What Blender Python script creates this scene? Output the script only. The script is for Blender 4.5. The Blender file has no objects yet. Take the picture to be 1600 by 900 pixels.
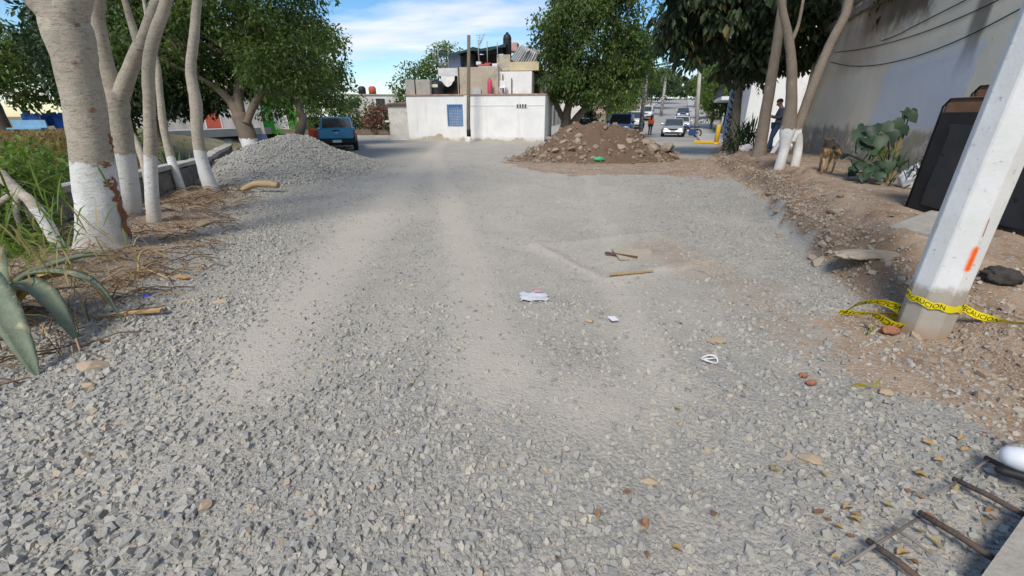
import bpy, bmesh, math, random
import numpy as np
from mathutils import Vector, Matrix
scene = bpy.context.scene
COL = scene.collection
rng = np.random.default_rng(7)
random.seed(7)
R = math.radians
# ------------------------------------------------------------------ camera, light, sky
PITCH, FOC, CAMH = R(22.3), 655.0, 1.6
cd = bpy.data.cameras.new('camera'); cam = bpy.data.objects.new('camera', cd); COL.objects.link(cam)
cam.location = (0, 0, CAMH); cam.rotation_euler = (R(90) - PITCH, 0, 0)
cd.sensor_width = 36; cd.lens = 36 * FOC / 1600; cd.clip_start = 0.05; cd.clip_end = 3000
scene.camera = cam
scene.view_settings.view_transform = 'Standard'; scene.view_settings.look = 'None'
scene.view_settings.exposure = 0.97; scene.view_settings.gamma = 1
TOSUN = Vector((-0.36, -0.92, 1.15)).normalized()
sd = bpy.data.lights.new('sun', 'SUN'); sd.energy = 1.8; sd.angle = R(18); sd.color = (1.0, 0.92, 0.80)
sun = bpy.data.objects.new('sun', sd); COL.objects.link(sun); sun.rotation_euler = TOSUN.to_track_quat('Z', 'Y').to_euler()
wd = bpy.data.worlds.new('World'); scene.world = wd; wd.use_nodes = True
def make_world():
    nt = wd.node_tree; N = nt.nodes; L = nt.links; N.clear()
    out = N.new('ShaderNodeOutputWorld'); bg = N.new('ShaderNodeBackground'); bg.inputs[1].default_value = 0.15
    sky = N.new('ShaderNodeTexSky'); sky.sky_type = 'NISHITA'; sky.sun_disc = False
    sky.sun_elevation = math.asin(TOSUN.z); sky.sun_rotation = math.atan2(TOSUN.x, TOSUN.y)
    sky.air_density = 1.0; sky.dust_density = 0.3; sky.ozone_density = 2.5
    tc = N.new('ShaderNodeTexCoord'); sep = N.new('ShaderNodeSeparateXYZ'); L.new(tc.outputs['Generated'], sep.inputs[0])
    mx = N.new('ShaderNodeMath'); mx.operation = 'MAXIMUM'; mx.inputs[1].default_value = 0.0; L.new(sep.outputs['Z'], mx.inputs[0])
    ad = N.new('ShaderNodeMath'); ad.operation = 'ADD'; ad.inputs[1].default_value = 0.16; L.new(mx.outputs[0], ad.inputs[0])
    dx = N.new('ShaderNodeMath'); dx.operation = 'DIVIDE'; L.new(sep.outputs['X'], dx.inputs[0]); L.new(ad.outputs[0], dx.inputs[1])
    dy = N.new('ShaderNodeMath'); dy.operation = 'DIVIDE'; L.new(sep.outputs['Y'], dy.inputs[0]); L.new(ad.outputs[0], dy.inputs[1])
    cb = N.new('ShaderNodeCombineXYZ'); L.new(dx.outputs[0], cb.inputs[0]); L.new(dy.outputs[0], cb.inputs[1])
    mp = N.new('ShaderNodeMapping'); mp.inputs['Rotation'].default_value = (0, 0, R(-14)); mp.inputs['Scale'].default_value = (0.36, 0.85, 1)
    mp.inputs['Location'].default_value = (1.9, 0.35, 0)
    L.new(cb.outputs[0], mp.inputs[0])
    n1 = N.new('ShaderNodeTexNoise'); n1.inputs['Scale'].default_value = 1.5; n1.inputs['Detail'].default_value = 9; n1.inputs['Roughness'].default_value = 0.56; n1.inputs['Distortion'].default_value = 0.35
    L.new(mp.outputs[0], n1.inputs['Vector'])
    rp = N.new('ShaderNodeValToRGB'); rp.color_ramp.elements[0].position = 0.46; rp.color_ramp.elements[1].position = 0.66
    L.new(n1.outputs['Fac'], rp.inputs[0])
    n2 = N.new('ShaderNodeTexNoise'); n2.inputs['Scale'].default_value = 2.6; n2.inputs['Detail'].default_value = 6
    L.new(mp.outputs[0], n2.inputs['Vector'])
    cr = N.new('ShaderNodeValToRGB'); cr.color_ramp.elements[0].position = 0.35; cr.color_ramp.elements[1].position = 0.7
    cr.color_ramp.elements[0].color = (2.7, 2.95, 3.4, 1); cr.color_ramp.elements[1].color = (3.75, 3.8, 3.85, 1)
    L.new(n2.outputs['Fac'], cr.inputs[0])
    hs = N.new('ShaderNodeHueSaturation'); hs.inputs['Saturation'].default_value = 1.3; hs.inputs['Value'].default_value = 0.55
    L.new(sky.outputs[0], hs.inputs['Color'])
    m = N.new('ShaderNodeMix'); m.data_type = 'RGBA'
    L.new(rp.outputs[0], m.inputs['Factor']); L.new(hs.outputs[0], m.inputs['A']); L.new(cr.outputs[0], m.inputs['B'])
    L.new(m.outputs['Result'], bg.inputs[0]); L.new(bg.outputs[0], out.inputs[0])
make_world()
# ------------------------------------------------------------------ geometry helpers
def ray(u, v):
    x = (u - 800) / FOC; y = (450 - v) / FOC
    return Vector((x, math.cos(PITCH) + y * math.sin(PITCH), -math.sin(PITCH) + y * math.cos(PITCH)))
def at(u, v, Y):            # point of the place seen at photograph pixel (u, v), at depth Y
    d = ray(u, v); t = Y / d.y
    return Vector((d.x * t, Y, CAMH + d.z * t))
def gp(u, v, z=0.0):        # same, on a level z
    d = ray(u, v); t = (z - CAMH) / d.z
    return Vector((d.x * t, d.y * t, z))
def sstep(a, b, x):
    t = np.clip((np.asarray(x, float) - a) / (b - a), 0, 1); return t * t * (3 - 2 * t)
def _hash(ix, iy, s):
    h = (ix * 374761393 + iy * 668265263 + s * 1442695041) & 0xffffffff
    h = ((h ^ (h >> 13)) * 1274126177) & 0xffffffff
    return ((h ^ (h >> 16)) & 0xffff) / 65535.0
def vnoise(x, y, s=0):
    x = np.asarray(x, float); y = np.asarray(y, float)
    ix = np.floor(x).astype(np.int64); iy = np.floor(y).astype(np.int64); fx = x - ix; fy = y - iy
    fx = fx * fx * (3 - 2 * fx); fy = fy * fy * (3 - 2 * fy)
    a = _hash(ix, iy, s); b = _hash(ix + 1, iy, s); c = _hash(ix, iy + 1, s); d = _hash(ix + 1, iy + 1, s)
    return a + (b - a) * fx + (c - a) * fy + (a - b - c + d) * fx * fy
def fbm(x, y, s=0, o=4):
    r = 0; amp = .5; x = np.asarray(x, float); y = np.asarray(y, float)
    for k in range(o):
        r = r + amp * (vnoise(x, y, s + k * 17) - .5); x = x * 2.03 + 3.1; y = y * 2.03 - 1.7; amp *= .5
    return r
# ------------------------------------------------------------------ objects, parts, tags
def tag(o, label=None, cat=None, group=None, kind=None):
    if label: o['label'] = label
    if cat: o['category'] = cat
    if group: o['group'] = group
    if kind: o['kind'] = kind
    return o
def thing(name, label, cat, loc=(0, 0, 0), rz=0.0, group=None):
    o = bpy.data.objects.new(name, None); o.empty_display_size = .2; COL.objects.link(o)
    o.location = loc; o.rotation_euler = (0, 0, rz)
    return tag(o, label, cat, group)
def root_of(o):
    while o.parent: o = o.parent
    return o
def link(name, me, m=None, parent=None, world=True, loc=None):
    """world=True: vertices are world coordinates and are shifted into the frame of the root"""
    if m is not None:
        for q in (m if isinstance(m, (list, tuple)) else [m]): me.materials.append(q)
    o = bpy.data.objects.new(name, me); COL.objects.link(o)
    if parent is not None:
        o.parent = parent
        if world:
            r = root_of(parent)
            mi = (Matrix.Translation(r.location) @ r.rotation_euler.to_matrix().to_4x4()).inverted()
            me.transform(mi)
    elif loc is not None:
        me.transform(Matrix.Translation(-Vector(loc))); o.location = loc
    return o
def np_mesh(name, V, F, smooth=False):
    """V (n,3), F (m,k) arrays -> mesh"""
    me = bpy.data.meshes.new(name); V = np.ascontiguousarray(V, dtype=np.float32); F = np.ascontiguousarray(F, dtype=np.int32)
    m, k = F.shape
    me.vertices.add(len(V)); me.vertices.foreach_set('co', V.ravel())
    me.loops.add(m * k); me.loops.foreach_set('vertex_index', F.ravel())
    me.polygons.add(m); me.polygons.foreach_set('loop_start', np.arange(0, m * k, k, dtype=np.int32))
    me.polygons.foreach_set('use_smooth', np.full(m, bool(smooth)))
    me.update(calc_edges=True)
    return me
def vattr(me, name, vals):
    a = me.attributes.new(name, 'FLOAT', 'POINT'); a.data.foreach_set('value', np.ascontiguousarray(vals, dtype=np.float32))
def copy_tree(o, parent=None):
    c = o.copy(); COL.objects.link(c); c.parent = parent
    for ch in list(o.children): copy_tree(ch, c)
    return c
class MB:
    def __init__(s): s.v = []; s.f = []; s.sm = []
    def add(s, vs, fs, smooth=False):
        n = len(s.v); s.v += [tuple(p) for p in vs]; s.f += [tuple(i + n for i in f) for f in fs]; s.sm += [smooth] * len(fs); return s
    def box(s, a, b, M=None, bev=0.0):
        x0, y0, z0 = a; x1, y1, z1 = b
        if x0 > x1: x0, x1 = x1, x0
        if y0 > y1: y0, y1 = y1, y0
        if z0 > z1: z0, z1 = z1, z0
        if bev <= 0:
            vs = [(x0, y0, z0), (x1, y0, z0), (x1, y1, z0), (x0, y1, z0), (x0, y0, z1), (x1, y0, z1), (x1, y1, z1), (x0, y1, z1)]
            fs = [(3, 2, 1, 0), (4, 5, 6, 7), (0, 1, 5, 4), (1, 2, 6, 5), (2, 3, 7, 6), (3, 0, 4, 7)]
        else:
            bm = bmesh.new(); bmesh.ops.create_cube(bm, size=1)
            for q in bm.verts: q.co = ((q.co.x + .5) * (x1 - x0) + x0, (q.co.y + .5) * (y1 - y0) + y0, (q.co.z + .5) * (z1 - z0) + z0)
            bmesh.ops.bevel(bm, geom=bm.edges[:], offset=min(bev, .45 * min(x1 - x0, y1 - y0, z1 - z0)), segments=2, affect='EDGES', profile=.5)
            bm.verts.index_update(); vs = [q.co[:] for q in bm.verts]; fs = [tuple(q.index for q in f.verts) for f in bm.faces]; bm.free()
        if M is not None: vs = [M @ Vector(p) for p in vs]
        return s.add(vs, fs)
    def tube(s, pts, rad, seg=8, cap=True, jit=0.0, smooth=True, flat=1.0):
        pts = [Vector(p) for p in pts]; n = len(pts)
        if not hasattr(rad, '__len__'): rad = [rad] * n
        vs = []; up = None
        for i in range(n):
            t = (pts[min(i + 1, n - 1)] - pts[max(i - 1, 0)]).normalized()
            if up is None:
                up = Vector((0, 1, 0)) if abs(t.z) > .8 else Vector((0, 0, 1))
            a = t.cross(up).normalized(); b = a.cross(t).normalized(); up = b
            for k in range(seg):
                an = 2 * math.pi * k / seg; r = rad[i] * (1 + jit * random.uniform(-1, 1))
                vs.append(pts[i] + a * (r * math.cos(an)) + b * (r * flat * math.sin(an)))
        fs = [(i * seg + k, i * seg + (k + 1) % seg, (i + 1) * seg + (k + 1) % seg, (i + 1) * seg + k) for i in range(n - 1) for k in range(seg)]
        s.add(vs, fs, smooth)
        if cap:
            m = len(s.v) - n * seg
            s.f += [tuple(m + k for k in range(seg))[::-1], tuple(m + (n - 1) * seg + k for k in range(seg))]; s.sm += [False, False]
        return s
    def lathe(s, prof, c=(0, 0, 0), seg=16, smooth=True):
        n = len(prof); vs = [(c[0] + r * math.cos(2 * math.pi * k / seg), c[1] + r * math.sin(2 * math.pi * k / seg), c[2] + z) for r, z in prof for k in range(seg)]
        fs = [(i * seg + k, i * seg + (k + 1) % seg, (i + 1) * seg + (k + 1) % seg, (i + 1) * seg + k) for i in range(n - 1) for k in range(seg)]
        s.add(vs, fs, smooth); m = len(s.v) - n * seg
        if prof[0][0] > 1e-4: s.f.append(tuple(m + k for k in range(seg))[::-1]); s.sm.append(False)
        if prof[-1][0] > 1e-4: s.f.append(tuple(m + (n - 1) * seg + k for k in range(seg))); s.sm.append(False)
        return s
    def ball(s, c, r, seg=10, rings=6, rot=None):
        if not hasattr(r, '__len__'): r = (r, r, r)
        vs = []
        for i in range(rings + 1):
            th = math.pi * i / rings
            for k in range(seg):
                p = Vector((r[0] * math.sin(th) * math.cos(2 * math.pi * k / seg), r[1] * math.sin(th) * math.sin(2 * math.pi * k / seg), -r[2] * math.cos(th)))
                if rot is not None: p = rot @ p
                vs.append(p + Vector(c))
        fs = [(i * seg + k, i * seg + (k + 1) % seg, (i + 1) * seg + (k + 1) % seg, (i + 1) * seg + k) for i in range(rings) for k in range(seg)]
        return s.add(vs, fs, True)
    def poly(s, pts, th=None, d=None):
        """flat polygon, or prism when th (offset vector d*th)"""
        n = len(pts)
        if th is None: return s.add(pts, [tuple(range(n))])
        P = [Vector(p) for p in pts]
        nrm = Vector(d) if d is not None else (P[1] - P[0]).cross(P[2] - P[0]).normalized()
        return s.add(P + [p + nrm * th for p in P], [tuple(range(n))[::-1], tuple(range(n, 2 * n))] + [(i, (i + 1) % n, n + (i + 1) % n, n + i) for i in range(n)])
    def build(s, name, m=None, parent=None, world=True, loc=None, label=None):
        me = bpy.data.meshes.new(name); me.from_pydata([tuple(p) for p in s.v], [], s.f)
        me.polygons.foreach_set('use_smooth', s.sm); me.update()
        o = link(name, me, m, parent, world, loc)
        if label: o['label'] = label
        return o
# ------------------------------------------------------------------ materials
def newmat(name):
    m = bpy.data.materials.new(name); m.use_nodes = True; nt = m.node_tree; nt.nodes.clear()
    return m, nt.nodes, nt.links
def nn(N, t, **kw):
    n = N.new(t)
    for k, v in kw.items():
        if k in n.inputs: n.inputs[k].default_value = v
        else: setattr(n, k, v)
    return n
def c4(c): return (c[0], c[1], c[2], 1)
def ramp(N, L, src, stops):
    r = N.new('ShaderNodeValToRGB'); e = r.color_ramp.elements
    while len(e) < len(stops): e.new(.5)
    for q, (p, c) in zip(e, stops):
        q.position = p; q.color = c4(c) if hasattr(c, '__len__') else (c, c, c, 1)
    L.new(src, r.inputs[0]); return r.outputs[0]
def mixc(N, L, fac, a, b):
    m = N.new('ShaderNodeMix'); m.data_type = 'RGBA'
    for k, q in (('Factor', fac), ('A', a), ('B', b)):
        s = [i for i in m.inputs if i.name == k and (i.type == ('VALUE' if k == 'Factor' else 'RGBA'))][0]
        if hasattr(q, 'is_linked'): L.new(q, s)
        else: s.default_value = q if k == 'Factor' else c4(q)
    return m.outputs[2]
def math_(N, L, op, a, b=None, c=None):
    m = N.new('ShaderNodeMath'); m.operation = op
    for i, q in enumerate((a, b, c)):
        if q is None: continue
        if hasattr(q, 'is_linked'): L.new(q, m.inputs[i])
        else: m.inputs[i].default_value = q
    return m.outputs[0]
_cache = {}
def mat(name, c1, c2=None, scale=4.0, rough=.8, metal=0.0, bump=0.0, bscale=None, stretch=(1, 1, 1), spec=.3, stains=None, sscale=1.2, trans=0.0, coat=0.0):
    if name in _cache: return _cache[name]
    m, N, L = newmat(name); out = nn(N, 'ShaderNodeOutputMaterial'); p = nn(N, 'ShaderNodeBsdfPrincipled')
    p.inputs['Roughness'].default_value = rough; p.inputs['Metallic'].default_value = metal
    p.inputs['Specular IOR Level'].default_value = spec; p.inputs['Coat Weight'].default_value = coat; p.inputs['Coat Roughness'].default_value = .08
    p.inputs['Transmission Weight'].default_value = trans
    tc = nn(N, 'ShaderNodeTexCoord'); mp = nn(N, 'ShaderNodeMapping'); mp.inputs['Scale'].default_value = stretch
    L.new(tc.outputs['Object'], mp.inputs[0])
    if c2 is None: c2 = [c * .82 for c in c1]
    n1 = nn(N, 'ShaderNodeTexNoise', Scale=scale, Detail=6.0, Roughness=.62); L.new(mp.outputs[0], n1.inputs['Vector'])
    col = mixc(N, L, ramp(N, L, n1.outputs['Fac'], [(.33, 0), (.67, 1)]), c1, c2)
    if stains:
        n3 = nn(N, 'ShaderNodeTexNoise', Scale=sscale, Detail=8.0, Roughness=.7); L.new(mp.outputs[0], n3.inputs['Vector'])
        col = mixc(N, L, ramp(N, L, n3.outputs['Fac'], [(.52, 0), (.66, 1)]), col, stains)
    L.new(col, p.inputs['Base Color'])
    if bump:
        n2 = nn(N, 'ShaderNodeTexNoise', Scale=bscale or scale * 6, Detail=5.0, Roughness=.6); L.new(mp.outputs[0], n2.inputs['Vector'])
        b = nn(N, 'ShaderNodeBump', Strength=bump, Distance=.02); L.new(n2.outputs['Fac'], b.inputs['Height']); L.new(b.outputs[0], p.inputs['Normal'])
    L.new(p.outputs[0], out.inputs[0]); _cache[name] = m
    return m
def leafmat(name, dark, light, trans=.35, nscale=.5, yellow=None, byobj=False):
    m, N, L = newmat(name); out = nn(N, 'ShaderNodeOutputMaterial')
    g = nn(N, 'ShaderNodeNewGeometry'); tc = nn(N, 'ShaderNodeTexCoord')
    n1 = nn(N, 'ShaderNodeTexNoise', Scale=nscale, Detail=3.0); L.new(tc.outputs['Object'], n1.inputs['Vector'])
    oi = nn(N, 'ShaderNodeObjectInfo')
    f = math_(N, L, 'ADD', math_(N, L, 'MULTIPLY', oi.outputs['Random'] if byobj else g.outputs['Random Per Island'], .55), math_(N, L, 'MULTIPLY_ADD', n1.outputs['Fac'], 1.5, -.55))
    col = mixc(N, L, ramp(N, L, f, [(.1, 0), (.9, 1)]), dark, light)
    if yellow:
        col = mixc(N, L, ramp(N, L, g.outputs['Random Per Island'], [(.955, 0), (.965, 1)]), col, yellow)
    d = nn(N, 'ShaderNodeBsdfPrincipled'); d.inputs['Roughness'].default_value = .5; d.inputs['Specular IOR Level'].default_value = .35
    t = nn(N, 'ShaderNodeBsdfTranslucent'); L.new(col, d.inputs['Base Color'])
    tcol = mixc(N, L, .5, col, [min(1, light[0] * 1.5), min(1, light[1] * 1.7), light[2] * .8]); L.new(tcol, t.inputs[0])
    mx = nn(N, 'ShaderNodeMixShader'); mx.inputs[0].default_value = trans
    L.new(d.outputs[0], mx.inputs[1]); L.new(t.outputs[0], mx.inputs[2]); L.new(mx.outputs[0], out.inputs[0])
    return m
def glassmat(name, c, rough=.08):
    return mat(name, c, [q * .8 for q in c], scale=1.0, rough=rough, spec=.8)
# ------------------------------------------------------------------ terrain
def ip(y, pts): a = np.array(pts, float); return np.interp(y, a[:, 0], a[:, 1])
TOE = [(-6, 3.9), (1.0, 3.6), (2.0, 3.35), (2.9, 3.45), (3.5, 3.55), (4.5, 3.55), (5.83, 4.0), (9.66, 5.65), (14.9, 7.1), (19, 9.0), (27, 12.7), (40, 18)]
SOILR = [(-6, 3.6), (1.3, 3.1), (2.0, 2.7), (2.4, 2.25), (3.2, 2.4), (3.45, 3.3), (4.5, 3.45), (5.83, 3.9), (9.66, 5.55), (14.9, 6.6), (19, 8.6), (27, 12.4), (40, 18)]
HB = [(-6, .12), (1.5, .12), (2.9, .2), (4.3, .44), (10, .5), (15, .42), (20, .2), (26, .05), (60, 0)]
VL = [(-6, -2.9), (1.7, -2.95), (2.13, -3.2), (2.86, -3.5), (4.27, -3.6), (7.06, -4.9), (9.66, -6.15), (13, -8.2), (20, -12), (40, -24)]
XW = [(-6, -5.9), (2, -6.3), (6.2, -6.65), (7.8, -6.85), (11, -7.6), (16.5, -10.2), (22, -13.6), (30, -16), (40, -18.5)]
COVER = [(.3, 5.5), (.98, 4.15), (2.35, 4.72), (2.05, 5.95)]      # ridge of dust round a buried square cover
def coverw(x, y):
    o = np.zeros_like(np.asarray(x, float)); j = .1 * fbm(x * 3, y * 3, 77)
    for k, wd_ in ((0, .10), (1, .13), (2, .16), (3, .12)):
        ax, ay = COVER[k]; bx, by = COVER[(k + 1) % 4]; dx, dy = bx - ax, by - ay; l2 = dx * dx + dy * dy; t = np.clip(((x - ax) * dx + (y - ay) * dy) / l2, 0, 1)
        o = np.maximum(o, np.exp(-((np.hypot(x - ax - t * dx, y - ay - t * dy) + j) / wd_) ** 2) * (.65 + .35 * (k < 2)))
    return o
def Z(x, y, rough=True):
    x = np.asarray(x, float); y = np.asarray(y, float)
    near = 1 - sstep(26, 34, y)
    z = (fbm(x * .35, y * .35, 3) * .10 + fbm(x * 1.6, y * 1.6, 5) * .035) * near
    z = z - .03 * np.exp(-((x + 1.15 + .02 * y) / .28) ** 2) * (1 - sstep(6, 14, y)) - .03 * np.exp(-((x - .75 - .02 * y) / .3) ** 2) * (1 - sstep(6, 14, y))
    jag = fbm(x * .9, y * .9, 11) * .7
    d = (x - ip(y, TOE)) * .9 + jag
    hb = ip(y, HB)
    top = sstep(.55, 1.1, d)
    bank = hb * (.68 * sstep(-.08, .16, d) + .32 * sstep(.3, .8, d)) * (1 + .25 * (1 - .75 * top) * fbm(x * 1.3, y * 1.3, 21))
    mask = sstep(-.1, .4, d) * near
    z = z * (1 - .6 * mask) + bank
    if rough: z = z + mask * (1 - .93 * top) * (fbm(x * 4.5, y * 4.5, 31, 4) * .2 * (hb / .4 + .3) + fbm(x * 1.7, y * 1.7, 33) * .12 * hb / .4)
    dl = ip(y, VL) - x
    z = z + near * (.13 * sstep(0, 1.3, dl + jag) + sstep(0, .6, dl) * fbm(x * 3.5, y * 3.5, 41) * .09)
    dw = ip(y, XW) - .12 - x
    z = np.where(dw > 0, (-1.05 * sstep(0, .5, dw) + .12 + 1.45 * sstep(4.0, 8.6, dw) + .2 * fbm(x * .8, y * .8, 51) * sstep(.5, 2, dw)), z)
    z = z + .035 * coverw(x, y)
    hill = .062 * np.maximum(0, y - 45) * sstep(-10, 0, x)
    return z + hill
def zf(x, y): return float(Z(np.array([x]), np.array([y]))[0])
def cutw(x, y):       # freshly cut, still moist face of the bank
    jag = fbm(x * .9, y * .9, 11) * .7; d = (x - ip(y, TOE)) * .9 + jag
    return sstep(-.1, .1, d) * (1 - sstep(.35, .75, d + .5 * fbm(x * 4, y * 4, 13))) * sstep(2.6, 3.6, y) * (1 - sstep(18, 22, y)) * np.clip(.8 + .9 * fbm(x * 3, y * 3, 14), .2, 1)
STREAK = [(1.9, 2.75), (2.35, 2.5), (2.9, 2.35), (3.9, 2.45), (5.2, 2.0), (6.2, 1.9)]
def soilw(x, y):
    jag = fbm(x * 1.1, y * 1.1, 61) * .8 + fbm(x * 5, y * 5, 62) * .25
    s = sstep(-.12, .25, x - ip(y, SOILR) + jag * .8) * (1 - sstep(27, 30, y))
    s = np.maximum(s, .9 * sstep(0, .6, ip(y, VL) - x + jag) * (1 - sstep(22, 26, y)))
    s = np.maximum(s, .47 * sstep(.95, .1, np.abs(x - ip(y, STREAK)) + .6 * jag) * sstep(1.8, 2.3, y) * (1 - sstep(5.2, 6.4, y)))
    s = np.maximum(s, 1.0 * sstep(1, .7, np.hypot((x - 4.2) / 4.9, (y - 15.8) / 4.2) + jag * .7))
    s = np.maximum(s, .35 * sstep(1, .3, np.hypot((x + 2.9) / .5, (y - 3.3) / 1.6) + jag))
    return s
def dustw(x, y):
    j = fbm(x * .8, y * .8, 71) * 1.2 + fbm(x * 3.1, y * 3.1, 72) * .5
    d = np.exp(-((x + 1.95 + .10 * (y - 3) + .2 * j) / .62) ** 2) * sstep(1.5, 2.3, y)
    d = np.maximum(d, np.exp(-((x + .0 + .20 * (y - 2.2) + .2 * j) / .46) ** 2) * sstep(1.5, 2.4, y))
    d = np.maximum(d, .9 * np.exp(-(np.hypot((x - .55) / .55, (y - 2.1) / .45)) ** 2 + .3 * j))
    d = np.maximum(d, coverw(x, y)); d = np.maximum(d, .55 * sstep(1.3, .4, np.hypot((x - 1.35) / 1.2, (y - 5.1) / 1.2) + .5 * j))
    d = np.maximum(d, .8 * np.exp(-((x - .95 - .12 * (y - 2.2) + .25 * j) / .3) ** 2) * sstep(1.4, 2.4, y))
    d = np.maximum(d, (.52 + .75 * fbm(x * .8, y * .8, 76) + .5 * fbm(x * 3.3, y * 3.3, 75)) * sstep(2.0, 3.3, y) * sstep(-2.9, -2.3, x + .1 * (y - 3)) * (1 - sstep(1.5, 2.5, x - .14 * (y - 3))))
    d = np.maximum(d, .36 + .9 * fbm(x * .9, y * .9, 78) + .5 * fbm(x * 4, y * 4, 79)) * sstep(-3.6, -2.6, x + .06 * y)
    d = np.maximum(d, (.55 + .6 * j) * sstep(5, 7.5, y) * sstep(-4.2, -2.5, x + .06 * y) * (1 - sstep(1.0, 3.0, x - .15 * y)))
    return np.clip(d, 0, 1)
def grid_axis(segs):
    o = []
    for a, b, st in segs: o += list(np.arange(a, b - 1e-6, st))
    o.append(segs[-1][1]); return np.array(o)
def build_ground(m):
    xs = grid_axis([(-900, -100, 100), (-100, -40, 6), (-40, -14, .8), (-14, -6, .16), (-6, 6.5, .055), (6.5, 13, .12), (13, 40, .9), (40, 100, 6), (100, 900, 100)])
    ys = grid_axis([(-300, -20, 40), (-20, -2, 2), (-2, .6, .13), (.6, 7, .05), (7, 13, .09), (13, 24, .2), (24, 45, .6), (45, 165, 6), (165, 965, 100)])
    X, Y = np.meshgrid(xs, ys); zz = Z(X, np.minimum(Y, 165)); V = np.stack([X, Y, zz], -1).reshape(-1, 3)
    nx, ny = len(xs), len(ys); I = np.arange(nx * ny).reshape(ny, nx)
    F = np.stack([I[:-1, :-1], I[:-1, 1:], I[1:, 1:], I[1:, :-1]], -1).reshape(-1, 4)
    c = V[F].mean(1); x, y = c[:, 0], c[:, 1]; jag = fbm(x * .9, y * .9, 11) * .7
    zone = np.zeros(len(F), int)
    zone[(y > 34)] = 4
    zone[(x > ip(y, TOE) - jag / .9 + .05) & (y < 29) & (y > -6)] = 1
    zone[(x < ip(y, VL) + jag * .5) & (y < 22) & (y > -6)] = 2
    zone[(x < ip(y, XW)) & (y < 40)] = 3
    S = soilw(V[:, 0], V[:, 1]); D = dustw(V[:, 0], V[:, 1])
    dw = ip(V[:, 1], XW) - V[:, 0]
    G = sstep(.3, 1.0, dw) * np.clip(.75 + fbm(V[:, 0] * .7, V[:, 1] * .7, 81), 0, 1); G = np.maximum(G, sstep(50, 70, V[:, 1]) * .8)
    objs = []
    for k, nm in enumerate(['gravel_road', 'dirt_bank', 'dirt_verge', 'canal_slope', 'ground']):
        f = F[zone == k]; u, inv = np.unique(f, return_inverse=True)
        me = np_mesh(nm, V[u], inv.reshape(-1, 4), True)
        vattr(me, 'soil', S[u]); vattr(me, 'cut', cutw(V[u, 0], V[u, 1])); vattr(me, 'dust', D[u]); vattr(me, 'grass', G[u])
        o = link(nm, me, m); tag(o, kind='structure'); objs.append(o)
    return objs
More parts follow.
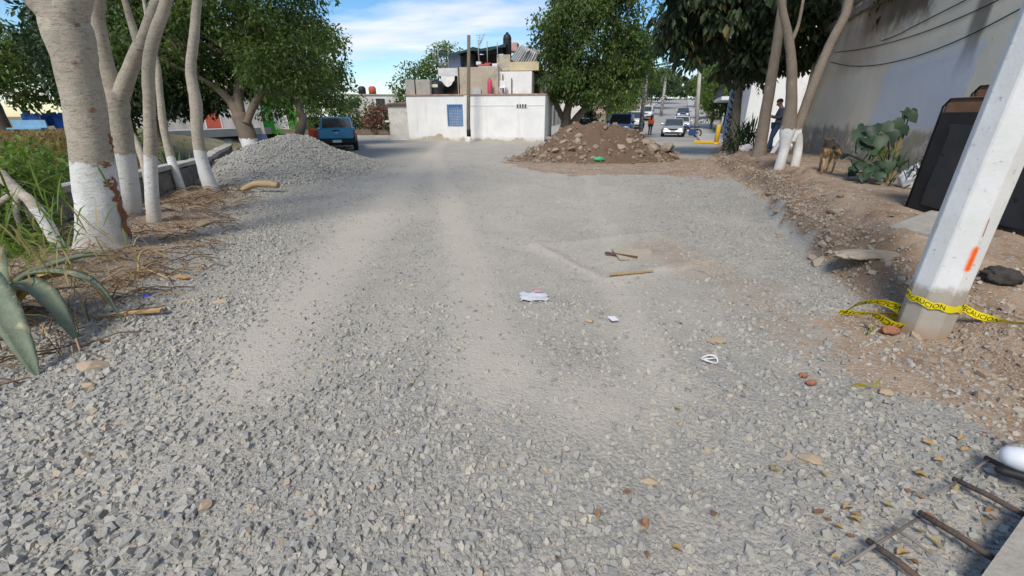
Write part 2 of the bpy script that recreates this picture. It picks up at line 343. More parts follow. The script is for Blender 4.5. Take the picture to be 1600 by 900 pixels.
def ground_mat():
    m, N, L = newmat('gravel_and_soil'); out = nn(N, 'ShaderNodeOutputMaterial'); p = nn(N, 'ShaderNodeBsdfPrincipled'); p.inputs['Roughness'].default_value = .92; p.inputs['Specular IOR Level'].default_value = .15
    g = nn(N, 'ShaderNodeNewGeometry'); pos = g.outputs['Position']
    def vor(s, feat='F1', out_='Color'):
        v = nn(N, 'ShaderNodeTexVoronoi', Scale=s); v.feature = feat; L.new(pos, v.inputs['Vector']); return v
    def noi(s, d=6, r=.6):
        n = nn(N, 'ShaderNodeTexNoise', Scale=s, Detail=float(d), Roughness=r); L.new(pos, n.inputs['Vector']); return n.outputs['Fac']
    def attr(n):
        a = nn(N, 'ShaderNodeAttribute'); a.attribute_name = n; return a.outputs['Fac']
    v1 = vor(42); v2 = vor(95); v3 = vor(20)
    sx = nn(N, 'ShaderNodeSeparateColor'); L.new(v1.outputs['Color'], sx.inputs[0])
    sy = nn(N, 'ShaderNodeSeparateColor'); L.new(v2.outputs['Color'], sy.inputs[0])
    sz = nn(N, 'ShaderNodeSeparateColor'); L.new(v3.outputs['Color'], sz.inputs[0])
    stone = mixc(N, L, sx.outputs[0], (.23, .228, .215), (.42, .394, .337))
    stone = mixc(N, L, math_(N, L, 'MULTIPLY', sy.outputs[0], .55), stone, (.34, .33, .30))
    stone = mixc(N, L, math_(N, L, 'MULTIPLY', sz.outputs[1], .35), stone, (.247, .249, .244))
    big = noi(.55, 4); stone = mixc(N, L, ramp(N, L, big, [(.35, 0), (.7, .45)]), stone, (.37, .345, .30))
    dcol = mixc(N, L, noi(3.0), (.53, .478, .388), (.45, .404, .33))
    dcol = mixc(N, L, math_(N, L, 'MULTIPLY', sy.outputs[1], .45), dcol, (.33, .325, .315))
    dn = math_(N, L, 'MULTIPLY_ADD', noi(9, 5), .8, -.4)
    df = math_(N, L, 'MINIMUM', math_(N, L, 'MAXIMUM', math_(N, L, 'ADD', attr('dust'), dn), 0), .92)
    stone = mixc(N, L, ramp(N, L, noi(7, 5, .75), [(.4, .0), (.62, .5)]), stone, (.24, .235, .225)); stone = mixc(N, L, ramp(N, L, noi(11, 4, .7), [(.55, .0), (.7, .5)]), stone, (.45, .42, .365))
    c = mixc(N, L, df, stone, dcol)
    soil = mixc(N, L, ramp(N, L, noi(2.2, 8, .7), [(.3, 0), (.7, 1)]), (.20, .125, .078), (.43, .33, .24))
    soil = mixc(N, L, ramp(N, L, noi(16, 4), [(.5, 0), (.75, .6)]), soil, (.40, .335, .26))
    soil = mixc(N, L, ramp(N, L, sx.outputs[2], [(.8, 0), (.82, .55)]), soil, (.36, .33, .29))
    sf = math_(N, L, 'ADD', attr('soil'), math_(N, L, 'MULTIPLY', dn, .9)); sf = ramp(N, L, sf, [(.3, 0), (.62, 1)])
    soil = mixc(N, L, ramp(N, L, math_(N, L, 'MULTIPLY', attr('soil'), .5), [(.55, 0), (.75, .95)]), soil, mixc(N, L, noi(4, 7, .7), (.085, .053, .034), (.21, .145, .098)))
    soil = mixc(N, L, math_(N, L, 'MULTIPLY', attr('cut'), .85), soil, mixc(N, L, noi(6, 7, .7), (.10, .062, .038), (.25, .165, .105)))
    c = mixc(N, L, sf, c, soil)
    gr = mixc(N, L, ramp(N, L, noi(.8, 6, .7), [(.35, 0), (.65, 1)]), (.09, .115, .035), (.34, .26, .12))
    gr = mixc(N, L, noi(25, 3), gr, (.16, .13, .07))
    c = mixc(N, L, attr('grass'), c, gr)
    L.new(c, p.inputs['Base Color'])
    h = math_(N, L, 'ADD', math_(N, L, 'MULTIPLY', v1.outputs['Distance'], -.55), math_(N, L, 'MULTIPLY', v2.outputs['Distance'], -.25))
    h = math_(N, L, 'MULTIPLY', h, math_(N, L, 'MULTIPLY_ADD', df, -.75, 1.0))
    h = math_(N, L, 'ADD', h, math_(N, L, 'MULTIPLY', noi(60, 4), .5))
    b = nn(N, 'ShaderNodeBump', Strength=.9, Distance=.022); L.new(h, b.inputs['Height']); L.new(b.outputs[0], p.inputs['Normal'])
    L.new(p.outputs[0], out.inputs[0]); return m
def stone_mat(name='crushed_stone', stops=None, soilmix=0.0):
    m, N, L = newmat(name); out = nn(N, 'ShaderNodeOutputMaterial'); p = nn(N, 'ShaderNodeBsdfPrincipled'); p.inputs['Roughness'].default_value = .88; p.inputs['Specular IOR Level'].default_value = .2
    a = nn(N, 'ShaderNodeAttribute'); a.attribute_name = 'tint'; g = nn(N, 'ShaderNodeNewGeometry')
    n = nn(N, 'ShaderNodeTexNoise', Scale=85.0, Detail=5.0); L.new(g.outputs['Position'], n.inputs['Vector'])
    c = ramp(N, L, a.outputs['Fac'], stops or [(0, (.185, .186, .185)), (.3, (.27, .27, .262)), (.55, (.345, .336, .306)), (.8, (.415, .392, .338)), (.95, (.475, .438, .362)), (1, (.41, .33, .24))])
    c = mixc(N, L, ramp(N, L, n.outputs['Fac'], [(.35, .08), (.75, .5)]), c, (.40, .383, .33))
    L.new(c, p.inputs['Base Color'])
    b = nn(N, 'ShaderNodeBump', Strength=.7, Distance=.006); L.new(n.outputs['Fac'], b.inputs['Height']); L.new(b.outputs[0], p.inputs['Normal'])
    L.new(p.outputs[0], out.inputs[0]); return m
_cf = np.array([(k, (k + 1) % 6, 6 + (k + 1) % 6, 6 + k) for k in range(6)] + [(6, 7, 8, 9), (6, 9, 10, 11)])
def stones_mesh(name, P, size, tint, m, parent=None, flat=(.45, .8), tilt=.27, zoff=None, smooth=False):
    """P (n,3) points on the ground, one angular stone at each, in one mesh"""
    n = len(P); size = np.broadcast_to(size, (n,))
    dims = np.stack([np.ones(n), rng.uniform(.6, .98, n), rng.uniform(flat[0], flat[1], n)], -1) * size[:, None] * .5
    # an irregular six-sided chunk: wide ring at mid height, smaller tilted ring on top
    a = (np.arange(6) + rng.uniform(-.38, .38, (n, 6))) * np.pi / 3; rr = rng.uniform(.72, 1.12, (n, 6)); lo = np.stack([rr * np.cos(a), rr * np.sin(a), rng.uniform(-.9, -.1, (n, 6))], -1)
    k = rng.uniform(.45, .88, (n, 1)) * rng.uniform(.8, 1.15, (n, 6)); sl = rng.normal(0, .22, (n, 2, 1)); up = np.stack([lo[..., 0] * k, lo[..., 1] * k, .85 + sl[:, 0] * lo[..., 0] + sl[:, 1] * lo[..., 1]], -1)
    q = np.concatenate([lo, up], 1) * dims[:, None]
    ya = rng.uniform(0, 2 * np.pi, n); tx = rng.normal(0, tilt, n); ty = rng.normal(0, tilt, n)
    def rot(ax, an, v):
        c, s = np.cos(an)[:, None], np.sin(an)[:, None]; i, j = [(1, 2), (2, 0), (0, 1)][ax]; w = v.copy()
        w[..., i] = c * v[..., i] - s * v[..., j]; w[..., j] = s * v[..., i] + c * v[..., j]; return w
    q = rot(2, ya, rot(1, ty, rot(0, tx, q)))
    if zoff is None: zoff = rng.uniform(-.05, .35, n)
    q += P[:, None]; q[..., 2] += (zoff * size)[:, None] * .6
    F = (_cf[None] + (np.arange(n) * 12)[:, None, None]).reshape(-1, 4)
    me = np_mesh(name, q.reshape(-1, 3), F, smooth); vattr(me, 'tint', np.repeat(tint, 12))
    return link(name, me, m, parent)
GM = ground_mat(); SM = stone_mat()
ground_objs = build_ground(GM)
ROAD, BANK, VERGE = ground_objs[0], ground_objs[1], ground_objs[2]
def scatter(n, y0, y1, smin, smax, keep=1.0, side=1.3, mode='road'):
    y = y0 + (y1 - y0) * rng.random(n) ** .9; hw = side * y + 1.5; x = rng.uniform(-1, 1, n) * hw
    ok = (x > ip(y, XW) + .3) & (x < 4.6 + .37 * y)
    D = dustw(x, y); S = soilw(x, y); jag = fbm(x * 1.2, y * 1.2, 91) + .5
    w = (1 - .9 * D) * (1 - .9 * S) * np.clip(.1 + 1.1 * (fbm(x * 1.3, y * 1.3, 91) + .5) + .5 * fbm(x * 6, y * 6, 93), .08, 1) * keep
    edge = sstep(.9, .2, np.abs(x - ip(y, VL) - .75)) * (y < 12); w = np.maximum(w, edge * .95 * (1 - .7 * S))
    right = sstep(1.25, .5, np.abs(x - ip(y, TOE) + .55 + .05 * y)) * (y > 3.2); w = np.maximum(w, right * .9 * (1 - .9 * S))
    dB = x - ip(y, TOE); w = np.maximum(w, .16 * (S > .5) * keep * (1 - .85 * sstep(.5, .9, dB)))
    ok &= rng.random(n) < w
    x, y, S, edge, D = x[ok], y[ok], S[ok], edge[ok], D[ok]; k = len(x)
    sz = smin + (smax - smin) * rng.random(k) ** 3.6; sz = np.minimum(sz * (1 + .25 * edge), .062)
    t = np.clip(rng.beta(2.2, 2.2, k) + .14 * fbm(x * .7, y * .7, 95) - .08 * (x > 2.2) * (S < .4) + .04 * edge, 0, .97); t = np.where(S > .5, np.clip(t + .15, 0, .97), t)
    t = np.where(rng.random(k) < .022, 1.0, t)
    return np.stack([x, y, Z(x, y)], -1), sz, t, D
Pn = [scatter(110000, .75, 3.6, .010, .058), scatter(125000, 3.6, 8.2, .014, .048, 1.0), scatter(75000, 8.2, 15.5, .026, .06, .9)]
P = np.concatenate([q[0] for q in Pn]); SZ = np.concatenate([q[1] for q in Pn]); TT = np.concatenate([q[2] for q in Pn]); DD = np.concatenate([q[3] for q in Pn])
big = np.argsort(-SZ / np.maximum(1.2, P[:, 1]))[:220]
rest = np.ones(len(P), bool); rest[big] = False
gs = stones_mesh('gravel', P[rest], SZ[rest], TT[rest], SM, zoff=np.where(DD[rest] > .5, rng.uniform(-.25, .1, rest.sum()), rng.uniform(-.25, .35, rest.sum())))
tag(gs, 'loose grey crushed gravel spread over the road bed', 'gravel', kind='stuff')
# the stones that show largest: one object each, children of the road (eight shared meshes)
SHAPES = []
for k in range(8):
    o = stones_mesh('stone', np.zeros((1, 3)), 1.0, np.array([.2 + .09 * k]), SM, zoff=np.zeros(1), tilt=.2); SHAPES.append(o.data); bpy.data.objects.remove(o)
for i in big:
    o = bpy.data.objects.new('stone', SHAPES[int(TT[i] * 7.9)]); COL.objects.link(o); o.parent = ROAD
    o.location = (P[i, 0], P[i, 1], P[i, 2] + .15 * SZ[i]); o.scale = (SZ[i] * 1.15,) * 3; o.rotation_euler = (random.uniform(-.3, .3), random.uniform(-.3, .3), random.uniform(0, 6.3))
# ------------------------------------------------------------------ heaps
def heap(name, label, cat, cx, cy, rx, ry, h, rot, m, soil, amp, seed, pw=1.0, sharp=.12, lumps=()):
    def lump(px, py):
        o = 0
        for dx, dy, rd, hh in lumps: o = o + hh * np.exp(-((px - cx - dx) ** 2 + (py - cy - dy) ** 2) / rd ** 2)
        return o
    nr, na = 46, 120; V = [];
    r = np.linspace(0, 1.12, nr)[:, None]; a = np.linspace(0, 2 * np.pi, na, endpoint=False)[None]
    lx = r * np.cos(a) * rx; ly = r * np.sin(a) * ry
    x = cx + lx * math.cos(rot) - ly * math.sin(rot); y = cy + lx * math.sin(rot) + ly * math.cos(rot)
    rr = np.sqrt((r * np.ones_like(a)) ** 2 + sharp ** 2) - sharp + .28 * fbm(x * .55, y * .55, seed) * (r > .05)
    f = np.clip(1 - rr, 0, 1) ** pw; zz = Z(x, y, False) + h * f + lump(x, y) + amp * fbm(x * 2.4, y * 2.4, seed + 5, 5) * np.minimum(1, f * 4) - .12 * sstep(1.0, 1.12, r)
    V = np.stack([x, y, zz], -1).reshape(-1, 3); I = np.arange(nr * na).reshape(nr, na); J = np.roll(I, -1, 1)
    F = np.stack([I[:-1], J[:-1], J[1:], I[1:]], -1).reshape(-1, 4)[:, ::-1]
    t = thing(name, label, cat, (cx, cy, 0))
    me = np_mesh('heap', V, F, True); vattr(me, 'soil', np.full(len(V), soil)); vattr(me, 'dust', np.zeros(len(V))); vattr(me, 'grass', np.zeros(len(V)))
    o = link('heap', me, m, t)
    def top(px, py):
        dx, dy = px - cx, py - cy; u = (dx * math.cos(rot) + dy * math.sin(rot)) / rx; v = (-dx * math.sin(rot) + dy * math.cos(rot)) / ry; q = np.hypot(u, v)
        rr = np.sqrt(q ** 2 + sharp ** 2) - sharp + .28 * fbm(px * .55, py * .55, seed); f = np.clip(1 - rr, 0, 1) ** pw
        return Z(px, py, False) + h * f + lump(px, py) + amp * fbm(px * 2.4, py * 2.4, seed + 5, 5) * np.minimum(1, f * 4)
    return t, o, top
gt, go, gtop = heap('gravel_pile', 'large cone of grey gravel dumped beside the painted trees', 'gravel pile', -6.75, 13.5, 2.0, 3.6, 1.07, -.12, GM, 0.12, .12, 101, 1.15, .12, [(-.1, -2.3, .9, .16), (.5, .6, .6, .12), (-.5, -1.2, .7, .12)])
n = 9000; a = rng.uniform(0, 2 * np.pi, n); r = np.sqrt(rng.random(n)) * 1.05
ca, sa = 2.2 * r * np.cos(a), 3.8 * r * np.sin(a); gx = -6.65 + ca * math.cos(-.12) - sa * math.sin(-.12); gy = 13.5 + ca * math.sin(-.12) + sa * math.cos(-.12)
o = stones_mesh('gravel', np.stack([gx, gy, gtop(gx, gy)], -1), rng.uniform(.03, .085, n), np.clip(rng.beta(2, 2, n) + .1 * fbm(gx, gy, 5), 0, .95), SM, gt); o['kind'] = 'stuff'
dt, do, dtop = heap('dirt_pile', 'heap of brown dug earth and broken rock across the road', 'dirt pile', 3.2, 17.9, 3.15, 2.0, 1.38, -.05, GM, 1.7, .42, 131, 1.2, .06, [(1.5, .1, .75, .42), (2.5, -.1, .55, .36), (-1.2, -.3, .7, .16), (.35, .2, .4, .14), (3.3, -.3, .5, .22)])
RM = stone_mat('dug_rock', [(0, (.12, .075, .048)), (.4, (.19, .13, .088)), (.75, (.26, .19, .135)), (1, (.36, .29, .22))])
n = 3400; a = rng.uniform(0, 2 * np.pi, n); r = np.sqrt(rng.random(n)) * 1.05
gx = 3.15 + 3.4 * r * np.cos(a); gy = 17.9 + 2.2 * r * np.sin(a)
keep = (rng.random(n) < np.where(np.abs(gx - 3.7) < .9, .25, .9))
gx, gy = gx[keep], gy[keep]; n = len(gx)
o = stones_mesh('clod', np.stack([gx, gy, dtop(gx, gy)], -1), .03 + .2 * rng.random(n) ** 5, rng.beta(2, 2, n), RM, dt); o['kind'] = 'stuff'
def rock_mesh(seed, sub=2):
    bm = bmesh.new(); bmesh.ops.create_icosphere(bm, subdivisions=sub, radius=.5); rs = random.Random(seed)
    pl = [(Vector((rs.uniform(-1, 1), rs.uniform(-1, 1), rs.uniform(-1, 1))).normalized(), rs.uniform(.26, .42)) for _ in range(11)]
    for v in bm.verts:
        for nrm, dd in pl:
            e = v.co.dot(nrm) - dd
            if e > 0: v.co -= nrm * e
        v.co *= 1 + rs.uniform(-.04, .04)
    me = bpy.data.meshes.new('rock'); bm.to_mesh(me); bm.free(); me.materials.append(RM)
    vattr(me, 'tint', np.full(len(me.vertices), rs.uniform(.3, .95))); return me
ROCKS = [rock_mesh(300 + k) for k in range(7)]
ROCKPX = [(1040, 233, .95), (1018, 232, .6), (1000, 238, .55), (860, 217, .5), (842, 226, .6), (828, 233, .5), (880, 222, .5), (905, 212, .45), (868, 236, .5), (893, 233, .45), (818, 243, .45), (850, 245, .4), (930, 230, .45), (968, 229, .55), (985, 222, .5), (1010, 222, .55), (912, 246, .45), (955, 236, .35), (1028, 245, .4), (800, 250, .3), (840, 252, .35), (890, 205, .4), (925, 247, .3), (945, 200, .4), (1052, 243, .4), (875, 247, .3), (990, 247, .35), (903, 222, .5), (855, 207, .35), (1003, 212, .5)]
for i, (u, v, s) in enumerate(ROCKPX):
    for Y in np.arange(15.2, 20.2, .1):
        p = at(u, v, Y)
        if dtop(np.array([p.x]), np.array([p.y]))[0] >= p.z - .02: break
    else:
        p = gp(u, v, 0.0)
        if p.y > 19.5: p = p * (19.5 / p.y)
        p.z = float(dtop(np.array([p.x]), np.array([p.y]))[0])
    o = bpy.data.objects.new('rock', ROCKS[i % 7]); COL.objects.link(o); o.parent = dt
    o.location = p - dt.location; o.scale = (s, s * random.uniform(.6, .9), s * random.uniform(.4, .65)); o.rotation_euler = (random.uniform(-.4, .4), random.uniform(-.4, .4), random.uniform(0, 6.3))

BM_ = stone_mat('bank_clod', [(0, (.17, .11, .07)), (.4, (.27, .195, .135)), (.75, (.36, .28, .20)), (1, (.44, .37, .29))])
# broken clods of dug earth along the raw edge of the right bank and the left verge
n = 20000; y = 1.2 + 19 * rng.random(n) ** 1.3; x = ip(y, TOE) + rng.normal(.1, .4, n); ok = (soilw(x, y) > .6) & (x < 4.3 + .37 * y) & (rng.random(n) > .85 * sstep(.35, .8, x - ip(y, TOE)))
x, y = x[ok], y[ok]; n = len(x)
o = stones_mesh('clod', np.stack([x, y, Z(x, y)], -1), .008 + .085 * rng.random(n) ** 9 + .022 * rng.random(n) ** 2, rng.beta(2.2, 2.0, n), BM_, zoff=rng.uniform(-.3, .25, n)); tag(o, 'broken brown clods along the cut edge of the right bank', 'clods', kind='stuff')
for i in range(14):
    yy = random.uniform(3.4, 13); xx = float(ip(yy, TOE)) + random.uniform(-.25, .75); s = random.uniform(.10, .26)
    o = bpy.data.objects.new('rock', ROCKS[i % 7]); COL.objects.link(o); o.parent = BANK; o.location = (xx, yy, zf(xx, yy) + .01); o.scale = (s, s * random.uniform(.6, .9), s * random.uniform(.35, .6)); o.rotation_euler = (random.uniform(-.4, .4), random.uniform(-.4, .4), random.uniform(0, 6.3))
# ------------------------------------------------------------------ street beyond the road works
def smooth_path(P, r, k=4):
    out = []; rr = []; n = len(P)
    for i in range(n - 1):
        p0, p1, p2, p3 = P[max(0, i - 1)], P[i], P[i + 1], P[min(n - 1, i + 2)]
        for q in range(k):
            t = q / k; a = 2 * p1; b = (p2 - p0) * t; c = (2 * p0 - 5 * p1 + 4 * p2 - p3) * t * t; d = (3 * p1 - p0 - 3 * p2 + p3) * t ** 3
            out.append((a + b + c + d) * .5); rr.append(r[i] + (r[i + 1] - r[i]) * t)
    return out + [P[-1]], rr + [r[-1]]
SD = Vector((.37, 1, 0)).normalized(); SN = Vector((SD.y, -SD.x, 0))       # along the street / to its right
def SC(Y): return 11.6 + .37 * (Y - 36)
def strip(name, off0, off1, Y0, Y1, m, dz, kind='structure', th=0.0):
    ys = sorted(set([Y0, Y1] + [q for q in (28, 30, 33, 36, 40, 42.5, 45, 51, 60, 75, 90, 120, 150, 165) if Y0 < q < Y1])); mb = MB(); vs = []
    for Y in ys:
        for o in (off0, off1):
            p = Vector((SC(Y), Y, 0)) + SN * o; z = max(0, .062 * max(0, p.y - 45)) + dz; vs.append((p.x, p.y, z))
    n = len(ys); mb.add(vs, [(2 * i, 2 * i + 1, 2 * i + 3, 2 * i + 2) for i in range(n - 1)])
    if th:
        b = len(mb.v); mb.v += [(x, y, z - th) for x, y, z in vs]; mb.f += [(b + 2 * i + 2, 2 * i + 2 + 0, 2 * i, b + 2 * i) for i in range(n - 1)] + [(2 * i + 1, b + 2 * i + 1, b + 2 * i + 3, 2 * i + 3) for i in range(n - 1)] + [(0, b, b + 1, 1)]
        mb.sm += [False] * (2 * (n - 1) + 1)
    o = mb.build(name, m); tag(o, kind=kind); return o
conc = mat('street_concrete', (.36, .35, .33), (.28, .275, .26), 1.2, .9, bump=.2, stains=(.22, .215, .2), sscale=.5)
pave = mat('pavement_concrete', (.44, .43, .41), (.34, .335, .32), 1.5, .9, bump=.2)
yel = mat('yellow_paint', (.75, .47, .03), (.62, .38, .03), 5, .6)
strip('street', -4.0, 3.0, 31.5, 165, conc, .012)
strip('pavement', 3.1, 5.6, 30, 165, pave, .12, th=.14)
strip('pavement', -6.0, -4.1, 42, 165, pave, .12, th=.14)
k = MB(); a = at(1085, 222, 28.5); b = at(1122, 223, 27.6); k.box((0, -.09, 0), ((b - a).length, .09, .16), Matrix.Translation((a.x, a.y, 0)) @ Matrix.Rotation(math.atan2(b.y - a.y, b.x - a.x), 4, 'Z'), .02)
tag(k.build('kerb', yel, loc=(a.x, a.y, 0)), 'yellow painted kerb beside the yellow bollard', 'kerb')
bl = at(1119, 222, 27.5); m = MB(); m.lathe([(.13, -.1), (.13, 1.02), (.11, 1.08), (0, 1.1)], (bl.x, bl.y, 0), 14)
t = thing('bollard', 'squat yellow painted concrete bollard at the kerb by the palm trunk', 'bollard', (bl.x, bl.y, 0)); m.build('post', yel, t)
m = MB(); m.lathe([(.17, -.05), (.17, .07), (.14, .1)], (bl.x, bl.y, 0), 14); m.build('base', yel, t)
# ------------------------------------------------------------------ long plaster wall on the right
def wall_mat():
    m, N, L = newmat('old_plaster'); out = nn(N, 'ShaderNodeOutputMaterial'); p = nn(N, 'ShaderNodeBsdfPrincipled'); p.inputs['Roughness'].default_value = .92; p.inputs['Specular IOR Level'].default_value = .15
    tc = nn(N, 'ShaderNodeTexCoord'); O = tc.outputs['Object']; sp = nn(N, 'ShaderNodeSeparateXYZ'); L.new(O, sp.inputs[0]); X, Zc = sp.outputs['X'], sp.outputs['Z']
    def noi(s, d=6, r=.6, sc=(1, 1, 1)):
        mp = nn(N, 'ShaderNodeMapping'); mp.inputs['Scale'].default_value = sc; L.new(O, mp.inputs[0])
        n = nn(N, 'ShaderNodeTexNoise', Scale=s, Detail=float(d), Roughness=r); L.new(mp.outputs[0], n.inputs['Vector']); return n.outputs['Fac']
    base = mixc(N, L, ramp(N, L, noi(.7, 8), [(.3, 0), (.7, 1)]), (.86, .765, .61), (.68, .60, .47))
    base = mixc(N, L, ramp(N, L, noi(2.2, 8, .7, (1, 1, .3)), [(.45, 0), (.75, .55)]), base, (.78, .75, .68))
    def band(v, a, b, c, d, wob):
        w = math_(N, L, 'ADD', v, math_(N, L, 'MULTIPLY_ADD', wob, 1.0, -.5))
        up = nn(N, 'ShaderNodeMapRange'); up.interpolation_type = 'SMOOTHSTEP'; L.new(w, up.inputs[0]); up.inputs[1].default_value = a; up.inputs[2].default_value = b
        dn = nn(N, 'ShaderNodeMapRange'); dn.interpolation_type = 'SMOOTHSTEP'; L.new(w, dn.inputs[0]); dn.inputs[1].default_value = c; dn.inputs[2].default_value = d; dn.inputs[3].default_value = 1; dn.inputs[4].default_value = 0
        return math_(N, L, 'MULTIPLY', up.outputs[0], dn.outputs[0])
    wob = noi(1.5, 6, .65); wob2 = noi(3.5, 6, .7)
    pale = mixc(N, L, noi(1.0, 5), (.66, .69, .75), (.56, .59, .64))
    blue = math_(N, L, 'MULTIPLY', band(X, 13.7, 13.9, 17.2, 17.8, wob2), band(Zc, 1.3, 1.45, 2.6, 3.0, wob))
    base = mixc(N, L, math_(N, L, 'MULTIPLY', blue, .85), base, pale)
    low = band(Zc, -1, -.8, 1.15, 1.4, wob)
    raw = mixc(N, L, ramp(N, L, noi(6, 8, .75), [(.35, 0), (.65, 1)]), (.46, .415, .345), (.25, .22, .185))
    raw = mixc(N, L, ramp(N, L, noi(1.1, 4), [(.5, 0), (.6, .8)]), raw, (.46, .40, .27))
    base = mixc(N, L, math_(N, L, 'MULTIPLY', low, ramp(N, L, noi(1.7, 8, .7), [(.36, 0), (.46, 1)])), base, raw)
    streak = ramp(N, L, noi(2.6, 7, .6, (1, 1, .07)), [(.46, 0), (.66, 1)])
    topb = band(Zc, 3.3, 5.0, 20, 21, noi(.9, 4))
    base = mixc(N, L, math_(N, L, 'MULTIPLY', math_(N, L, 'MULTIPLY', topb, streak), .85), base, (.12, .105, .09))
    st2 = math_(N, L, 'MULTIPLY', band(X, 15.9, 16.4, 19.6, 20.6, wob2), band(Zc, 3.2, 3.9, 20, 21, wob2))
    base = mixc(N, L, math_(N, L, 'MULTIPLY', st2, .9), base, (.10, .075, .055))
    drip = math_(N, L, 'MULTIPLY', band(X, 13.85, 14.0, 14.3, 14.5, math_(N, L, 'MULTIPLY_ADD', noi(2, 3), .2, .4)), band(Zc, 2.0, 3.2, 20, 21, wob)); base = mixc(N, L, math_(N, L, 'MULTIPLY', drip, .85), base, (.16, .145, .125))
    red = math_(N, L, 'MULTIPLY', band(X, 18, 19, 21, 22, wob), band(Zc, 2.6, 3.1, 3.9, 4.3, wob)); base = mixc(N, L, math_(N, L, 'MULTIPLY', red, .5), base, (.42, .30, .24))
    spk = ramp(N, L, noi(14, 3, .6), [(.66, 0), (.72, .7)]); base = mixc(N, L, spk, base, (.30, .27, .23))
    L.new(base, p.inputs['Base Color'])
    b = nn(N, 'ShaderNodeBump', Strength=.5, Distance=.03); L.new(math_(N, L, 'ADD', noi(3, 8, .7), math_(N, L, 'MULTIPLY', noi(30, 4), .3)), b.inputs['Height']); L.new(b.outputs[0], p.inputs['Normal'])
    L.new(p.outputs[0], out.inputs[0]); return m
# local frame: x along the wall away from the camera, starting at y=-5; y = towards the plot behind; z up
WO = Vector((4.85 + .37 * -5, -5, 0)); WA = math.atan2(1, .37); WL = (18.3 + 5) / math.sin(WA)
wt = thing('plaster_wall', 'tall weathered cream plaster wall with stains along the dirt bank', 'wall', WO, WA)
WM = wall_mat()
m = MB(); nx, nz = 90, 26
def wv(i, j): x = WL * i / nx; z = -.4 + 6.9 * j / nz; return (x, -.02 * float(fbm(x * .7, z * .7, 7)) - .03 * float(fbm(x * 3, z * 3, 8)), z)
m.add([wv(i, j) for i in range(nx + 1) for j in range(nz + 1)], [(i * (nz + 1) + j, i * (nz + 1) + j + 1, (i + 1) * (nz + 1) + j + 1, (i + 1) * (nz + 1) + j)[::-1] for i in range(nx) for j in range(nz)], True)
w = m.build('plaster_face', WM, wt, False)
# the wall runs to the left of its local x axis: +y local is on the road side, so turn the face about
m = MB(); m.box((0, -.35, -.4), (WL - .004, -.06, 6.49)); m.build('core', WM, wt, False)
m = MB(); m.box((13.5, .005, 4.33), (WL, .16, 4.5)); m.box((14.6, .005, 4.72), (WL, .07, 4.80)); m.build('ledge', mat('ledge_concrete', (.33, .30, .27), (.2, .18, .16), 3, .9, bump=.3), wt, False)
m = MB(); m.box((17.6, .005, 4.86), (21.4, .08, 6.0)); m.build('panel', mat('wall_panel', (.30, .25, .21), (.20, .165, .14), 2, .9, bump=.3), wt, False)
def wall_s(u):      # distance along the wall seen at pixel column u
    k = (u - 800) / FOC; lo, hi = 2.0, 18.2
    for _k in range(40):
        y = (lo + hi) / 2; x = 4.85 + .37 * y; r_ = x / (y * math.cos(PITCH) - (-.0) * math.sin(PITCH))
        if r_ > k: lo = y
        else: hi = y
    return (Vector((4.85 + .37 * y, y, 0)) - WO).length
def wall_pt(u, v):  # (distance along the wall, height) of the wall point seen at a pixel
    lo, hi = 2.0, 30.0
    for _k in range(50):
        y = (lo + hi) / 2; p = at(u, v, y)
        if p.x > 4.85 + .37 * y: hi = y
        else: lo = y
    return (Vector((4.85 + .37 * y, y, 0)) - WO).length * 1.0, p.z
m = MB()
for px in ([(1640, -8), (1600, 14), (1560, 35), (1520, 55), (1470, 76), (1420, 92), (1370, 102), (1330, 103), (1300, 97)], [(1640, -45), (1580, -8), (1540, 12), (1480, 38), (1430, 56), (1380, 70), (1340, 78), (1306, 82)], [(1540, -15), (1510, 2), (1470, 22), (1430, 42), (1405, 55), (1380, 64)]):
    pp, _ = smooth_path([Vector((wall_pt(u, v)[0], .05, wall_pt(u, v)[1])) for u, v in px], [1] * len(px), 4); m.tube(pp, .011, 5)
cb = m.build('cable', mat('black_cable', (.03, .03, .03), None, 2, .6), None, False)
cb.location = WO; cb.rotation_euler = (0, 0, WA); tag(cb, 'black slack cables strung along the face of the plaster wall', 'cable')
# ------------------------------------------------------------------ low parapet wall along the canal
pm = mat('parapet_stone', (.20, .185, .165), (.09, .085, .075), 3.5, .95, bump=.8, bscale=9, stains=(.28, .26, .23))
cm = mat('coping_concrete', (.46, .44, .40), (.33, .31, .28), 3, .9, bump=.4, stains=(.2, .19, .17))
XWP = [(1.0, -6.25), (6.2, -6.65), (7.8, -6.85), (11, -7.65), (13, -8.7), (16.2, -10.3), (20, -12.7)]
pt = thing('parapet_wall', 'low rough grey stone wall running behind the painted trunks', 'wall', (XWP[0][1], XWP[0][0], 0))
ys = np.linspace(1, 20, 60); xs = ip(ys, XWP)
def wsec(mb, ys, xs, w0, w1, z0, z1, jit):
    n = len(ys); vs = []
    for i in range(n):
        for (w, z) in ((w1, z0), (w1, z1), (w0, z1), (w0, z0)): vs.append((xs[i] + w + random.uniform(-jit, jit), ys[i], z + (random.uniform(-jit, jit) if z > 0 else 0)))
    mb.add(vs, [(4 * i + k, 4 * i + (k + 1) % 4, 4 * i + 4 + (k + 1) % 4, 4 * i + 4 + k) for i in range(n - 1) for k in range(4)] + [(3, 2, 1, 0), tuple(4 * (n - 1) + k for k in range(4))])
m = MB(); wsec(m, ys, xs, -.22, .0, -1.1, .55, .03); m.build('stonework', pm, pt)
m = MB(); wsec(m, ys, xs, -.26, .05, .56, .65, .015); m.build('coping', cm, pt)
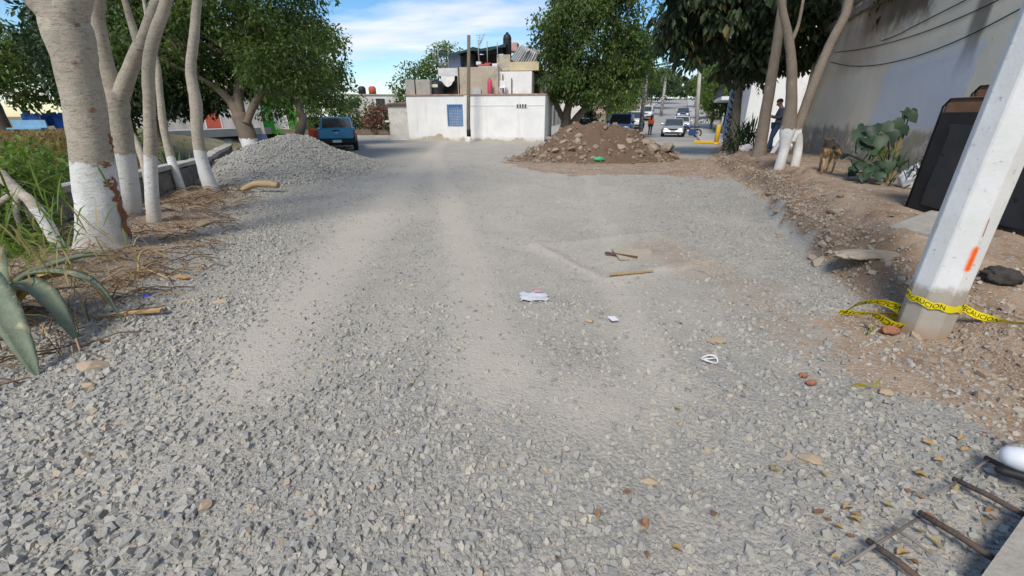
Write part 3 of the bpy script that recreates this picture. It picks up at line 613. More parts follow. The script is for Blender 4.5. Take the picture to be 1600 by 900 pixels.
# ------------------------------------------------------------------ canal far side
fm = mat('far_bank_stone', (.16, .15, .14), (.08, .08, .075), 1.5, .95, bump=.6)
m = MB(); m.box((0, 0, -.9), (17, .4, .72), Matrix.Translation((-42, 21.5, 0)) @ Matrix.Rotation(R(14), 4, 'Z')); tag(m.build('retaining_wall', fm, loc=(-42, 21.5, 0)), 'dark stone retaining wall of the far canal bank', 'wall')
m = MB(); m.box((0, 0, 0), (19, 2.2, .60), Matrix.Translation((-25.6, 24.5, 0)) @ Matrix.Rotation(R(83), 4, 'Z')); o = m.build('pavement', pave); tag(o, kind='structure')
# ------------------------------------------------------------------ white corner house
HO = Vector((-7.16, 31.03, 0)); HA = math.atan2(-1.5, 9.3); HU = Vector((math.cos(HA), math.sin(HA), 0)); HW = Vector((-HU.y, HU.x, 0))
def hl(u, v, b):
    d = ray(u, v); o = Vector((0, 0, CAMH)); t = (b - (o - HO).dot(HW)) / d.dot(HW); p = o + d * t
    return (p - HO).dot(HU), b, p.z
house = thing('corner_house', 'white plastered corner house with a blue barred window', 'house', HO, HA)
wh = mat('white_wall', (.80, .80, .78), (.70, .70, .68), 1.1, .88, bump=.25, stains=(.62, .61, .58), sscale=.9)
def house_mat():
    m, N, L = newmat('peeling_white'); out = nn(N, 'ShaderNodeOutputMaterial'); p = nn(N, 'ShaderNodeBsdfPrincipled'); p.inputs['Roughness'].default_value = .9; p.inputs['Specular IOR Level'].default_value = .15
    tc = nn(N, 'ShaderNodeTexCoord'); O = tc.outputs['Object']; sp = nn(N, 'ShaderNodeSeparateXYZ'); L.new(O, sp.inputs[0])
    def noi(s, d=6, r=.6, sc=(1, 1, 1)):
        mp = nn(N, 'ShaderNodeMapping'); mp.inputs['Scale'].default_value = sc; L.new(O, mp.inputs[0]); n = nn(N, 'ShaderNodeTexNoise', Scale=s, Detail=float(d), Roughness=r); L.new(mp.outputs[0], n.inputs['Vector']); return n.outputs['Fac']
    c = mixc(N, L, ramp(N, L, noi(1.0, 7), [(.35, 0), (.7, 1)]), (.82, .82, .81), (.70, .70, .69))
    c = mixc(N, L, ramp(N, L, noi(2.4, 6, .65, (1, 1, .12)), [(.55, 0), (.72, .5)]), c, (.55, .545, .53))
    h = math_(N, L, 'ADD', sp.outputs['Z'], math_(N, L, 'MULTIPLY_ADD', noi(.75, 7, .65), -1.9, 1.12))
    bare = mixc(N, L, noi(5, 6, .7), (.50, .44, .34), (.34, .30, .24)); c = mixc(N, L, ramp(N, L, h, [(.30, 1), (.38, 0)]), c, bare)
    c = mixc(N, L, ramp(N, L, math_(N, L, 'ADD', sp.outputs['Z'], math_(N, L, 'MULTIPLY', noi(3), .3)), [(.2, .6), (.5, 0)]), c, (.46, .43, .38))
    L.new(c, p.inputs['Base Color']); b = nn(N, 'ShaderNodeBump', Strength=.4, Distance=.02); L.new(noi(6, 6, .7), b.inputs['Height']); L.new(b.outputs[0], p.inputs['Normal']); L.new(p.outputs[0], out.inputs[0]); return m
whd = house_mat()
A0, A1, HD, HT = 0, 9.42, 6.3, 2.87
wx0, _, wz1 = hl(698, 163, 0); wx1, _, wz0 = hl(724, 197, 0)
m = MB(); m.box((0, 0, .5), (wx0, .22, HT)); m.box((wx1, 0, .5), (A1, .22, HT)); m.box((wx0, 0, .5), (wx1, .22, wz0)); m.box((wx0, 0, wz1), (wx1, .22, HT))
m.build('front_wall', whd, house, False)
m = MB(); m.box((0, .0, -.1), (A1, .22, .5)); m.build('plinth', whd, house, False)
m = MB(); m.box((0, .22, -.1), (.22, HD, HT)); m.box((A1 - .22, .22, -.1), (A1, HD, HT)); m.box((.22, HD - .22, -.1), (A1 - .22, HD, HT)); m.build('side_wall', whd, house, False)
m = MB(); m.box((-.06, -.07, HT), (A1 + .06, HD, HT + .07)); m.build('roof_slab', mat('rust_edge', (.30, .16, .12), (.42, .34, .29), 2, .9), house, False)
# pilaster, vent and small pipes on the front
px0 = hl(729, 200, 0)[0]; m = MB(); m.box((px0 - .1, -.06, .0), (px0 + .16, -.003, HT - .01)); m.build('pilaster', wh, house, False)
vx0, _, vz1 = hl(807, 163, 0); vx1, _, vz0 = hl(823, 168.5, 0); vt = MB(); vt.box((vx0, -.03, vz0), (vx1, -.003, vz1)); vt = vt.build('vent', mat('vent_dark', (.10, .10, .10), None, 3), house, False)
m = MB()
for q in range(5):
    x = vx0 + (vx1 - vx0) * q / 4; m.box((x - .025, -.05, vz0 - .02), (x + .025, -.031, vz1 + .02))
m.build('vent_bars', wh, vt, False)
bluep = mat('blue_paint', (.10, .22, .48), (.14, .29, .55), 6, .5)
wo = MB(); wo.box((wx0, .12, wz0), (wx1, .15, wz1)); wo = wo.build('window', mat('window_pane', (.62, .66, .72), (.5, .55, .62), 1.5, .3, spec=.5), house, False)
m = MB(); e = .06
m.box((wx0, -.03, wz0), (wx0 + e, .05, wz1)); m.box((wx1 - e, -.03, wz0), (wx1, .05, wz1)); m.box((wx0 + e, -.03, wz0), (wx1 - e, .05, wz0 + e)); m.box((wx0 + e, -.03, wz1 - e), (wx1 - e, .05, wz1))
m.build('frame', bluep, wo, False)
m = MB()
for q in range(1, 8): x = wx0 + (wx1 - wx0) * q / 8; m.box((x - .018, -.04, wz0 + .03), (x + .018, -.012, wz1 - .03))
for q in range(1, 8): z = wz0 + (wz1 - wz0) * q / 8; m.box((wx0 + .03, -.01, z - .012), (wx1 - .03, .012, z + .012))
m.build('grille', bluep, wo, False)
# low annex with a tin roof on the left
an = thing('annex_shed', 'low whitewashed shed joined to the left end of the white house', 'shed', HO, HA)
ax0 = hl(610, 200, 1.0)[0]
m = MB(); m.box((ax0, .9, -.1), (-.01, 1.1, 2.35)); m.box((ax0, 1.1, -.1), (ax0 + .2, 5, 2.35)); m.build('wall', mat('annex_wall', (.66, .64, .60), (.52, .50, .46), 1.5, .9, bump=.3, stains=(.42, .38, .32)), an, False)
m = MB()
for q in range(9): y = .7 + q * .5; m.box((ax0 - .15, y, 2.36 + .03 * q + (.03 if q % 2 else 0)), (-.02, y + .49, 2.39 + .03 * q + (.03 if q % 2 else 0)))
m.build('tin_roof', mat('rusty_tin', (.30, .22, .17), (.18, .13, .10), 3, .7, metal=.3), an, False)
m = MB(); m.box((ax0 - .25, .8, 1.2), (ax0 + .05, .95, 1.32)); m.build('pipe_stub', wh, an, False)
# upper storeys
cgrey = mat('grey_block', (.42, .40, .36), (.32, .30, .27), 2, .95, bump=.5, stains=(.24, .23, .2))
cbeige = mat('beige_render', (.50, .43, .33), (.40, .345, .265), 1.3, .95, bump=.4, stains=(.30, .27, .22))
def hbox(u0, v0, u1, v1, b, dep, m, name, par, bev=0.0):
    a = hl(u0, v1, b); c = hl(u1, v0, b); q = MB(); q.box((a[0], b, a[2]), (c[0], b + dep, c[2]), None, bev); return q.build(name, m, par, False)
up = thing('upper_storey', 'unfinished upper storeys of grey block and beige render above the white house', 'house', HO + Vector((0, 0, HT + .075)), HA)
up.location = HO; 
def hb(*a, **k): return hbox(*a, **k)
o = hb(635, 124, 671, 150.3, .15, 2.6, cgrey, 'block_wall', up)
b0 = hl(671, 120, 2.2)
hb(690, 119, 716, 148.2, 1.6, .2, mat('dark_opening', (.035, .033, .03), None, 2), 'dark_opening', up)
hb(716, 104, 778, 148.0, 1.2, 4.0, cbeige, 'rendered_wall', up)
hb(685, 106, 716, 119, 1.4, 3.5, mat('pale_ledge', (.66, .66, .66), (.56, .56, .56), 2, .9), 'pale_ledge', up)
hb(778, 111, 831, 147.2, 1.6, 4.0, wh, 'white_wall', up)
hb(776.5, 85, 797, 110.5, 2.5, 3.0, cbeige, 'rendered_wall', up)
hb(797, 96, 842, 110.5, 2.2, 3.2, mat('ochre_render', (.44, .37, .26), (.55, .45, .28), 1.5, .95, bump=.4), 'rendered_wall', up)
hb(701, 86, 719, 106.5, 3.2, 2.0, mat('blue_grey_wall', (.28, .33, .42), (.36, .41, .5), 3, .9), 'blue_wall', up)
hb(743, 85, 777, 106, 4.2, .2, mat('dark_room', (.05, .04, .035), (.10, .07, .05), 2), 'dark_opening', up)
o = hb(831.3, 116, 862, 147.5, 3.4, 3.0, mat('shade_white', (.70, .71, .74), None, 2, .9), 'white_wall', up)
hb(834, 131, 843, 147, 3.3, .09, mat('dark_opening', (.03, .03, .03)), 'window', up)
for u, v0, v1, b in ((647, 118, 149, .1), (785.5, 116, 145, 1.5), (799.5, 122, 147, 1.5), (716, 104, 147, 1.15)):
    p = hl(u, v0, b); q = hl(u, v1, b); m = MB(); m.tube([(p[0], b, q[2]), (p[0], b, p[2])], .03, 6); m.build('pipe', mat('black_cable', (.03, .03, .03), None, 2, .6), up, False)
m = MB(); p = hl(687, 98, 1.45); q = hl(700, 106, 1.45)
for k in range(6): x = p[0] + (q[0] - p[0]) * k / 5; m.tube([(x, 1.45, q[2]), (x, 1.45, p[2])], .018, 4)
m.tube([(p[0], 1.45, p[2]), (q[0], 1.45, p[2])], .025, 5); m.build('railing', mat('net_post', (.35, .35, .36), None, 2, .7, metal=.4), up, False)
p = hl(735, 165, 0); m = MB(); m.box((p[0], -.022, p[2] - .02), (A1 - .05, -.003, p[2] + .02)); m.build('ledge_line', wh, house, False)
# shade net on posts
m = MB(); pts0 = [hl(u, v, 2.4) for u, v in [(683, 80), (695, 84), (708, 81), (722, 78), (737, 72), (750, 75), (764, 72), (778, 70), (790, 66)]]
vs = []
for k, p in enumerate(pts0):
    for b, dz in ((0, -.28 + .1 * (k % 2)), (.3, 0), (1.4, .08), (2.8, -.05)): vs.append((p[0], p[1] + b, p[2] + dz - .02 * k * (b > 1)))
m.add(vs, [(4 * i + k, 4 * i + 4 + k, 4 * i + 5 + k, 4 * i + 1 + k) for i in range(len(pts0) - 1) for k in range(3)], True)
net = thing('shade_net', 'dark green shade net stretched over the roof terrace', 'shade net', HO, HA); m.build('net', mat('green_net', (.012, .05, .045), (.02, .035, .035), 4, .9), net, False)
m = MB()
for u, v0, v1, b in [(676, 78, 96, 2.4), (684, 78, 107, 2.4), (700, 76, 106, 2.6), (747, 62, 107, 2.3), (761, 64, 107, 2.3), (777, 66, 90, 2.3)]:
    p = hl(u, v0, b); q = hl(u, v1, b); m = MB(); m.tube([(p[0], b, q[2]), (p[0], b, p[2])], .03, 6); m.build('post', mat('net_post', (.35, .35, .36), None, 2, .7, metal=.4), net, False)
p = hl(676, 79, 2.4); q = hl(702, 76, 2.4); m = MB(); m.tube([p, q], .02, 5); m.build('crossbar', mat('net_post', (.35, .35, .36)), net, False); p = hl(676, 94, 2.4); q = hl(686, 98, 2.4); m = MB(); m.tube([p, q], .02, 5); m.build('crossbar', mat('net_post', (.35, .35, .36)), net, False)
blackp = mat('black_plastic', (.018, .018, .02), (.03, .03, .032), 3, .55)
def tank(u0, u1, v0, v1, b, label):
    a = hl(u0, v1, b); c = hl(u1, v0, b); r = (c[0] - a[0]) / 2; h = c[2] - a[2]; cx = (a[0] + c[0]) / 2
    t = thing('water_tank', label, 'water tank', HO + HU * cx + HW * (b + r) + Vector((0, 0, a[2])), HA, 'black rooftop water tanks')
    m = MB(); pr = [(r * .97, 0), (r, .04 * h)]
    for q in range(5): z = (.1 + .12 * q) * h; pr += [(r, z), (r * .96, z + .03 * h), (r, z + .06 * h)]
    pr += [(r, .74 * h), (r * .8, .86 * h), (r * .42, .94 * h), (r * .3, .95 * h)]; m.lathe(pr, seg=18); m.build('barrel', blackp, t, False)
    m = MB(); m.lathe([(r * .33, .945 * h), (r * .33, .985 * h), (r * .2, h), (0, h)], seg=14); m.build('lid', blackp, t, False)
    return t, r, h
t, r, h = tank(669, 689, 123, 149.5, .5, 'squat black water tank with a pale label, on the white house roof')
m = MB(); m.box((-.22, -r - .02, .5 * h), (.22, -r + .06, .68 * h)); m.build('label', mat('tank_label', (.55, .6, .45), (.7, .7, .66), 9), t, False)
tank(721, 742.5, 76, 104.5, 2.9, 'tall black water tank under the shade net')
tank(785, 798, 49, 85.2, 3.2, 'slim black water tank standing highest on the roof')
m = MB()
for q in range(9):
    a = hl(689.5 + 2.6 * q, 119, 1.35); s = .42 * math.sin(math.pi * q / 8)
    m.v += [(a[0], 1.35, a[2]), (a[0], 1.25 - .1 * (q % 2), a[2] - .25 - s)]; m.sm += []
m.f = [(2 * q, 2 * q + 1, 2 * q + 3, 2 * q + 2) for q in range(8)]; m.sm = [True] * 8
o = m.build('cloth', mat('white_cloth', (.72, .7, .66), (.55, .53, .5), 5), None, False); o.location = HO; o.rotation_euler = (0, 0, HA); tag(o, 'off white cloth hung under the ledge beside the squat tank', 'cloth')
# pink gas cylinder, striped boards, chair, antenna, corrugated sheets
p = hl(765.5, 148, .8); t = thing('gas_cylinder', 'tall pink red gas cylinder on the white house roof', 'gas cylinder', HO + HU * p[0] + HW * .8 + Vector((0, 0, HT + .07)), HA)
m = MB(); m.lathe([(.14, 0), (.16, .05), (.16, .78), (.12, .87), (.06, .9)], seg=14); m.build('body', mat('pink_paint', (.62, .08, .14), (.5, .07, .12), 4, .5), t, False)
m = MB(); m.lathe([(.06, .9), (.06, .96), (0, .97)], seg=10); m.build('valve', mat('pink_paint', (.62, .08, .14)), t, False)
m = MB(); a = hl(738, 139, 1.1); b = hl(752, 147.5, 1.1); m.box((a[0], 1.05, HT + .07), (b[0], 1.15, a[2]), None, .02); o = m.build('sheet', mat('grey_sheet', (.45, .5, .55), None, 3)); o.location = HO; o.rotation_euler = (0, 0, HA); tag(o, 'pale grey board leaning beside the pink cylinder', 'board')
t = thing('plastic_chair', 'white chair standing by the white upper wall', 'chair', HO + HU * hl(785, 146, 1.0)[0] + HW * 1.0 + Vector((0, 0, HT + .07)), HA)
whp = mat('white_plastic', (.75, .75, .75), None, 3, .4)
m = MB(); m.box((-.22, -.2, .38), (.22, .22, .43), None, .02); m.build('seat', whp, t, False)
m = MB(); m.box((-.22, .19, .43), (.22, .23, .85), None, .02); m.build('backrest', whp, t, False)
for sx in (-.19, .19):
    for sy in (-.17, .18): m = MB(); m.tube([(sx, sy, 0), (sx, sy, .38)], .022, 6); m.build('leg', whp, t, False)
t = thing('striped_boards', 'stack of red and white boards on the beige upper floor', 'boards', HO, HA)
for q, (u0, v0, u1, v1, cc) in enumerate([(744, 96, 751, 101, (.7, .7, .7)), (746, 100, 765, 103, (.5, .12, .1)), (748, 103.3, 777, 105.5, (.72, .72, .72)), (757, 98, 767, 100, (.45, .1, .08)), (769, 99, 777, 103, (.74, .74, .72))]):
    a = hl(u0, v1, 2.0); b = hl(u1, v0, 2.0); m = MB(); m.box((a[0], 2.0, a[2]), (b[0], 2.5, b[2])); m.build('board', mat('board_%d' % q, cc, None, 4), t, False)
m = MB(); p = hl(749, 105, 2.8); q = hl(749.5, 55, 2.8); m.tube([(p[0], 2.8, p[2]), (q[0], 2.8, q[2])], .022, 6); r_ = hl(757, 53, 2.8); s_ = hl(749, 70, 2.8); m.tube([(s_[0], 2.8, s_[2]), (r_[0], 2.8, r_[2])], .03, 6)
for k in range(5): z = q[2] - .15 * k; m.tube([(q[0] - .25 + .03 * k, 2.8, z), (q[0] + .25 - .03 * k, 2.8, z)], .012, 5)
o = m.build('antenna', mat('antenna_metal', (.4, .4, .4), None, 3, .5, metal=.6)); o.location = HO; o.rotation_euler = (0, 0, HA); tag(o, 'thin roof antenna with a slanted rod above the shade net', 'antenna')
cs = thing('sheet_pile', 'jumbled grey corrugated roofing sheets leaning on the roof', 'roofing sheets', HO, HA)
for k in range(8):
    a = Vector(hl(803 + 4.0 * k, 95.5, 2.3 + .15 * k)); b = Vector(hl(815 + 3.6 * k + random.uniform(-2, 2), 73 + 1.2 * k + random.uniform(-3, 2), 2.7 + .15 * k)); m = MB(); d = (b - a); n_ = Vector((0, 1, 0)); sd_ = d.cross(n_).normalized()
    vs = []
    for q in range(9):
        off = sd_ * ((q - 4) * .07) + n_ * (.025 if q % 2 else -.025); vs += [a + off, b + off]
    m.add(vs, [(2 * q, 2 * q + 2, 2 * q + 3, 2 * q + 1) for q in range(8)]); m.build('sheet', mat('corrugated_%d' % (k % 3), [(.34, .34, .34), (.44, .44, .45), (.52, .52, .52)][k % 3], None, 3, .6, metal=.2), cs, False)
o = hb(796, 66, 808, 80, 4.5, 1.0, mat('red_roof_thing', (.5, .16, .10), (.6, .55, .5), 3), 'tiled_edge', up)
# ------------------------------------------------------------------ utility pole in front of the house
p = gp(733, 222.5); t = thing('utility_pole', 'slim brown utility pole standing before the white house', 'utility pole', (p.x, p.y, 0)); m = MB()
top = at(732, 55, p.y); m.tube([(p.x, p.y, -.3), (p.x, p.y, 1.2), (top.x + .02, p.y, top.z)], [.13, .12, .1], 10); m.build('shaft', mat('brown_pole', (.20, .165, .12), (.13, .105, .08), 3, .9, stretch=(4, 4, .5)), t)
m = MB(); m.lathe([(.14, -.2), (.14, .35), (.132, .36)], (p.x, p.y, 0), 12); m.build('painted_base', wh, t)
m = MB(); m.lathe([(.135, .36), (.135, .8), (.128, .81)], (p.x, p.y, 0), 12); m.build('black_band', blackp, t)
# ------------------------------------------------------------------ leaning-looking big concrete pole, right foreground
def pole_mat():
    m, N, L = newmat('painted_pole'); out = nn(N, 'ShaderNodeOutputMaterial'); p = nn(N, 'ShaderNodeBsdfPrincipled'); p.inputs['Roughness'].default_value = .75; p.inputs['Specular IOR Level'].default_value = .25
    tc = nn(N, 'ShaderNodeTexCoord'); O = tc.outputs['Object']; sp = nn(N, 'ShaderNodeSeparateXYZ'); L.new(O, sp.inputs[0])
    def noi(s, d=6, r=.6, sc=(1, 1, 1)):
        mp = nn(N, 'ShaderNodeMapping'); mp.inputs['Scale'].default_value = sc; L.new(O, mp.inputs[0]); n = nn(N, 'ShaderNodeTexNoise', Scale=s, Detail=float(d), Roughness=r); L.new(mp.outputs[0], n.inputs['Vector']); return n.outputs['Fac']
    paint = mixc(N, L, ramp(N, L, noi(2.5, 7), [(.3, 0), (.75, 1)]), (.76, .77, .77), (.62, .62, .60))
    paint = mixc(N, L, ramp(N, L, noi(22, 4, .7), [(.62, 0), (.68, .8)]), paint, (.42, .40, .37))
    paint = mixc(N, L, ramp(N, L, noi(5, 8, .75, (1, 1, .4)), [(.64, 0), (.69, .75)]), paint, (.34, .32, .29))
    raw = mixc(N, L, noi(9, 6), (.46, .415, .345), (.34, .305, .255))
    raw = mixc(N, L, ramp(N, L, math_(N, L, 'ADD', sp.outputs['Z'], math_(N, L, 'MULTIPLY', noi(4), .12)), [(.05, 1), (.2, 0)]), raw, (.36, .22, .13))
    f = ramp(N, L, math_(N, L, 'ADD', sp.outputs['Z'], math_(N, L, 'MULTIPLY_ADD', noi(9, 7, .7), .22, -.11)), [(.41, 0), (.47, 1)])
    PA, PB = SPRAY; vm = nn(N, 'ShaderNodeVectorMath'); vm.operation = 'SUBTRACT'; L.new(O, vm.inputs[0]); vm.inputs[1].default_value = (PA + PB) / 2
    s3 = nn(N, 'ShaderNodeSeparateXYZ'); L.new(vm.outputs[0], s3.inputs[0]); hd_ = math_(N, L, 'SQRT', math_(N, L, 'ADD', math_(N, L, 'POWER', s3.outputs['X'], 2.0), math_(N, L, 'POWER', s3.outputs['Y'], 2.0)))
    dz_ = math_(N, L, 'MAXIMUM', math_(N, L, 'SUBTRACT', math_(N, L, 'ABSOLUTE', s3.outputs['Z']), .07), 0.0); ds = math_(N, L, 'SQRT', math_(N, L, 'ADD', math_(N, L, 'POWER', hd_, 2.0), math_(N, L, 'POWER', dz_, 2.0)))
    ds = math_(N, L, 'ADD', ds, math_(N, L, 'MULTIPLY_ADD', noi(30, 4, .7), .024, -.012))
    cc = mixc(N, L, f, raw, paint); cc = mixc(N, L, ramp(N, L, ds, [(.014, 1), (.036, 0)]), cc, (.93, .15, .02))
    L.new(cc, p.inputs['Base Color'])
    b = nn(N, 'ShaderNodeBump', Strength=.35, Distance=.01); L.new(noi(18, 6, .7), b.inputs['Height']); L.new(b.outputs[0], p.inputs['Normal']); L.new(p.outputs[0], out.inputs[0]); return m
PX, PY = 3.33, 3.03
bp = thing('concrete_pole', 'thick white painted octagonal concrete pole with an orange mark', 'pole', (PX, PY, zf(PX, PY) - .02))
pz = zf(PX, PY) - .02; PR0, PR1, PH = .168, .10, 9.0; PROT = R(9)
def pr(z): return PR0 + (PR1 - PR0) * z / PH
def pole_face_pt(k, s, z, off=.002):    # a point on face k of the shaft, s across (-1..1)
    r = pr(z); a0 = PROT + math.pi / 4 * (k + .5) + .045; a1 = PROT + math.pi / 4 * (k + 1.5) - .045
    p = Vector((r * math.cos(a0), r * math.sin(a0), z)).lerp(Vector((r * math.cos(a1), r * math.sin(a1), z)), .5 + .5 * s); am = PROT + math.pi / 4 * (k + 1)
    return p + Vector((math.cos(am), math.sin(am), 0)) * off
def facing(k): a = PROT + math.pi / 4 * (k + 1); n_ = Vector((math.cos(a), math.sin(a), 0)); v = -Vector((PX, PY, 0)).normalized(); return n_.dot(v)
fk = sorted(range(8), key=facing)[::-1][:3]; fk = sorted(fk, key=lambda k: (PROT + math.pi / 4 * (k + 1)) % (2 * math.pi))   # from the left face to the right face
K2 = fk[2]; K1 = fk[1]
SPRAY = (pole_face_pt(K2, -.75, .60), pole_face_pt(K2, -.75, .78))
m = MB(); ri = [(z, pr(z)) for z in (-.3, 0, .5, 1, 2, 4, PH)]
vs = []
for z, r in ri:
    for k in range(8):
        for da in (-.045, .045):
            a = PROT + math.pi / 4 * (k + .5) + da; vs.append((r * math.cos(a), r * math.sin(a), z))
m.add(vs, [(i * 16 + k, i * 16 + (k + 1) % 16, i * 16 + 16 + (k + 1) % 16, i * 16 + 16 + k) for i in range(len(ri) - 1) for k in range(16)] + [tuple((len(ri) - 1) * 16 + k for k in range(16))])
m.build('shaft', pole_mat(), bp, False)
# ------------------------------------------------------------------ houses along the street and across the canal
def simple_house(name, label, c, rz, w, d, h, m, feats, cat='house', roofm=None):
    t = thing(name, label, cat, c, rz); q = MB(); q.box((-w / 2, 0, -.3), (w / 2, d, h)); q.build('wall', m, t, False)
    q = MB(); q.box((-w / 2 - .12, -.12, h), (w / 2 + .12, d + .12, h + .14)); q.build('roof', roofm or cgrey, t, False)
    for nm, x0, z0, x1, z1, pr_, mm in feats: 
        q = MB(); q.box((x0, -pr_, z0), (x1, -.003, z1)); f = q.build(nm, mm, t, False)
        if nm in ('window', 'door', 'shop_front'):
            q = MB(); e = .07
            q.box((x0 - e, -pr_ - .02, z0), (x0, -.003, z1)); q.box((x1, -pr_ - .02, z0), (x1 + e, -.003, z1)); q.box((x0 - e, -pr_ - .02, z1), (x1 + e, -.003, z1 + e)); q.build('frame', wh, f, False)
    return t
dk = mat('dark_glass', (.03, .035, .04), (.05, .055, .06), 1, .2, spec=.6)
redm = mat('red_door', (.50, .10, .06), None, 3, .6); grn = mat('green_paint', (.07, .50, .05), (.06, .42, .05), 1.5, .8); gryb = mat('grey_house', (.48, .47, .46), (.40, .39, .38), 1.2, .9, stains=(.33, .32, .3)); terr = mat('terracotta', (.50, .22, .13), (.40, .17, .1), 5, .85, bump=.4, bscale=20)
p = at(338, 205, 40); simple_house('grey_house', 'grey plastered house with a red door across the canal', (p.x, 40, .3), R(32), 7.6, 5, 3.2, gryb, [('door', -.6, .3, .5, 2.2, .03, redm), ('window', -3.6, 1.1, -2.6, 2.1, .03, dk)], roofm=terr)
p = at(408, 205, 43); simple_house('green_shop', 'bright green shop front across the canal', (p.x, 43, .3), R(30), 6.5, 5, 3.0, grn, [('sign_board', -2.0, 1.75, .6, 2.15, .05, wh), ('shop_front', -2.0, .9, .6, 1.7, .03, dk), ('door', 1.3, .1, 2.4, 2.1, .03, wh)], 'shop')
p = at(285, 205, 44); simple_house('pale_house', 'low pale house half hidden behind the thin trunks', (p.x, 44, .3), R(30), 9, 5, 2.6, mat('pale_house', (.6, .58, .55), None, 1.5), [('window', -1, 1, .4, 1.9, .03, dk), ('door', 1.6, .1, 2.6, 2.1, .03, gryb)])
p = at(375, 160, 50); simple_house('orange_house', 'orange rendered house behind the dark tree', (p.x, 50, .3), R(25), 12, 6, 5.6, mat('orange_house', (.58, .30, .18), (.62, .50, .4), .8), [('window', -3, 3.4, -1.6, 4.6, .03, dk), ('window', 1, 3.4, 2.4, 4.6, .03, dk)], roofm=terr)
p = at(575, 155, 62); simple_house('roof_house', 'distant white house with roof tanks seen over the hedge', (p.x, 62, 0), R(10), 8, 5, 4.2, mat('cream_house', (.66, .64, .6), (.5, .45, .4), .8), [('window', -2.4, 2.6, -1.2, 3.8, .03, dk), ('window', 1.0, 2.6, 2.2, 3.8, .03, dk)])
for u, col, lab in ((567, blackp, 'small black tank on the distant roof'), (583, redm, 'small red tank on the distant roof')):
    p = at(u, 152, 63); t = tag(MB().lathe([(.5, 0), (.5, .8), (.3, 1.0), (0, 1.02)], (p.x, 63, 4.34), 12).build('water_tank', col, loc=(p.x, 63, 4.34)), lab, 'water tank')
# right side of the street
p = Vector((12.9, 24.5, 0)); t = simple_house('white_building', 'tall bright white building beyond the end of the plaster wall', (14.5, 24.2, .0), R(-20.3), 3.6, 8, 6.2, wh, [('ledge', -2.0, 5.2, 2.05, 5.4, .1, cgrey)], 'building')
t = simple_house('blue_column_house', 'house corner painted blue behind the palm trunk', (15.4, 30.2, 0), R(-20.3), 1.4, 4, 4.2, mat('blue_house', (.16, .28, .5), (.22, .34, .55), 2, .8), [('white_band', -.25, .0, .1, 4.2, .05, wh)], 'house')
BR = math.atan2(SD.y, SD.x) - math.pi / 2
def street_pt(Y, off): q = Vector((SC(Y), Y, 0)) + SN * off; return Vector((q.x, q.y, .062 * max(0, q.y - 45)))
p = street_pt(43, 5.8); t = thing('balcony_house', 'two storey house with white balcony and dark gated front on the street', 'house', p, BR)
m = MB(); m.box((.6, -3, -.2), (8, 9, 3.0)); m.build('dark_ground_floor', mat('gate_wall', (.16, .15, .14), (.1, .1, .1), 2), t, False)
m = MB(); m.box((.2, -3, 3.0), (8, 9, 6.0)); m.build('wall', gryb, t, False)
m = MB(); m.box((-1.1, -3.2, 2.85), (.6, 9.2, 3.12)); m.build('balcony_slab', wh, t, False)
for k in range(7): m = MB(); m.box((.35, -2.9 + 1.95 * k, -.1), (.6, -2.55 + 1.95 * k, 2.85)); m.build('column', mat('column_paint', (.5, .48, .45), None, 2), t, False)
m = MB()
for k in range(40): m.tube([(-1.0, -3.1 + .31 * k, 3.12), (-1.0, -3.1 + .31 * k, 3.95)], .02, 4, smooth=False)
m.tube([(-1.0, -3.15, 3.98), (-1.0, 9.1, 3.98)], .03, 5); m.tube([(-1.0, -3.1, 3.98), (.2, -3.1, 3.98)], .03, 5); m.build('railing', mat('rail_dark', (.08, .08, .08)), t, False)
for k in range(3): m = MB(); m.box((.14, -1.6 + 3.6 * k, 3.5), (.199, -.2 + 3.6 * k, 5.2)); m.build('window', dk, t, False)
p = street_pt(36, 3.6); m = MB(); m.box((0, 0, -.1), (.3, 9, .75), Matrix.Translation(p + SN * 1.9) @ Matrix.Rotation(BR, 4, 'Z'), .03); tag(m.build('planter_wall', cbeige, loc=p), 'low beige wall at the pavement edge below the street pole', 'wall')
for k, (Y, off, w_, h_, cc, lab) in enumerate([(50, -12.5, 6, 4.4, (.60, .56, .5), 'cream house behind the weeping tree on the far street'), (63, -11, 7, 5.5, (.68, .66, .62), 'pale two storey house with beige parapet up the street'), (78, -10.5, 8, 4.6, (.58, .42, .34), 'low salmon house far up the street'), (66, 7, 7, 5.2, (.55, .54, .52), 'grey house far up the right side of the street'), (92, 7, 9, 5.0, (.62, .6, .56), 'whitish house near the top of the street')]):
    p = street_pt(Y, off); t = simple_house('street_house', lab, p, BR + (math.pi / 2 if off < 0 else -math.pi / 2), w_, 6, h_, mat('street_house_%d' % k, cc, None, 1), [('door', -.6, 0, .5, 2.1, .03, dk), ('window', 1.3, 1.0, 2.4, 2.1, .03, dk), ('window', -2.3, 1.0, -1.2, 2.1, .03, dk)])
p = gp(1087, 213); p = Vector((p.x, p.y, 0)); t = thing('utility_pole', 'pale concrete utility pole on the pavement beside the parked silver car', 'utility pole', p)
m = MB(); q = at(1092, 95, p.y); m.tube([(p.x, p.y, -.2), (q.x, p.y, q.z + 1.4)], [.17, .12], 10); m.build('shaft', mat('pale_pole', (.52, .50, .46), (.42, .4, .36), 2, .9), t)
m = MB(); m.box((q.x - .9, p.y - .06, q.z + .5), (q.x + .9, p.y + .06, q.z + .62)); m.build('crossarm', mat('pale_pole', (.5, .5, .5)), t)
m = MB()
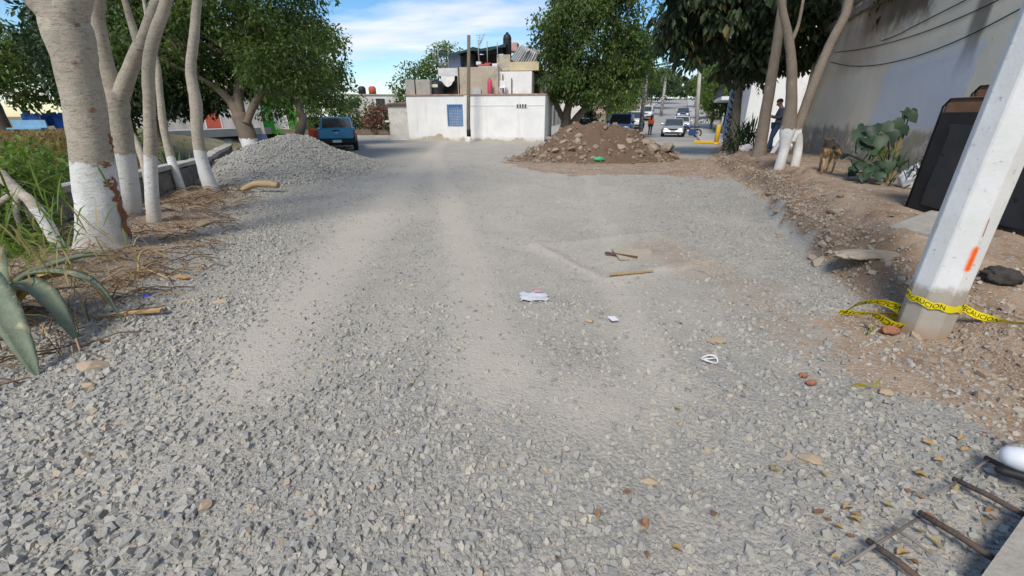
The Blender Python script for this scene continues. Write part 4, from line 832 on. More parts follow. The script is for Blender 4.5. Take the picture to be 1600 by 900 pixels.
for v0, v1, sg in ((110, 113, .1), (117, 111, .25), (95, 108, .3)):
    a = Vector((q.x, p.y, q.z + .6 - (v0 - 95) * .02)); b = at(960, v1, 40.0)
    m.tube([a.lerp(b, s / 14) - Vector((0, 0, sg * 4 * (s / 14) * (1 - s / 14))) for s in range(15)], .034, 4)
for dx in (-.7, .7):
    a = Vector((q.x + dx, p.y, q.z + .65)); b = street_pt(95, 4.2) + Vector((dx, 0, 7.5)); m.tube([a.lerp(b, s / 14) - Vector((0, 0, .9 * 4 * (s / 14) * (1 - s / 14))) for s in range(15)], .034, 4)
tag(m.build('overhead_wire', mat('black_cable', (.03, .03, .03))), 'thin dark overhead wires crossing the street', 'wires')
p = street_pt(95, 4.2); t = thing('utility_pole', 'far grey utility pole near the top of the street', 'utility pole', p); m = MB(); m.tube([p - Vector((0, 0, .2)), p + Vector((0, 0, 8))], [.17, .11], 8); m.build('shaft', mat('pale_pole', (.5, .5, .5)), t)
# kerb bed behind the truck
t = thing('planter_kerb', 'long low kerb of the planted bed behind the pickup', 'kerb', (-16, 36, 0)); m = MB(); m.box((-19, 36.0, -.1), (-7.6, 36.25, .16), None, .02); m.build('kerb_edge', cm, t)
m = MB(); m.box((-19, 37.2, .16), (-8, 37.3, .55)); m.build('low_board', mat('old_board', (.20, .15, .11), (.13, .1, .08), 3), t)
# left: bench, tarps
p = at(26, 208, 24); t = thing('park_bench', 'light blue concrete bench on the far canal bank', 'bench', (p.x, 24.6, .55), R(10)); lb = mat('light_blue', (.22, .42, .6), None, 3, .6)
m = MB(); m.box((-.8, -.2, .38), (.8, .25, .46)); m.build('seat', lb, t, False); m = MB(); m.box((-.8, .26, .46), (.8, .33, .85)); m.build('backrest', lb, t, False)
for x in (-.6, .6): m = MB(); m.box((x - .08, -.15, 0), (x + .08, .3, .38)); m.build('leg', lb, t, False)
bt = mat('blue_tarp', (.03, .10, .42), (.04, .15, .55), 2.5, .55)
for u0, u1, v0, v1, Y, lab in ((33, 52, 178, 200, 26.5, 'small slanted blue tarp beyond the canal bench'), (56, 96, 177, 200, 27.5, 'wide crumpled blue tarp stall beyond the canal')):
    a = at(u0, v1, Y); b = at(u1, v0, Y); t = thing('tarp_stall', lab, 'tarp', (a.x, Y, .55)); m = MB(); vs = []
    for i in range(9):
        for j in range(6):
            x = a.x + (b.x - a.x) * i / 8; z = b.z + (a.z - b.z) * j / 5; vs.append((x + .1 * random.uniform(-1, 1), Y + .25 * math.sin(i * 1.9) + .35 * (5 - j) / 5 + .12 * random.uniform(-1, 1), z + .15 * random.uniform(-1, 1) - .3 * (i == 0)))
    m.add(vs, [(i * 6 + j, i * 6 + j + 1, i * 6 + 7 + j, i * 6 + 6 + j) for i in range(8) for j in range(5)], True); m.build('sheet', bt, t)
    for x in (a.x, b.x): m = MB(); m.tube([(x, Y + .3, .5), (x, Y + .3, b.z)], .04, 6); m.build('pole', mat('net_post', (.3, .3, .3)), t)
# ------------------------------------------------------------------ trees and plants
FWD = Vector((0, math.cos(PITCH), -math.sin(PITCH)))
def fw(p): return (Vector(p) - Vector((0, 0, CAMH))).dot(FWD)
def pxpath(lst):
    """[(u, v, width px, depth Y)] -> points and radii of a limb"""
    P = [at(u, v, Y) for u, v, w, Y in lst]; return P, [w / 2 / FOC * fw(p) * math.cos(math.atan((u - 800) / FOC)) for p, (u, v, w, Y) in zip(P, lst)]
def bark_mat(name, light, dark, paint=True, hole=True, sc=1.0):
    m, N, L = newmat(name); out = nn(N, 'ShaderNodeOutputMaterial'); p = nn(N, 'ShaderNodeBsdfPrincipled'); p.inputs['Roughness'].default_value = .9; p.inputs['Specular IOR Level'].default_value = .15
    tc = nn(N, 'ShaderNodeTexCoord'); O = tc.outputs['Object']
    def noi(s, d=6, r=.6, st=(1, 1, 1)):
        mp = nn(N, 'ShaderNodeMapping'); mp.inputs['Scale'].default_value = st; L.new(O, mp.inputs[0]); n = nn(N, 'ShaderNodeTexNoise', Scale=s * sc, Detail=float(d), Roughness=r); L.new(mp.outputs[0], n.inputs['Vector']); return n.outputs['Fac']
    c = mixc(N, L, ramp(N, L, noi(3, 6), [(.3, 0), (.7, 1)]), light, [q * .74 for q in light])
    ln = noi(10, 7, .8, (1, 1, 2.6)); len_ = ramp(N, L, ln, [(.50, 0), (.70, .7)]); c = mixc(N, L, len_, c, dark)
    c = mixc(N, L, ramp(N, L, noi(5, 4), [(.66, 0), (.72, .7)]), c, (.50, .33, .17))
    c = mixc(N, L, ramp(N, L, noi(20, 4, .7, (1, 1, 3.5)), [(.56, 0), (.63, .65)]), c, dark)
    if hole: c = mixc(N, L, ramp(N, L, noi(3.2, 3, .5, (1, 1, .8)), [(.73, 0), (.75, .9)]), c, (.16, .06, .03))
    if paint:
        h = nn(N, 'ShaderNodeAttribute'); h.attribute_name = 'paint'
        wc = mixc(N, L, ramp(N, L, noi(2.5, 6), [(.3, 0), (.8, 1)]), (.76, .765, .765), (.55, .535, .50))
        wc = mixc(N, L, math_(N, L, 'MULTIPLY', ramp(N, L, h.outputs['Fac'], [(.55, 0), (1.0, 1)]), noi(4, 6, .7)), wc, (.36, .29, .22))
        wc = mixc(N, L, ramp(N, L, noi(9, 5, .7, (1, 1, 4)), [(.60, 0), (.66, .85)]), wc, (.30, .26, .22))
        f = ramp(N, L, math_(N, L, 'ADD', h.outputs['Fac'], math_(N, L, 'MULTIPLY_ADD', noi(6, 6, .7), .34, -.17)), [(.0, 0), (.02, 1)])
        peel = ramp(N, L, noi(2.6, 7, .7, (1, 1, .7)), [(.63, 1), (.65, 0)]); f = math_(N, L, 'MULTIPLY', f, peel)
        brk = mixc(N, L, peel, (.33, .13, .06), c); c = mixc(N, L, f, c, wc)
        pf = math_(N, L, 'MULTIPLY', ramp(N, L, h.outputs['Fac'], [(.0, 0), (.05, 1)]), math_(N, L, 'SUBTRACT', 1.0, peel)); c = mixc(N, L, pf, c, brk)
    L.new(c, p.inputs['Base Color'])
    b = nn(N, 'ShaderNodeBump', Strength=.7, Distance=.02); L.new(math_(N, L, 'ADD', ln, math_(N, L, 'MULTIPLY', noi(20, 5, .7), .5)), b.inputs['Height']); L.new(b.outputs[0], p.inputs['Normal'])
    L.new(p.outputs[0], out.inputs[0]); return m
def limb(name, paths, m, parent, base_z, paint_h, seg=14, jit=.05, flare=0.0, wob=.03):
    mb = MB()
    for P, r in paths:
        P, r = smooth_path(P, r, 5)
        if flare and (P, r) and P[0].z < base_z + .3: r = [q * (1 + flare * math.exp(-(p.z - base_z) / .18)) for p, q in zip(P, r)]
        P = [p + Vector((random.uniform(-1, 1), random.uniform(-1, 1), 0)) * wob * q for p, q in zip(P, r)]
        mb.tube(P, r, seg, True, jit)
    o = mb.build(name, m, parent); 
    inv = root_of(parent).location.z
    vattr(o.data, 'paint', [paint_h - (v.co.z + inv - base_z) for v in o.data.vertices]); return o
def leaf_cloud(C, n_per, spread, size, aspect=.5, droop=.35, seed=0, jits=.35, fold=True):
    """many small leaf faces round the clump centres C"""
    g = np.random.default_rng(seed); C = np.asarray(C, float); n = len(C) * n_per
    c = np.repeat(C, n_per, 0); d = g.normal(0, 1, (n, 3)); d /= np.linalg.norm(d, axis=1)[:, None]
    sp = np.repeat(np.broadcast_to(spread, (len(C),)), n_per)
    p = c + d * (sp * g.random(n) ** .5)[:, None] * np.array([1, 1, .75])
    ax = d * .7 + g.normal(0, .6, (n, 3)); ax[:, 2] -= droop * 1.4; ax /= np.linalg.norm(ax, axis=1)[:, None]
    up = g.normal(0, .55, (n, 3)); up[:, 2] += 1; sd = np.cross(ax, up); sd /= np.linalg.norm(sd, axis=1)[:, None] + 1e-9
    s = size * (1 + jits * g.normal(0, 1, n)); s = np.clip(s, size * .4, size * 2)[:, None]
    nrm = np.cross(sd, ax)
    V = np.stack([p, p + ax * s * .5 + sd * s * aspect * .5 + nrm * s * .06, p + ax * s - nrm * s * .05, p + ax * s * .5 - sd * s * aspect * .5 + nrm * s * .06], 1).reshape(-1, 3)
    F = np.arange(n * 4).reshape(n, 4); return V, F
def ell_points(c, r, n, seed, shell=.55, cut=None):
    g = np.random.default_rng(seed); d = g.normal(0, 1, (n, 3)); d /= np.linalg.norm(d, axis=1)[:, None]
    q = np.asarray(c) + d * np.asarray(r) * (shell + (1 - shell) * g.random(n) ** .6)[:, None]
    q = q + g.normal(0, .1, (n, 3)) * np.asarray(r)
    k = fbm(q[:, 0] * .9 + q[:, 2] * .5, q[:, 1] * .9 - q[:, 2] * .6, seed + 3) > -.16
    return q[k]
def crown(name, ells, m, parent, n_per, spread, size, seed, name_m=None, aspect=.5, droop=.35, shell=.5):
    C = np.concatenate([ell_points(c, r, n, seed + 7 * i, shell) for i, (c, r, n) in enumerate(ells)])
    V, F = leaf_cloud(C, n_per, spread, size, aspect, droop, seed)
    o = link(name, np_mesh(name, V, F), m, parent); return o, C
def twigs(name, C, starts, m, parent, k, r0=.05, seed=1, r1=.012):
    g = random.Random(seed); mb = MB(); idx = g.sample(range(len(C)), min(k, len(C)))
    for i in idx:
        q = Vector(C[i]); s = min(starts, key=lambda p: (p - q).length); mid = s.lerp(q, .5) + Vector((g.uniform(-.25, .25), g.uniform(-.25, .25), g.uniform(-.1, .35))) * (q - s).length * .5
        P, r = smooth_path([s, mid, q], [r0, r0 * .6, r1], 4); mb.tube(P, r, 5, False)
    o = mb.build(name, m, parent); vattr(o.data, 'paint', [-5.0] * len(o.data.vertices)); return o
BK = bark_mat('pale_ringed_bark', (.50, .445, .36), (.17, .145, .12))
BKD = bark_mat('dark_bark', (.22, .175, .135), (.09, .07, .055), True, False, 1.3)
BKG = bark_mat('grey_brown_bark', (.27, .225, .18), (.13, .105, .085), True, False, 1.2)
LF = leafmat('dark_leaf', (.026, .052, .016), (.135, .20, .05), .38, .8, (.22, .2, .05))
LFB = leafmat('mid_leaf', (.038, .075, .02), (.14, .21, .05), .38, .5)
LFP = leafmat('pale_leaf', (.07, .12, .03), (.22, .29, .08), .4, .6)
LFK = leafmat('deep_leaf', (.012, .026, .012), (.05, .085, .032), .22, .4)
LFD = leafmat('droopy_leaf', (.018, .035, .016), (.07, .10, .045), .25, .7, (.2, .15, .05))
LFR = leafmat('red_leaf', (.10, .05, .03), (.26, .13, .09), .3, .8)
WEED = leafmat('weed_leaf', (.06, .10, .02), (.22, .32, .06), .4, 1.5, (.38, .3, .08))
G5 = 'white based pale trunks along the left verge'
def painted_tree(label, base, paths, paint_h, ells=None, seed=1, flare=.25, m=BK, lm=LF, n_per=26, size=.14, spread=.5, extra=None, tw=30, group=G5, seg=14, name='tree', crown_droop=.4):
    b = paths[0][0][0]; bz = zf(b.x, b.y); t = thing(name, label, 'tree', (b.x, b.y, bz), group=group)
    P0, r0 = paths[0]; d = (P0[1] - P0[0]).normalized(); paths[0] = ([P0[0] - Vector((0, 0, .25))] + P0[0:], [r0[0]] + r0)
    limb('trunk', paths, m, t, bz, paint_h, seg, .04, flare)
    if ells:
        o, C = crown('crown', ells, lm, t, n_per, spread, size, seed, droop=crown_droop)
        starts = [P[-1] for P, r in paths] + [P[max(0, len(P) - 2)] for P, r in paths]
        twigs('branches', C, starts, m, t, tw, .05, seed)
    return t
def ext(P, r, *more):
    """carry a limb on out of the frame: (dx, dy, dz, radius) steps"""
    P = list(P); r = list(r)
    for dx, dy, dz, rr in more: P.append(P[-1] + Vector((dx, dy, dz))); r.append(rr)
    return P, r
def fixbase(lst):     # first entry gives only u, v: stand it on the ground
    u, v, w, _ = lst[0]
    z = .1
    for _k in range(6): p = gp(u, v, z); z = max(.05, zf(p.x, p.y))
    return [(u, v, w, p.y)] + [(a, b, c, p.y + (d or 0)) for a, b, c, d in lst[1:]]
# the five pale trunks on the left (the big crowns are above the picture)
l = fixbase([(165, 382, 84, 0), (152, 300, 76, 0), (138, 200, 73, 0), (118, 100, 76, 0), (100, 30, 86, 0)])
P, r = pxpath(l); a = ext(P, r, (-.25, -.1, .6, .22), (-.5, -.2, 1.2, .15), (-.6, .1, 1.4, .08)); b = ext([P[-3], P[-2], P[-1]], [.10, .17, .19], (.35, .1, .7, .18), (.5, .3, 1.2, .13), (.3, .6, 1.3, .06))
P1, r1 = smooth_path(P, r, 6)
t1 = painted_tree('thickest pale trunk with white painted base and brown peeling scars, nearest on the left verge', None, [a, b], 1.0, [((-5.6, 5.6, 7.0), (2.6, 2.6, 1.3), 40), ((-3.9, 7.2, 7.4), (1.6, 1.8, 1.1), 12)], 11, .22, seg=26)
scar = mat('raw_bark_scar', (.34, .13, .06), (.17, .075, .04), 9, .9, bump=.6, bscale=30); g = random.Random(77)
for a0, z0, z1, wd_ in ((12, .04, .60, .30), (2, .50, .82, .26), (-18, .70, .80, .22), (-16, .92, 1.0, .2), (16, 1.08, 1.30, .2), (-30, 1.5, 1.56, .12), (-50, 1.95, 2.0, .08), (-22, 2.3, 2.35, .08)):     # torn bark down the road side of the thick trunk
    mb = MB(); n = 12; vs = []; bz = zf(P1[0].x, P1[0].y)
    for i in range(n + 1):
        z = bz + z0 + (z1 - z0) * i / n; k = min(range(len(P1) - 1), key=lambda q: abs(P1[q].z - z)); c_, rr = P1[k].lerp(P1[k + 1], min(1, max(0, (z - P1[k].z) / max(.01, P1[k + 1].z - P1[k].z)))), r1[k]
        fl = 1 + .22 * math.exp(-(z - bz) / .18); am = R(a0) + .12 * math.sin(i * 1.3 + a0); hw = wd_ * math.sin(math.pi * (i + .35) / (n + .7)) * g.uniform(.5, 1.2)
        for s in (-1, -.33, .33, 1): a_ = am + hw * s * g.uniform(.8, 1.2); q = rr * fl * (1.045 + .012 * (abs(s) < .5)); vs.append((c_.x + q * math.cos(a_), c_.y + q * math.sin(a_), z))
    mb.add(vs, [(4 * i + k, 4 * i + 1 + k, 4 * i + 5 + k, 4 * i + 4 + k) for i in range(n) for k in range(3)], True); mb.build('bark_scar', scar, t1)
l = fixbase([(203, 338, 40, 0), (196, 270, 42, 0), (183, 190, 48, 0), (178, 140, 46, 0)])
P, r = pxpath(l); Y = l[1][3]
la = ext(*pxpath([(180, 155, 40, Y), (160, 90, 36, Y), (150, 30, 31, Y), (148, -20, 29, Y)]), (-.1, .2, 1.0, .12), (-.3, .3, 1.3, .07)); rb = pxpath([(183, 165, 36, Y), (203, 110, 27, Y), (220, 70, 26, Y)])
rc = ext(*pxpath([(219, 75, 20, Y), (205, 35, 13, Y), (192, -8, 11, Y)]), (-.2, .2, .8, .05)); rd = ext(*pxpath([(219, 78, 24, Y), (232, 40, 22, Y), (245, 5, 21, Y), (255, -25, 20, Y)]), (.25, .2, .9, .08), (.4, .3, 1.1, .05))
painted_tree('forked pale trunk splitting into a wide Y, just behind the thickest trunk', None, [(P, r), la, rb, rc, rd], .95, [((-6.4, 7.8, 6.6), (2.2, 2.2, 1.2), 32)], 23, .15, seg=18)
l = fixbase([(241, 343, 24, 0), (236, 270, 23, 0), (234, 180, 21, 0), (232, 110, 22, 0), (240, 60, 22, .05), (256, 15, 20, .1), (264, -25, 19, .15)])
P, r = pxpath(l); painted_tree('straight slim trunk with tall white base, right of the forked trunk', None, [ext(P, r, (.2, .3, 1.0, .07), (.3, .4, 1.2, .04))], .95, [((-5.4, 8.3, 6.9), (1.5, 1.6, 1.0), 14)], 37, .12)
l = fixbase([(284, 298, 15, 0), (268, 250, 15, .05), (257, 205, 14, .1), (250, 150, 12, .15), (247, 110, 11, .2), (241, 80, 8, .25)]); P, r = pxpath(l)
painted_tree('thinnest white based trunk bending left over the parapet', None, [ext(P, r, (-.1, .2, .7, .03), (0, .2, .8, .015))], .72, None, 41, .1, seg=10)
l = fixbase([(331, 298, 24, 0), (318, 260, 22, 0), (309, 215, 20, 0), (306, 160, 21, .1), (298, 112, 18, .15), (303, 60, 17, .2), (308, 0, 15, .3), (310, -30, 14, .35)]); P, r = pxpath(l)
painted_tree('slim kinked pale trunk with white base beside the gravel pile', None, [ext(P, r, (.1, .3, 1.0, .07), (.3, .3, 1.2, .04))], .85, [((-6.6, 11, 7.2), (1.6, 1.6, 1.0), 18)], 43, .12)
# slanted brown stem, leaning white stub
l = fixbase([(236, 322, 12, 0), (226, 260, 13, .1), (212, 220, 12, .25), (202, 205, 11, .35), (188, 185, 9, .5)]); P, r = pxpath(l)
painted_tree('short brown slanted stem leaning left behind the straight slim trunk', None, [ext(P, r, (-.3, .3, .3, .04))], -1, None, 44, .1, m=BK, seg=9, group=None)
l = fixbase([(92, 386, 22, 0), (70, 345, 25, 0), (48, 315, 23, 0), (30, 300, 21, .1)]); P, r = pxpath(l)
stub = painted_tree('leaning white painted stub under a feathery green bush at the left edge', None, [ext(P, r, (-.2, .05, .2, .07))], .5, [((-6.45, 5.55, 1.0), (.5, .35, .3), 24), ((-6.25, 5.3, .7), (.42, .35, .35), 22), ((-6.0, 4.95, .38), (.35, .35, .3), 18), ((-5.75, 4.6, .2), (.35, .35, .2), 14)], 45, .1, seg=12, group=None, lm=WEED, n_per=40, size=.075, spread=.26, tw=10)
# dark tree with the big round crown, left of the pickup
l = fixbase([(399, 254, 26, 0), (388, 215, 30, .1), (374, 180, 28, .2)]); Y = l[0][3]; P, r = pxpath(l)
b1 = pxpath([(374, 185, 20, Y + .2), (362, 160, 17, Y + .4), (340, 140, 12, Y + .3), (310, 120, 8, Y)]); b2 = pxpath([(378, 188, 18, Y + .2), (372, 150, 17, Y + .6), (380, 100, 13, Y + 1), (400, 40, 9, Y + 1)]); b3 = pxpath([(384, 195, 14, Y), (405, 150, 12, Y + .8), (450, 110, 9, Y + 1.2)])
st = pxpath([(405, 253, 16, Y - .1), (394, 222, 15, Y + .05)])
painted_tree('dark double trunk with white base and the broad dense crown beside the gravel pile', None, [(P, r), st, b1, b2, b3], .85, [((-10.3, Y + 1.2, 5.6), (3.0, 3.0, 2.9), 190), ((-8.3, Y + 1.6, 5.0), (1.95, 2.4, 2.2), 105), ((-12.2, Y + .5, 4.4), (2.2, 2.4, 2.0), 80), ((-7.6, Y + .2, 3.1), (1.3, 1.6, .9), 36)], 51, .1, m=BKD, lm=LF, n_per=125, size=.13, spread=.6, tw=60, group=None)
# twisted trunk behind the gravel pile
Y = 25.0; P, r = pxpath([(466, 214, 16, Y), (474, 190, 12, Y), (468, 168, 11, Y), (478, 150, 9, Y), (490, 125, 7, Y)])
painted_tree('twisted brown trunk tree with loose yellow green leaves behind the gravel pile', None, [(P, r), pxpath([(472, 178, 8, Y), (455, 150, 7, Y + .5), (440, 130, 5, Y + .5)])], -1, [((-11.6, Y + .8, 4.6), (2.6, 2.4, 2.0), 130), ((-10.4, Y + 1, 3.3), (1.4, 1.6, 1.2), 45), ((-13.2, Y + .5, 2.6), (1.6, 1.5, 1.2), 60)], 57, .1, m=BKG, lm=LFB, n_per=60, size=.19, spread=.6, tw=35, group=None)
def plain_tree(label, x, y, h, trunk_r, ells, lm, seed, n_per=45, size=.22, spread=.7, m=BKD, name='tree', group=None, lean=(0, 0), cat='tree', tw=18, droop=.35, z0=None):
    z = zf(x, y) if z0 is None else z0; t = thing(name, label, cat, (x, y, z), group=group)
    P = [Vector((x, y, z - .3)), Vector((x + lean[0] * .4, y, z + h * .5)), Vector((x + lean[0], y + lean[1], z + h))]
    limb('trunk', [(P, [trunk_r * 1.15, trunk_r * .9, trunk_r * .55])], m, t, z, -5, 9)
    o, C = crown('crown', ells, lm, t, n_per, spread, size, seed, droop=droop); twigs('branches', C, [P[-1], P[1].lerp(P[2], .6)], m, t, tw, trunk_r * .5, seed); return t
# left background
GB = None
plain_tree('dark crowned tree behind the blue tarps at the far left', -30.5, 27, 3.2, .28, [((-31.5, 27, 5.2), (4.0, 3, 2.8), 130), ((-27.8, 26, 4.2), (2.6, 2.4, 2.0), 70), ((-35, 26, 4.4), (3, 3, 2.4), 70)], LF, 61, 70, .26, .8, z0=.5)
plain_tree('deep green tree filling the gap behind the forked trunk', -14.8, 18.6, 2.8, .25, [((-14.8, 18.8, 5.4), (3.0, 2.4, 2.6), 150), ((-12.2, 19.5, 4.2), (2.2, 2.0, 1.8), 80), ((-16.8, 19.5, 3.6), (2.4, 2.0, 1.6), 70), ((-13.6, 18.5, 2.6), (1.7, 1.5, .9), 50)], LFK, 63, 75, .2, .65, z0=-.6)
plain_tree('bushy green tree between the slim trunks across the canal', -19.5, 23, 2.2, .2, [((-19.5, 23, 4.2), (2.6, 2.2, 2.4), 110), ((-21.6, 24.5, 5.2), (2.6, 2.2, 2.2), 80), ((-18.6, 22, 2.2), (1.5, 1.4, .9), 40)], LFK, 65, 65, .22, .7, z0=.2)
for k, (x, y, rx, rz_, lm, lab) in enumerate([(-16.5, 39.5, 2.2, 1.6, LFB, 'rounded mid green shrub behind the pickup roof'), (-13.6, 40, 1.9, 1.7, LF, 'dark green shrub right of the pickup in the planted bed'), (-11.2, 38.6, 1.4, 1.3, LFR, 'reddish brown thin shrub beside the annex shed'), (-9.4, 38.5, 1.3, 1.5, LFB, 'leafy shrub touching the annex shed'), (-19.6, 41, 2.4, 2.0, LFP, 'pale green shrub between twisted trunk and pickup')]):
    plain_tree(lab, x, y, rz_ * .7, .07, [((x, y, rz_ * 1.0), (rx, 1.4, rz_), 75)], lm, 70 + k, 42, .2, .55, BKG, 'shrub', 'shrubs in the planted bed', (0, 0), 'shrub', 10)
plain_tree('tree top rising behind the left end of the white house', -9.2, 44, 3.2, .2, [((-9.2, 44, 4.6), (1.9, 1.8, 1.7), 70)], LFB, 81, 45, .24, .65)
plain_tree('slender tree seen between grey block wall and shade net', -6.3, 43, 4.6, .2, [((-6.3, 43, 6.1), (1.7, 1.6, 1.6), 60)], LFP, 83, 40, .24, .65)
# big ficus right of the white house
Y = 33.5; P, r = pxpath([(876, 216, 17, Y), (884, 196, 16, Y), (886, 175, 13, Y), (893, 150, 10, Y)])
painted_tree('large dense ficus tree standing between white house and street', None, [(P, r), pxpath([(890, 216, 15, Y - .3), (898, 190, 13, Y - .2), (915, 168, 10, Y), (935, 140, 7, Y)]), pxpath([(882, 190, 9, Y), (870, 165, 8, Y + .4), (858, 140, 6, Y + .5)])], -1,
             [((5.7, Y + .8, 6.4), (3.9, 3.4, 3.6), 260), ((3.0, Y + .3, 5.0), (1.8, 2.2, 2.2), 90), ((8.4, Y + .8, 5.4), (2.0, 2.4, 2.0), 90), ((5.6, Y + .5, 10.2), (3.0, 3.0, 2.2), 120), ((4.8, Y - 1.5, 3.6), (2.4, 1.5, 1.2), 70)], 91, .15, m=BKD, lm=LF, n_per=95, size=.22, spread=.72, tw=50, group=None, crown_droop=.6)
plain_tree('small round bush at the foot of the ficus', 6.0, 35.2, .7, .06, [((6.0, 35.2, 1.25), (.95, .9, .85), 40)], LFK, 95, 45, .14, .35, BKG, 'shrub', None, (0, 0), 'shrub', 8)
# street trees, left row
for k, (Y, off, h, ells, lm, lab, sz) in enumerate([
    (46, -5.6, 3.4, [((0, 0, 4.4), (2.0, 2.0, 2.2), 90), ((.6, -.3, 2.6), (1.5, 1.4, 1.2), 50)], LFP, 'weeping pale green street tree right of the ficus', .26),
    (56, -5.4, 3.2, [((0, 0, 4.6), (2.2, 2.2, 2.2), 90), ((0, 0, 2.8), (1.6, 1.6, 1.2), 50)], LFP, 'second pale street tree behind the parked white car', .28),
    (72, -5.2, 3.4, [((0, 0, 4.8), (3.0, 2.8, 2.6), 110)], LFB, 'leafy green street tree behind the walking people', .34),
    (92, -4.2, 2.8, [((0, 0, 4.6), (5.0, 4.0, 3.0), 150)], LFK, 'broad dark tree spreading over the far street', .42),
    (150, -5.5, 3.6, [((0, 0, 4.6), (5.5, 4.5, 3.4), 110)], LF, 'leftmost tree on the far crest of the street', .6),
    (158, 1.0, 3.6, [((0, 0, 3.9), (6.0, 4.0, 3.2), 110)], LFK, 'dark tree closing the far end of the street', .6),
    (150, 8.0, 3.6, [((0, 0, 4.4), (5.0, 4.5, 3.4), 100)], LF, 'rightmost tree on the far crest of the street', .6),
    (118, -3.2, 3.4, [((0, 0, 4.8), (4.5, 4.5, 3.0), 110)], LF, 'distant green tree at the crest of the street', .5),
    (50, 4.9, 3.2, [((0, 0, 4.6), (2.0, 2.0, 2.4), 120), ((.2, -.4, 2.6), (1.6, 1.5, 1.5), 60), ((.5, 1, 6.4), (1.4, 1.4, 1.2), 40)], LFP, 'grey green tree behind the pale street pole', .24),
    (64, 5.2, 3.0, [((0, 0, 4.4), (2.2, 2.2, 2.2), 90)], LFB, 'second tree up the right pavement', .3),
    (100, 4.9, 3.0, [((0, 0, 4.4), (2.8, 2.8, 2.4), 80)], LF, 'far tree on the right pavement near the crest', .42)]):
    p = street_pt(Y, off); plain_tree(lab, p.x, p.y, h, .14, [((p.x + c[0], p.y + c[1], p.z + c[2]), r_, n) for c, r_, n in ells], lm, 110 + k, 42, sz, .75, BKG, 'tree', 'street trees', z0=p.z, droop=.7 if k < 2 else .35)
# palms
def frond(mb, o, az, L_, rise, droop, w, nl=16):
    """one pinnate leaf: a thin rib with paired leaflets"""
    d = Vector((math.cos(az), math.sin(az), 0)); P = []
    for i in range(9):
        t = i / 8; P.append(Vector(o) + d * (L_ * t * (1 - .25 * droop * t)) + Vector((0, 0, L_ * (rise * t - droop * t * t))))
    mb.tube(P, [.03 * (1 - .8 * i / 8) for i in range(9)], 4, False)
    sdv = Vector((-d.y, d.x, 0))
    for i in range(nl):
        t = .15 + .83 * i / nl; q = t * 8; k = min(7, int(q)); p = P[k].lerp(P[k + 1], q - k); tn = (P[k + 1] - P[k]).normalized(); ll = w * math.sin(math.pi * (.15 + .8 * t)) + .05
        for s in (-1, 1):
            e = p + (sdv * s * .8 + tn * .55 + Vector((0, 0, -.45))).normalized() * ll; mb.add([p, p + tn * .05 * L_ * .5, e, p - tn * .02 * L_], [(0, 1, 2, 3)])
def palm(label, x, y, z, h, r, L_, n, m, seed, droop=.9, group=None, boots=False, w=.45, zc=None):
    g = random.Random(seed); t = thing('palm_tree', label, 'palm', (x, y, z), group=group); mb = MB()
    mb.tube([(x, y, z - .2), (x + .03, y, z + h * .5), (x, y, z + h)], [r * 1.15, r, r * .95], 12, True, .06); mb.build('trunk', BKG, t)
    if boots:
        b = MB()
        for i in range(150):
            a = i * 2.4; zz = z + .05 + (h - .1) * i / 150; d = Vector((math.cos(a), math.sin(a), 0)); s = Vector((-d.y, d.x, 0)) * .06; p = Vector((x, y, zz)) + d * r * .9
            b.add([p - s, p + s, p + s * .6 + d * .09 + Vector((0, 0, .11)), p - s * .6 + d * .09 + Vector((0, 0, .11)), p + d * .02 + Vector((0, 0, .05))], [(0, 1, 2, 3), (1, 4, 2), (0, 3, 4)])
        o = b.build('leaf_stubs', mat('boot_brown', (.085, .06, .042), (.045, .034, .026), 9, .95), t); o['kind'] = 'stuff'
    for i in range(n):
        b = MB(); a = i * 2.399 + g.uniform(-.2, .2); rr = g.random(); frond(b, (x, y, z + h - .05), a, L_ * g.uniform(.8, 1.1), .75 - .9 * rr * .8, droop * g.uniform(.7, 1.1), w); b.build('frond', m, t)
    return t
PL = leafmat('palm_leaf', (.05, .08, .025), (.15, .20, .07), .3, .8)
palm('palm with long drooping fronds showing right of the ficus crown', 10.75, 37.5, 0, 7.3, .16, 2.9, 18, PL, 5, 1.3, w=.6)
palm('distant palm standing above the street trees', 23.0, 70, 1.5, 6.3, .22, 2.5, 22, PL, 6, .8, w=.6)
p = street_pt(58, -7.2); palm('low palm beside the pale street tree', p.x, p.y, p.z, 3.0, .15, 2.2, 14, PL, 8, .9, w=.5)
# right bank
BZ = zf(9.45, 19.4); palm('shaggy palm trunk covered in dark leaf stubs by the yellow bollard', 9.55, 19.6, BZ, 3.6, .19, 1.8, 14, PL, 9, 1.0, boots=True, w=.4)
Y = 18.6; P, r = pxpath([(1147, 238, 15, Y), (1150, 190, 14, Y), (1155, 140, 13, Y), (1172, 90, 12, Y), (1180, 40, 10, Y)])
painted_tree('grey trunk tree with broad drooping leaves beside the palm trunk', None, [(P, r), pxpath([(1157, 140, 9, Y), (1130, 90, 8, Y - .3), (1100, 50, 6, Y - .6)]), pxpath([(1172, 90, 9, Y), (1210, 55, 7, Y - .5), (1240, 30, 5, Y - 1)])], -1,
             [((8.6, Y - .6, 5.6), (2.6, 2.2, 2.0), 190), ((6.9, Y - .8, 5.0), (1.5, 1.6, 1.4), 75), ((10.6, Y - .4, 5.0), (1.6, 1.5, 1.5), 85), ((9.6, Y - .2, 3.7), (1.5, 1.3, .8), 55), ((6.5, Y - 1.5, 6.4), (1.8, 1.6, 1.2), 50)], 131, .1, m=BKG, lm=LFD, n_per=46, size=.27, spread=.55, tw=40, group=None, crown_droop=1.1)
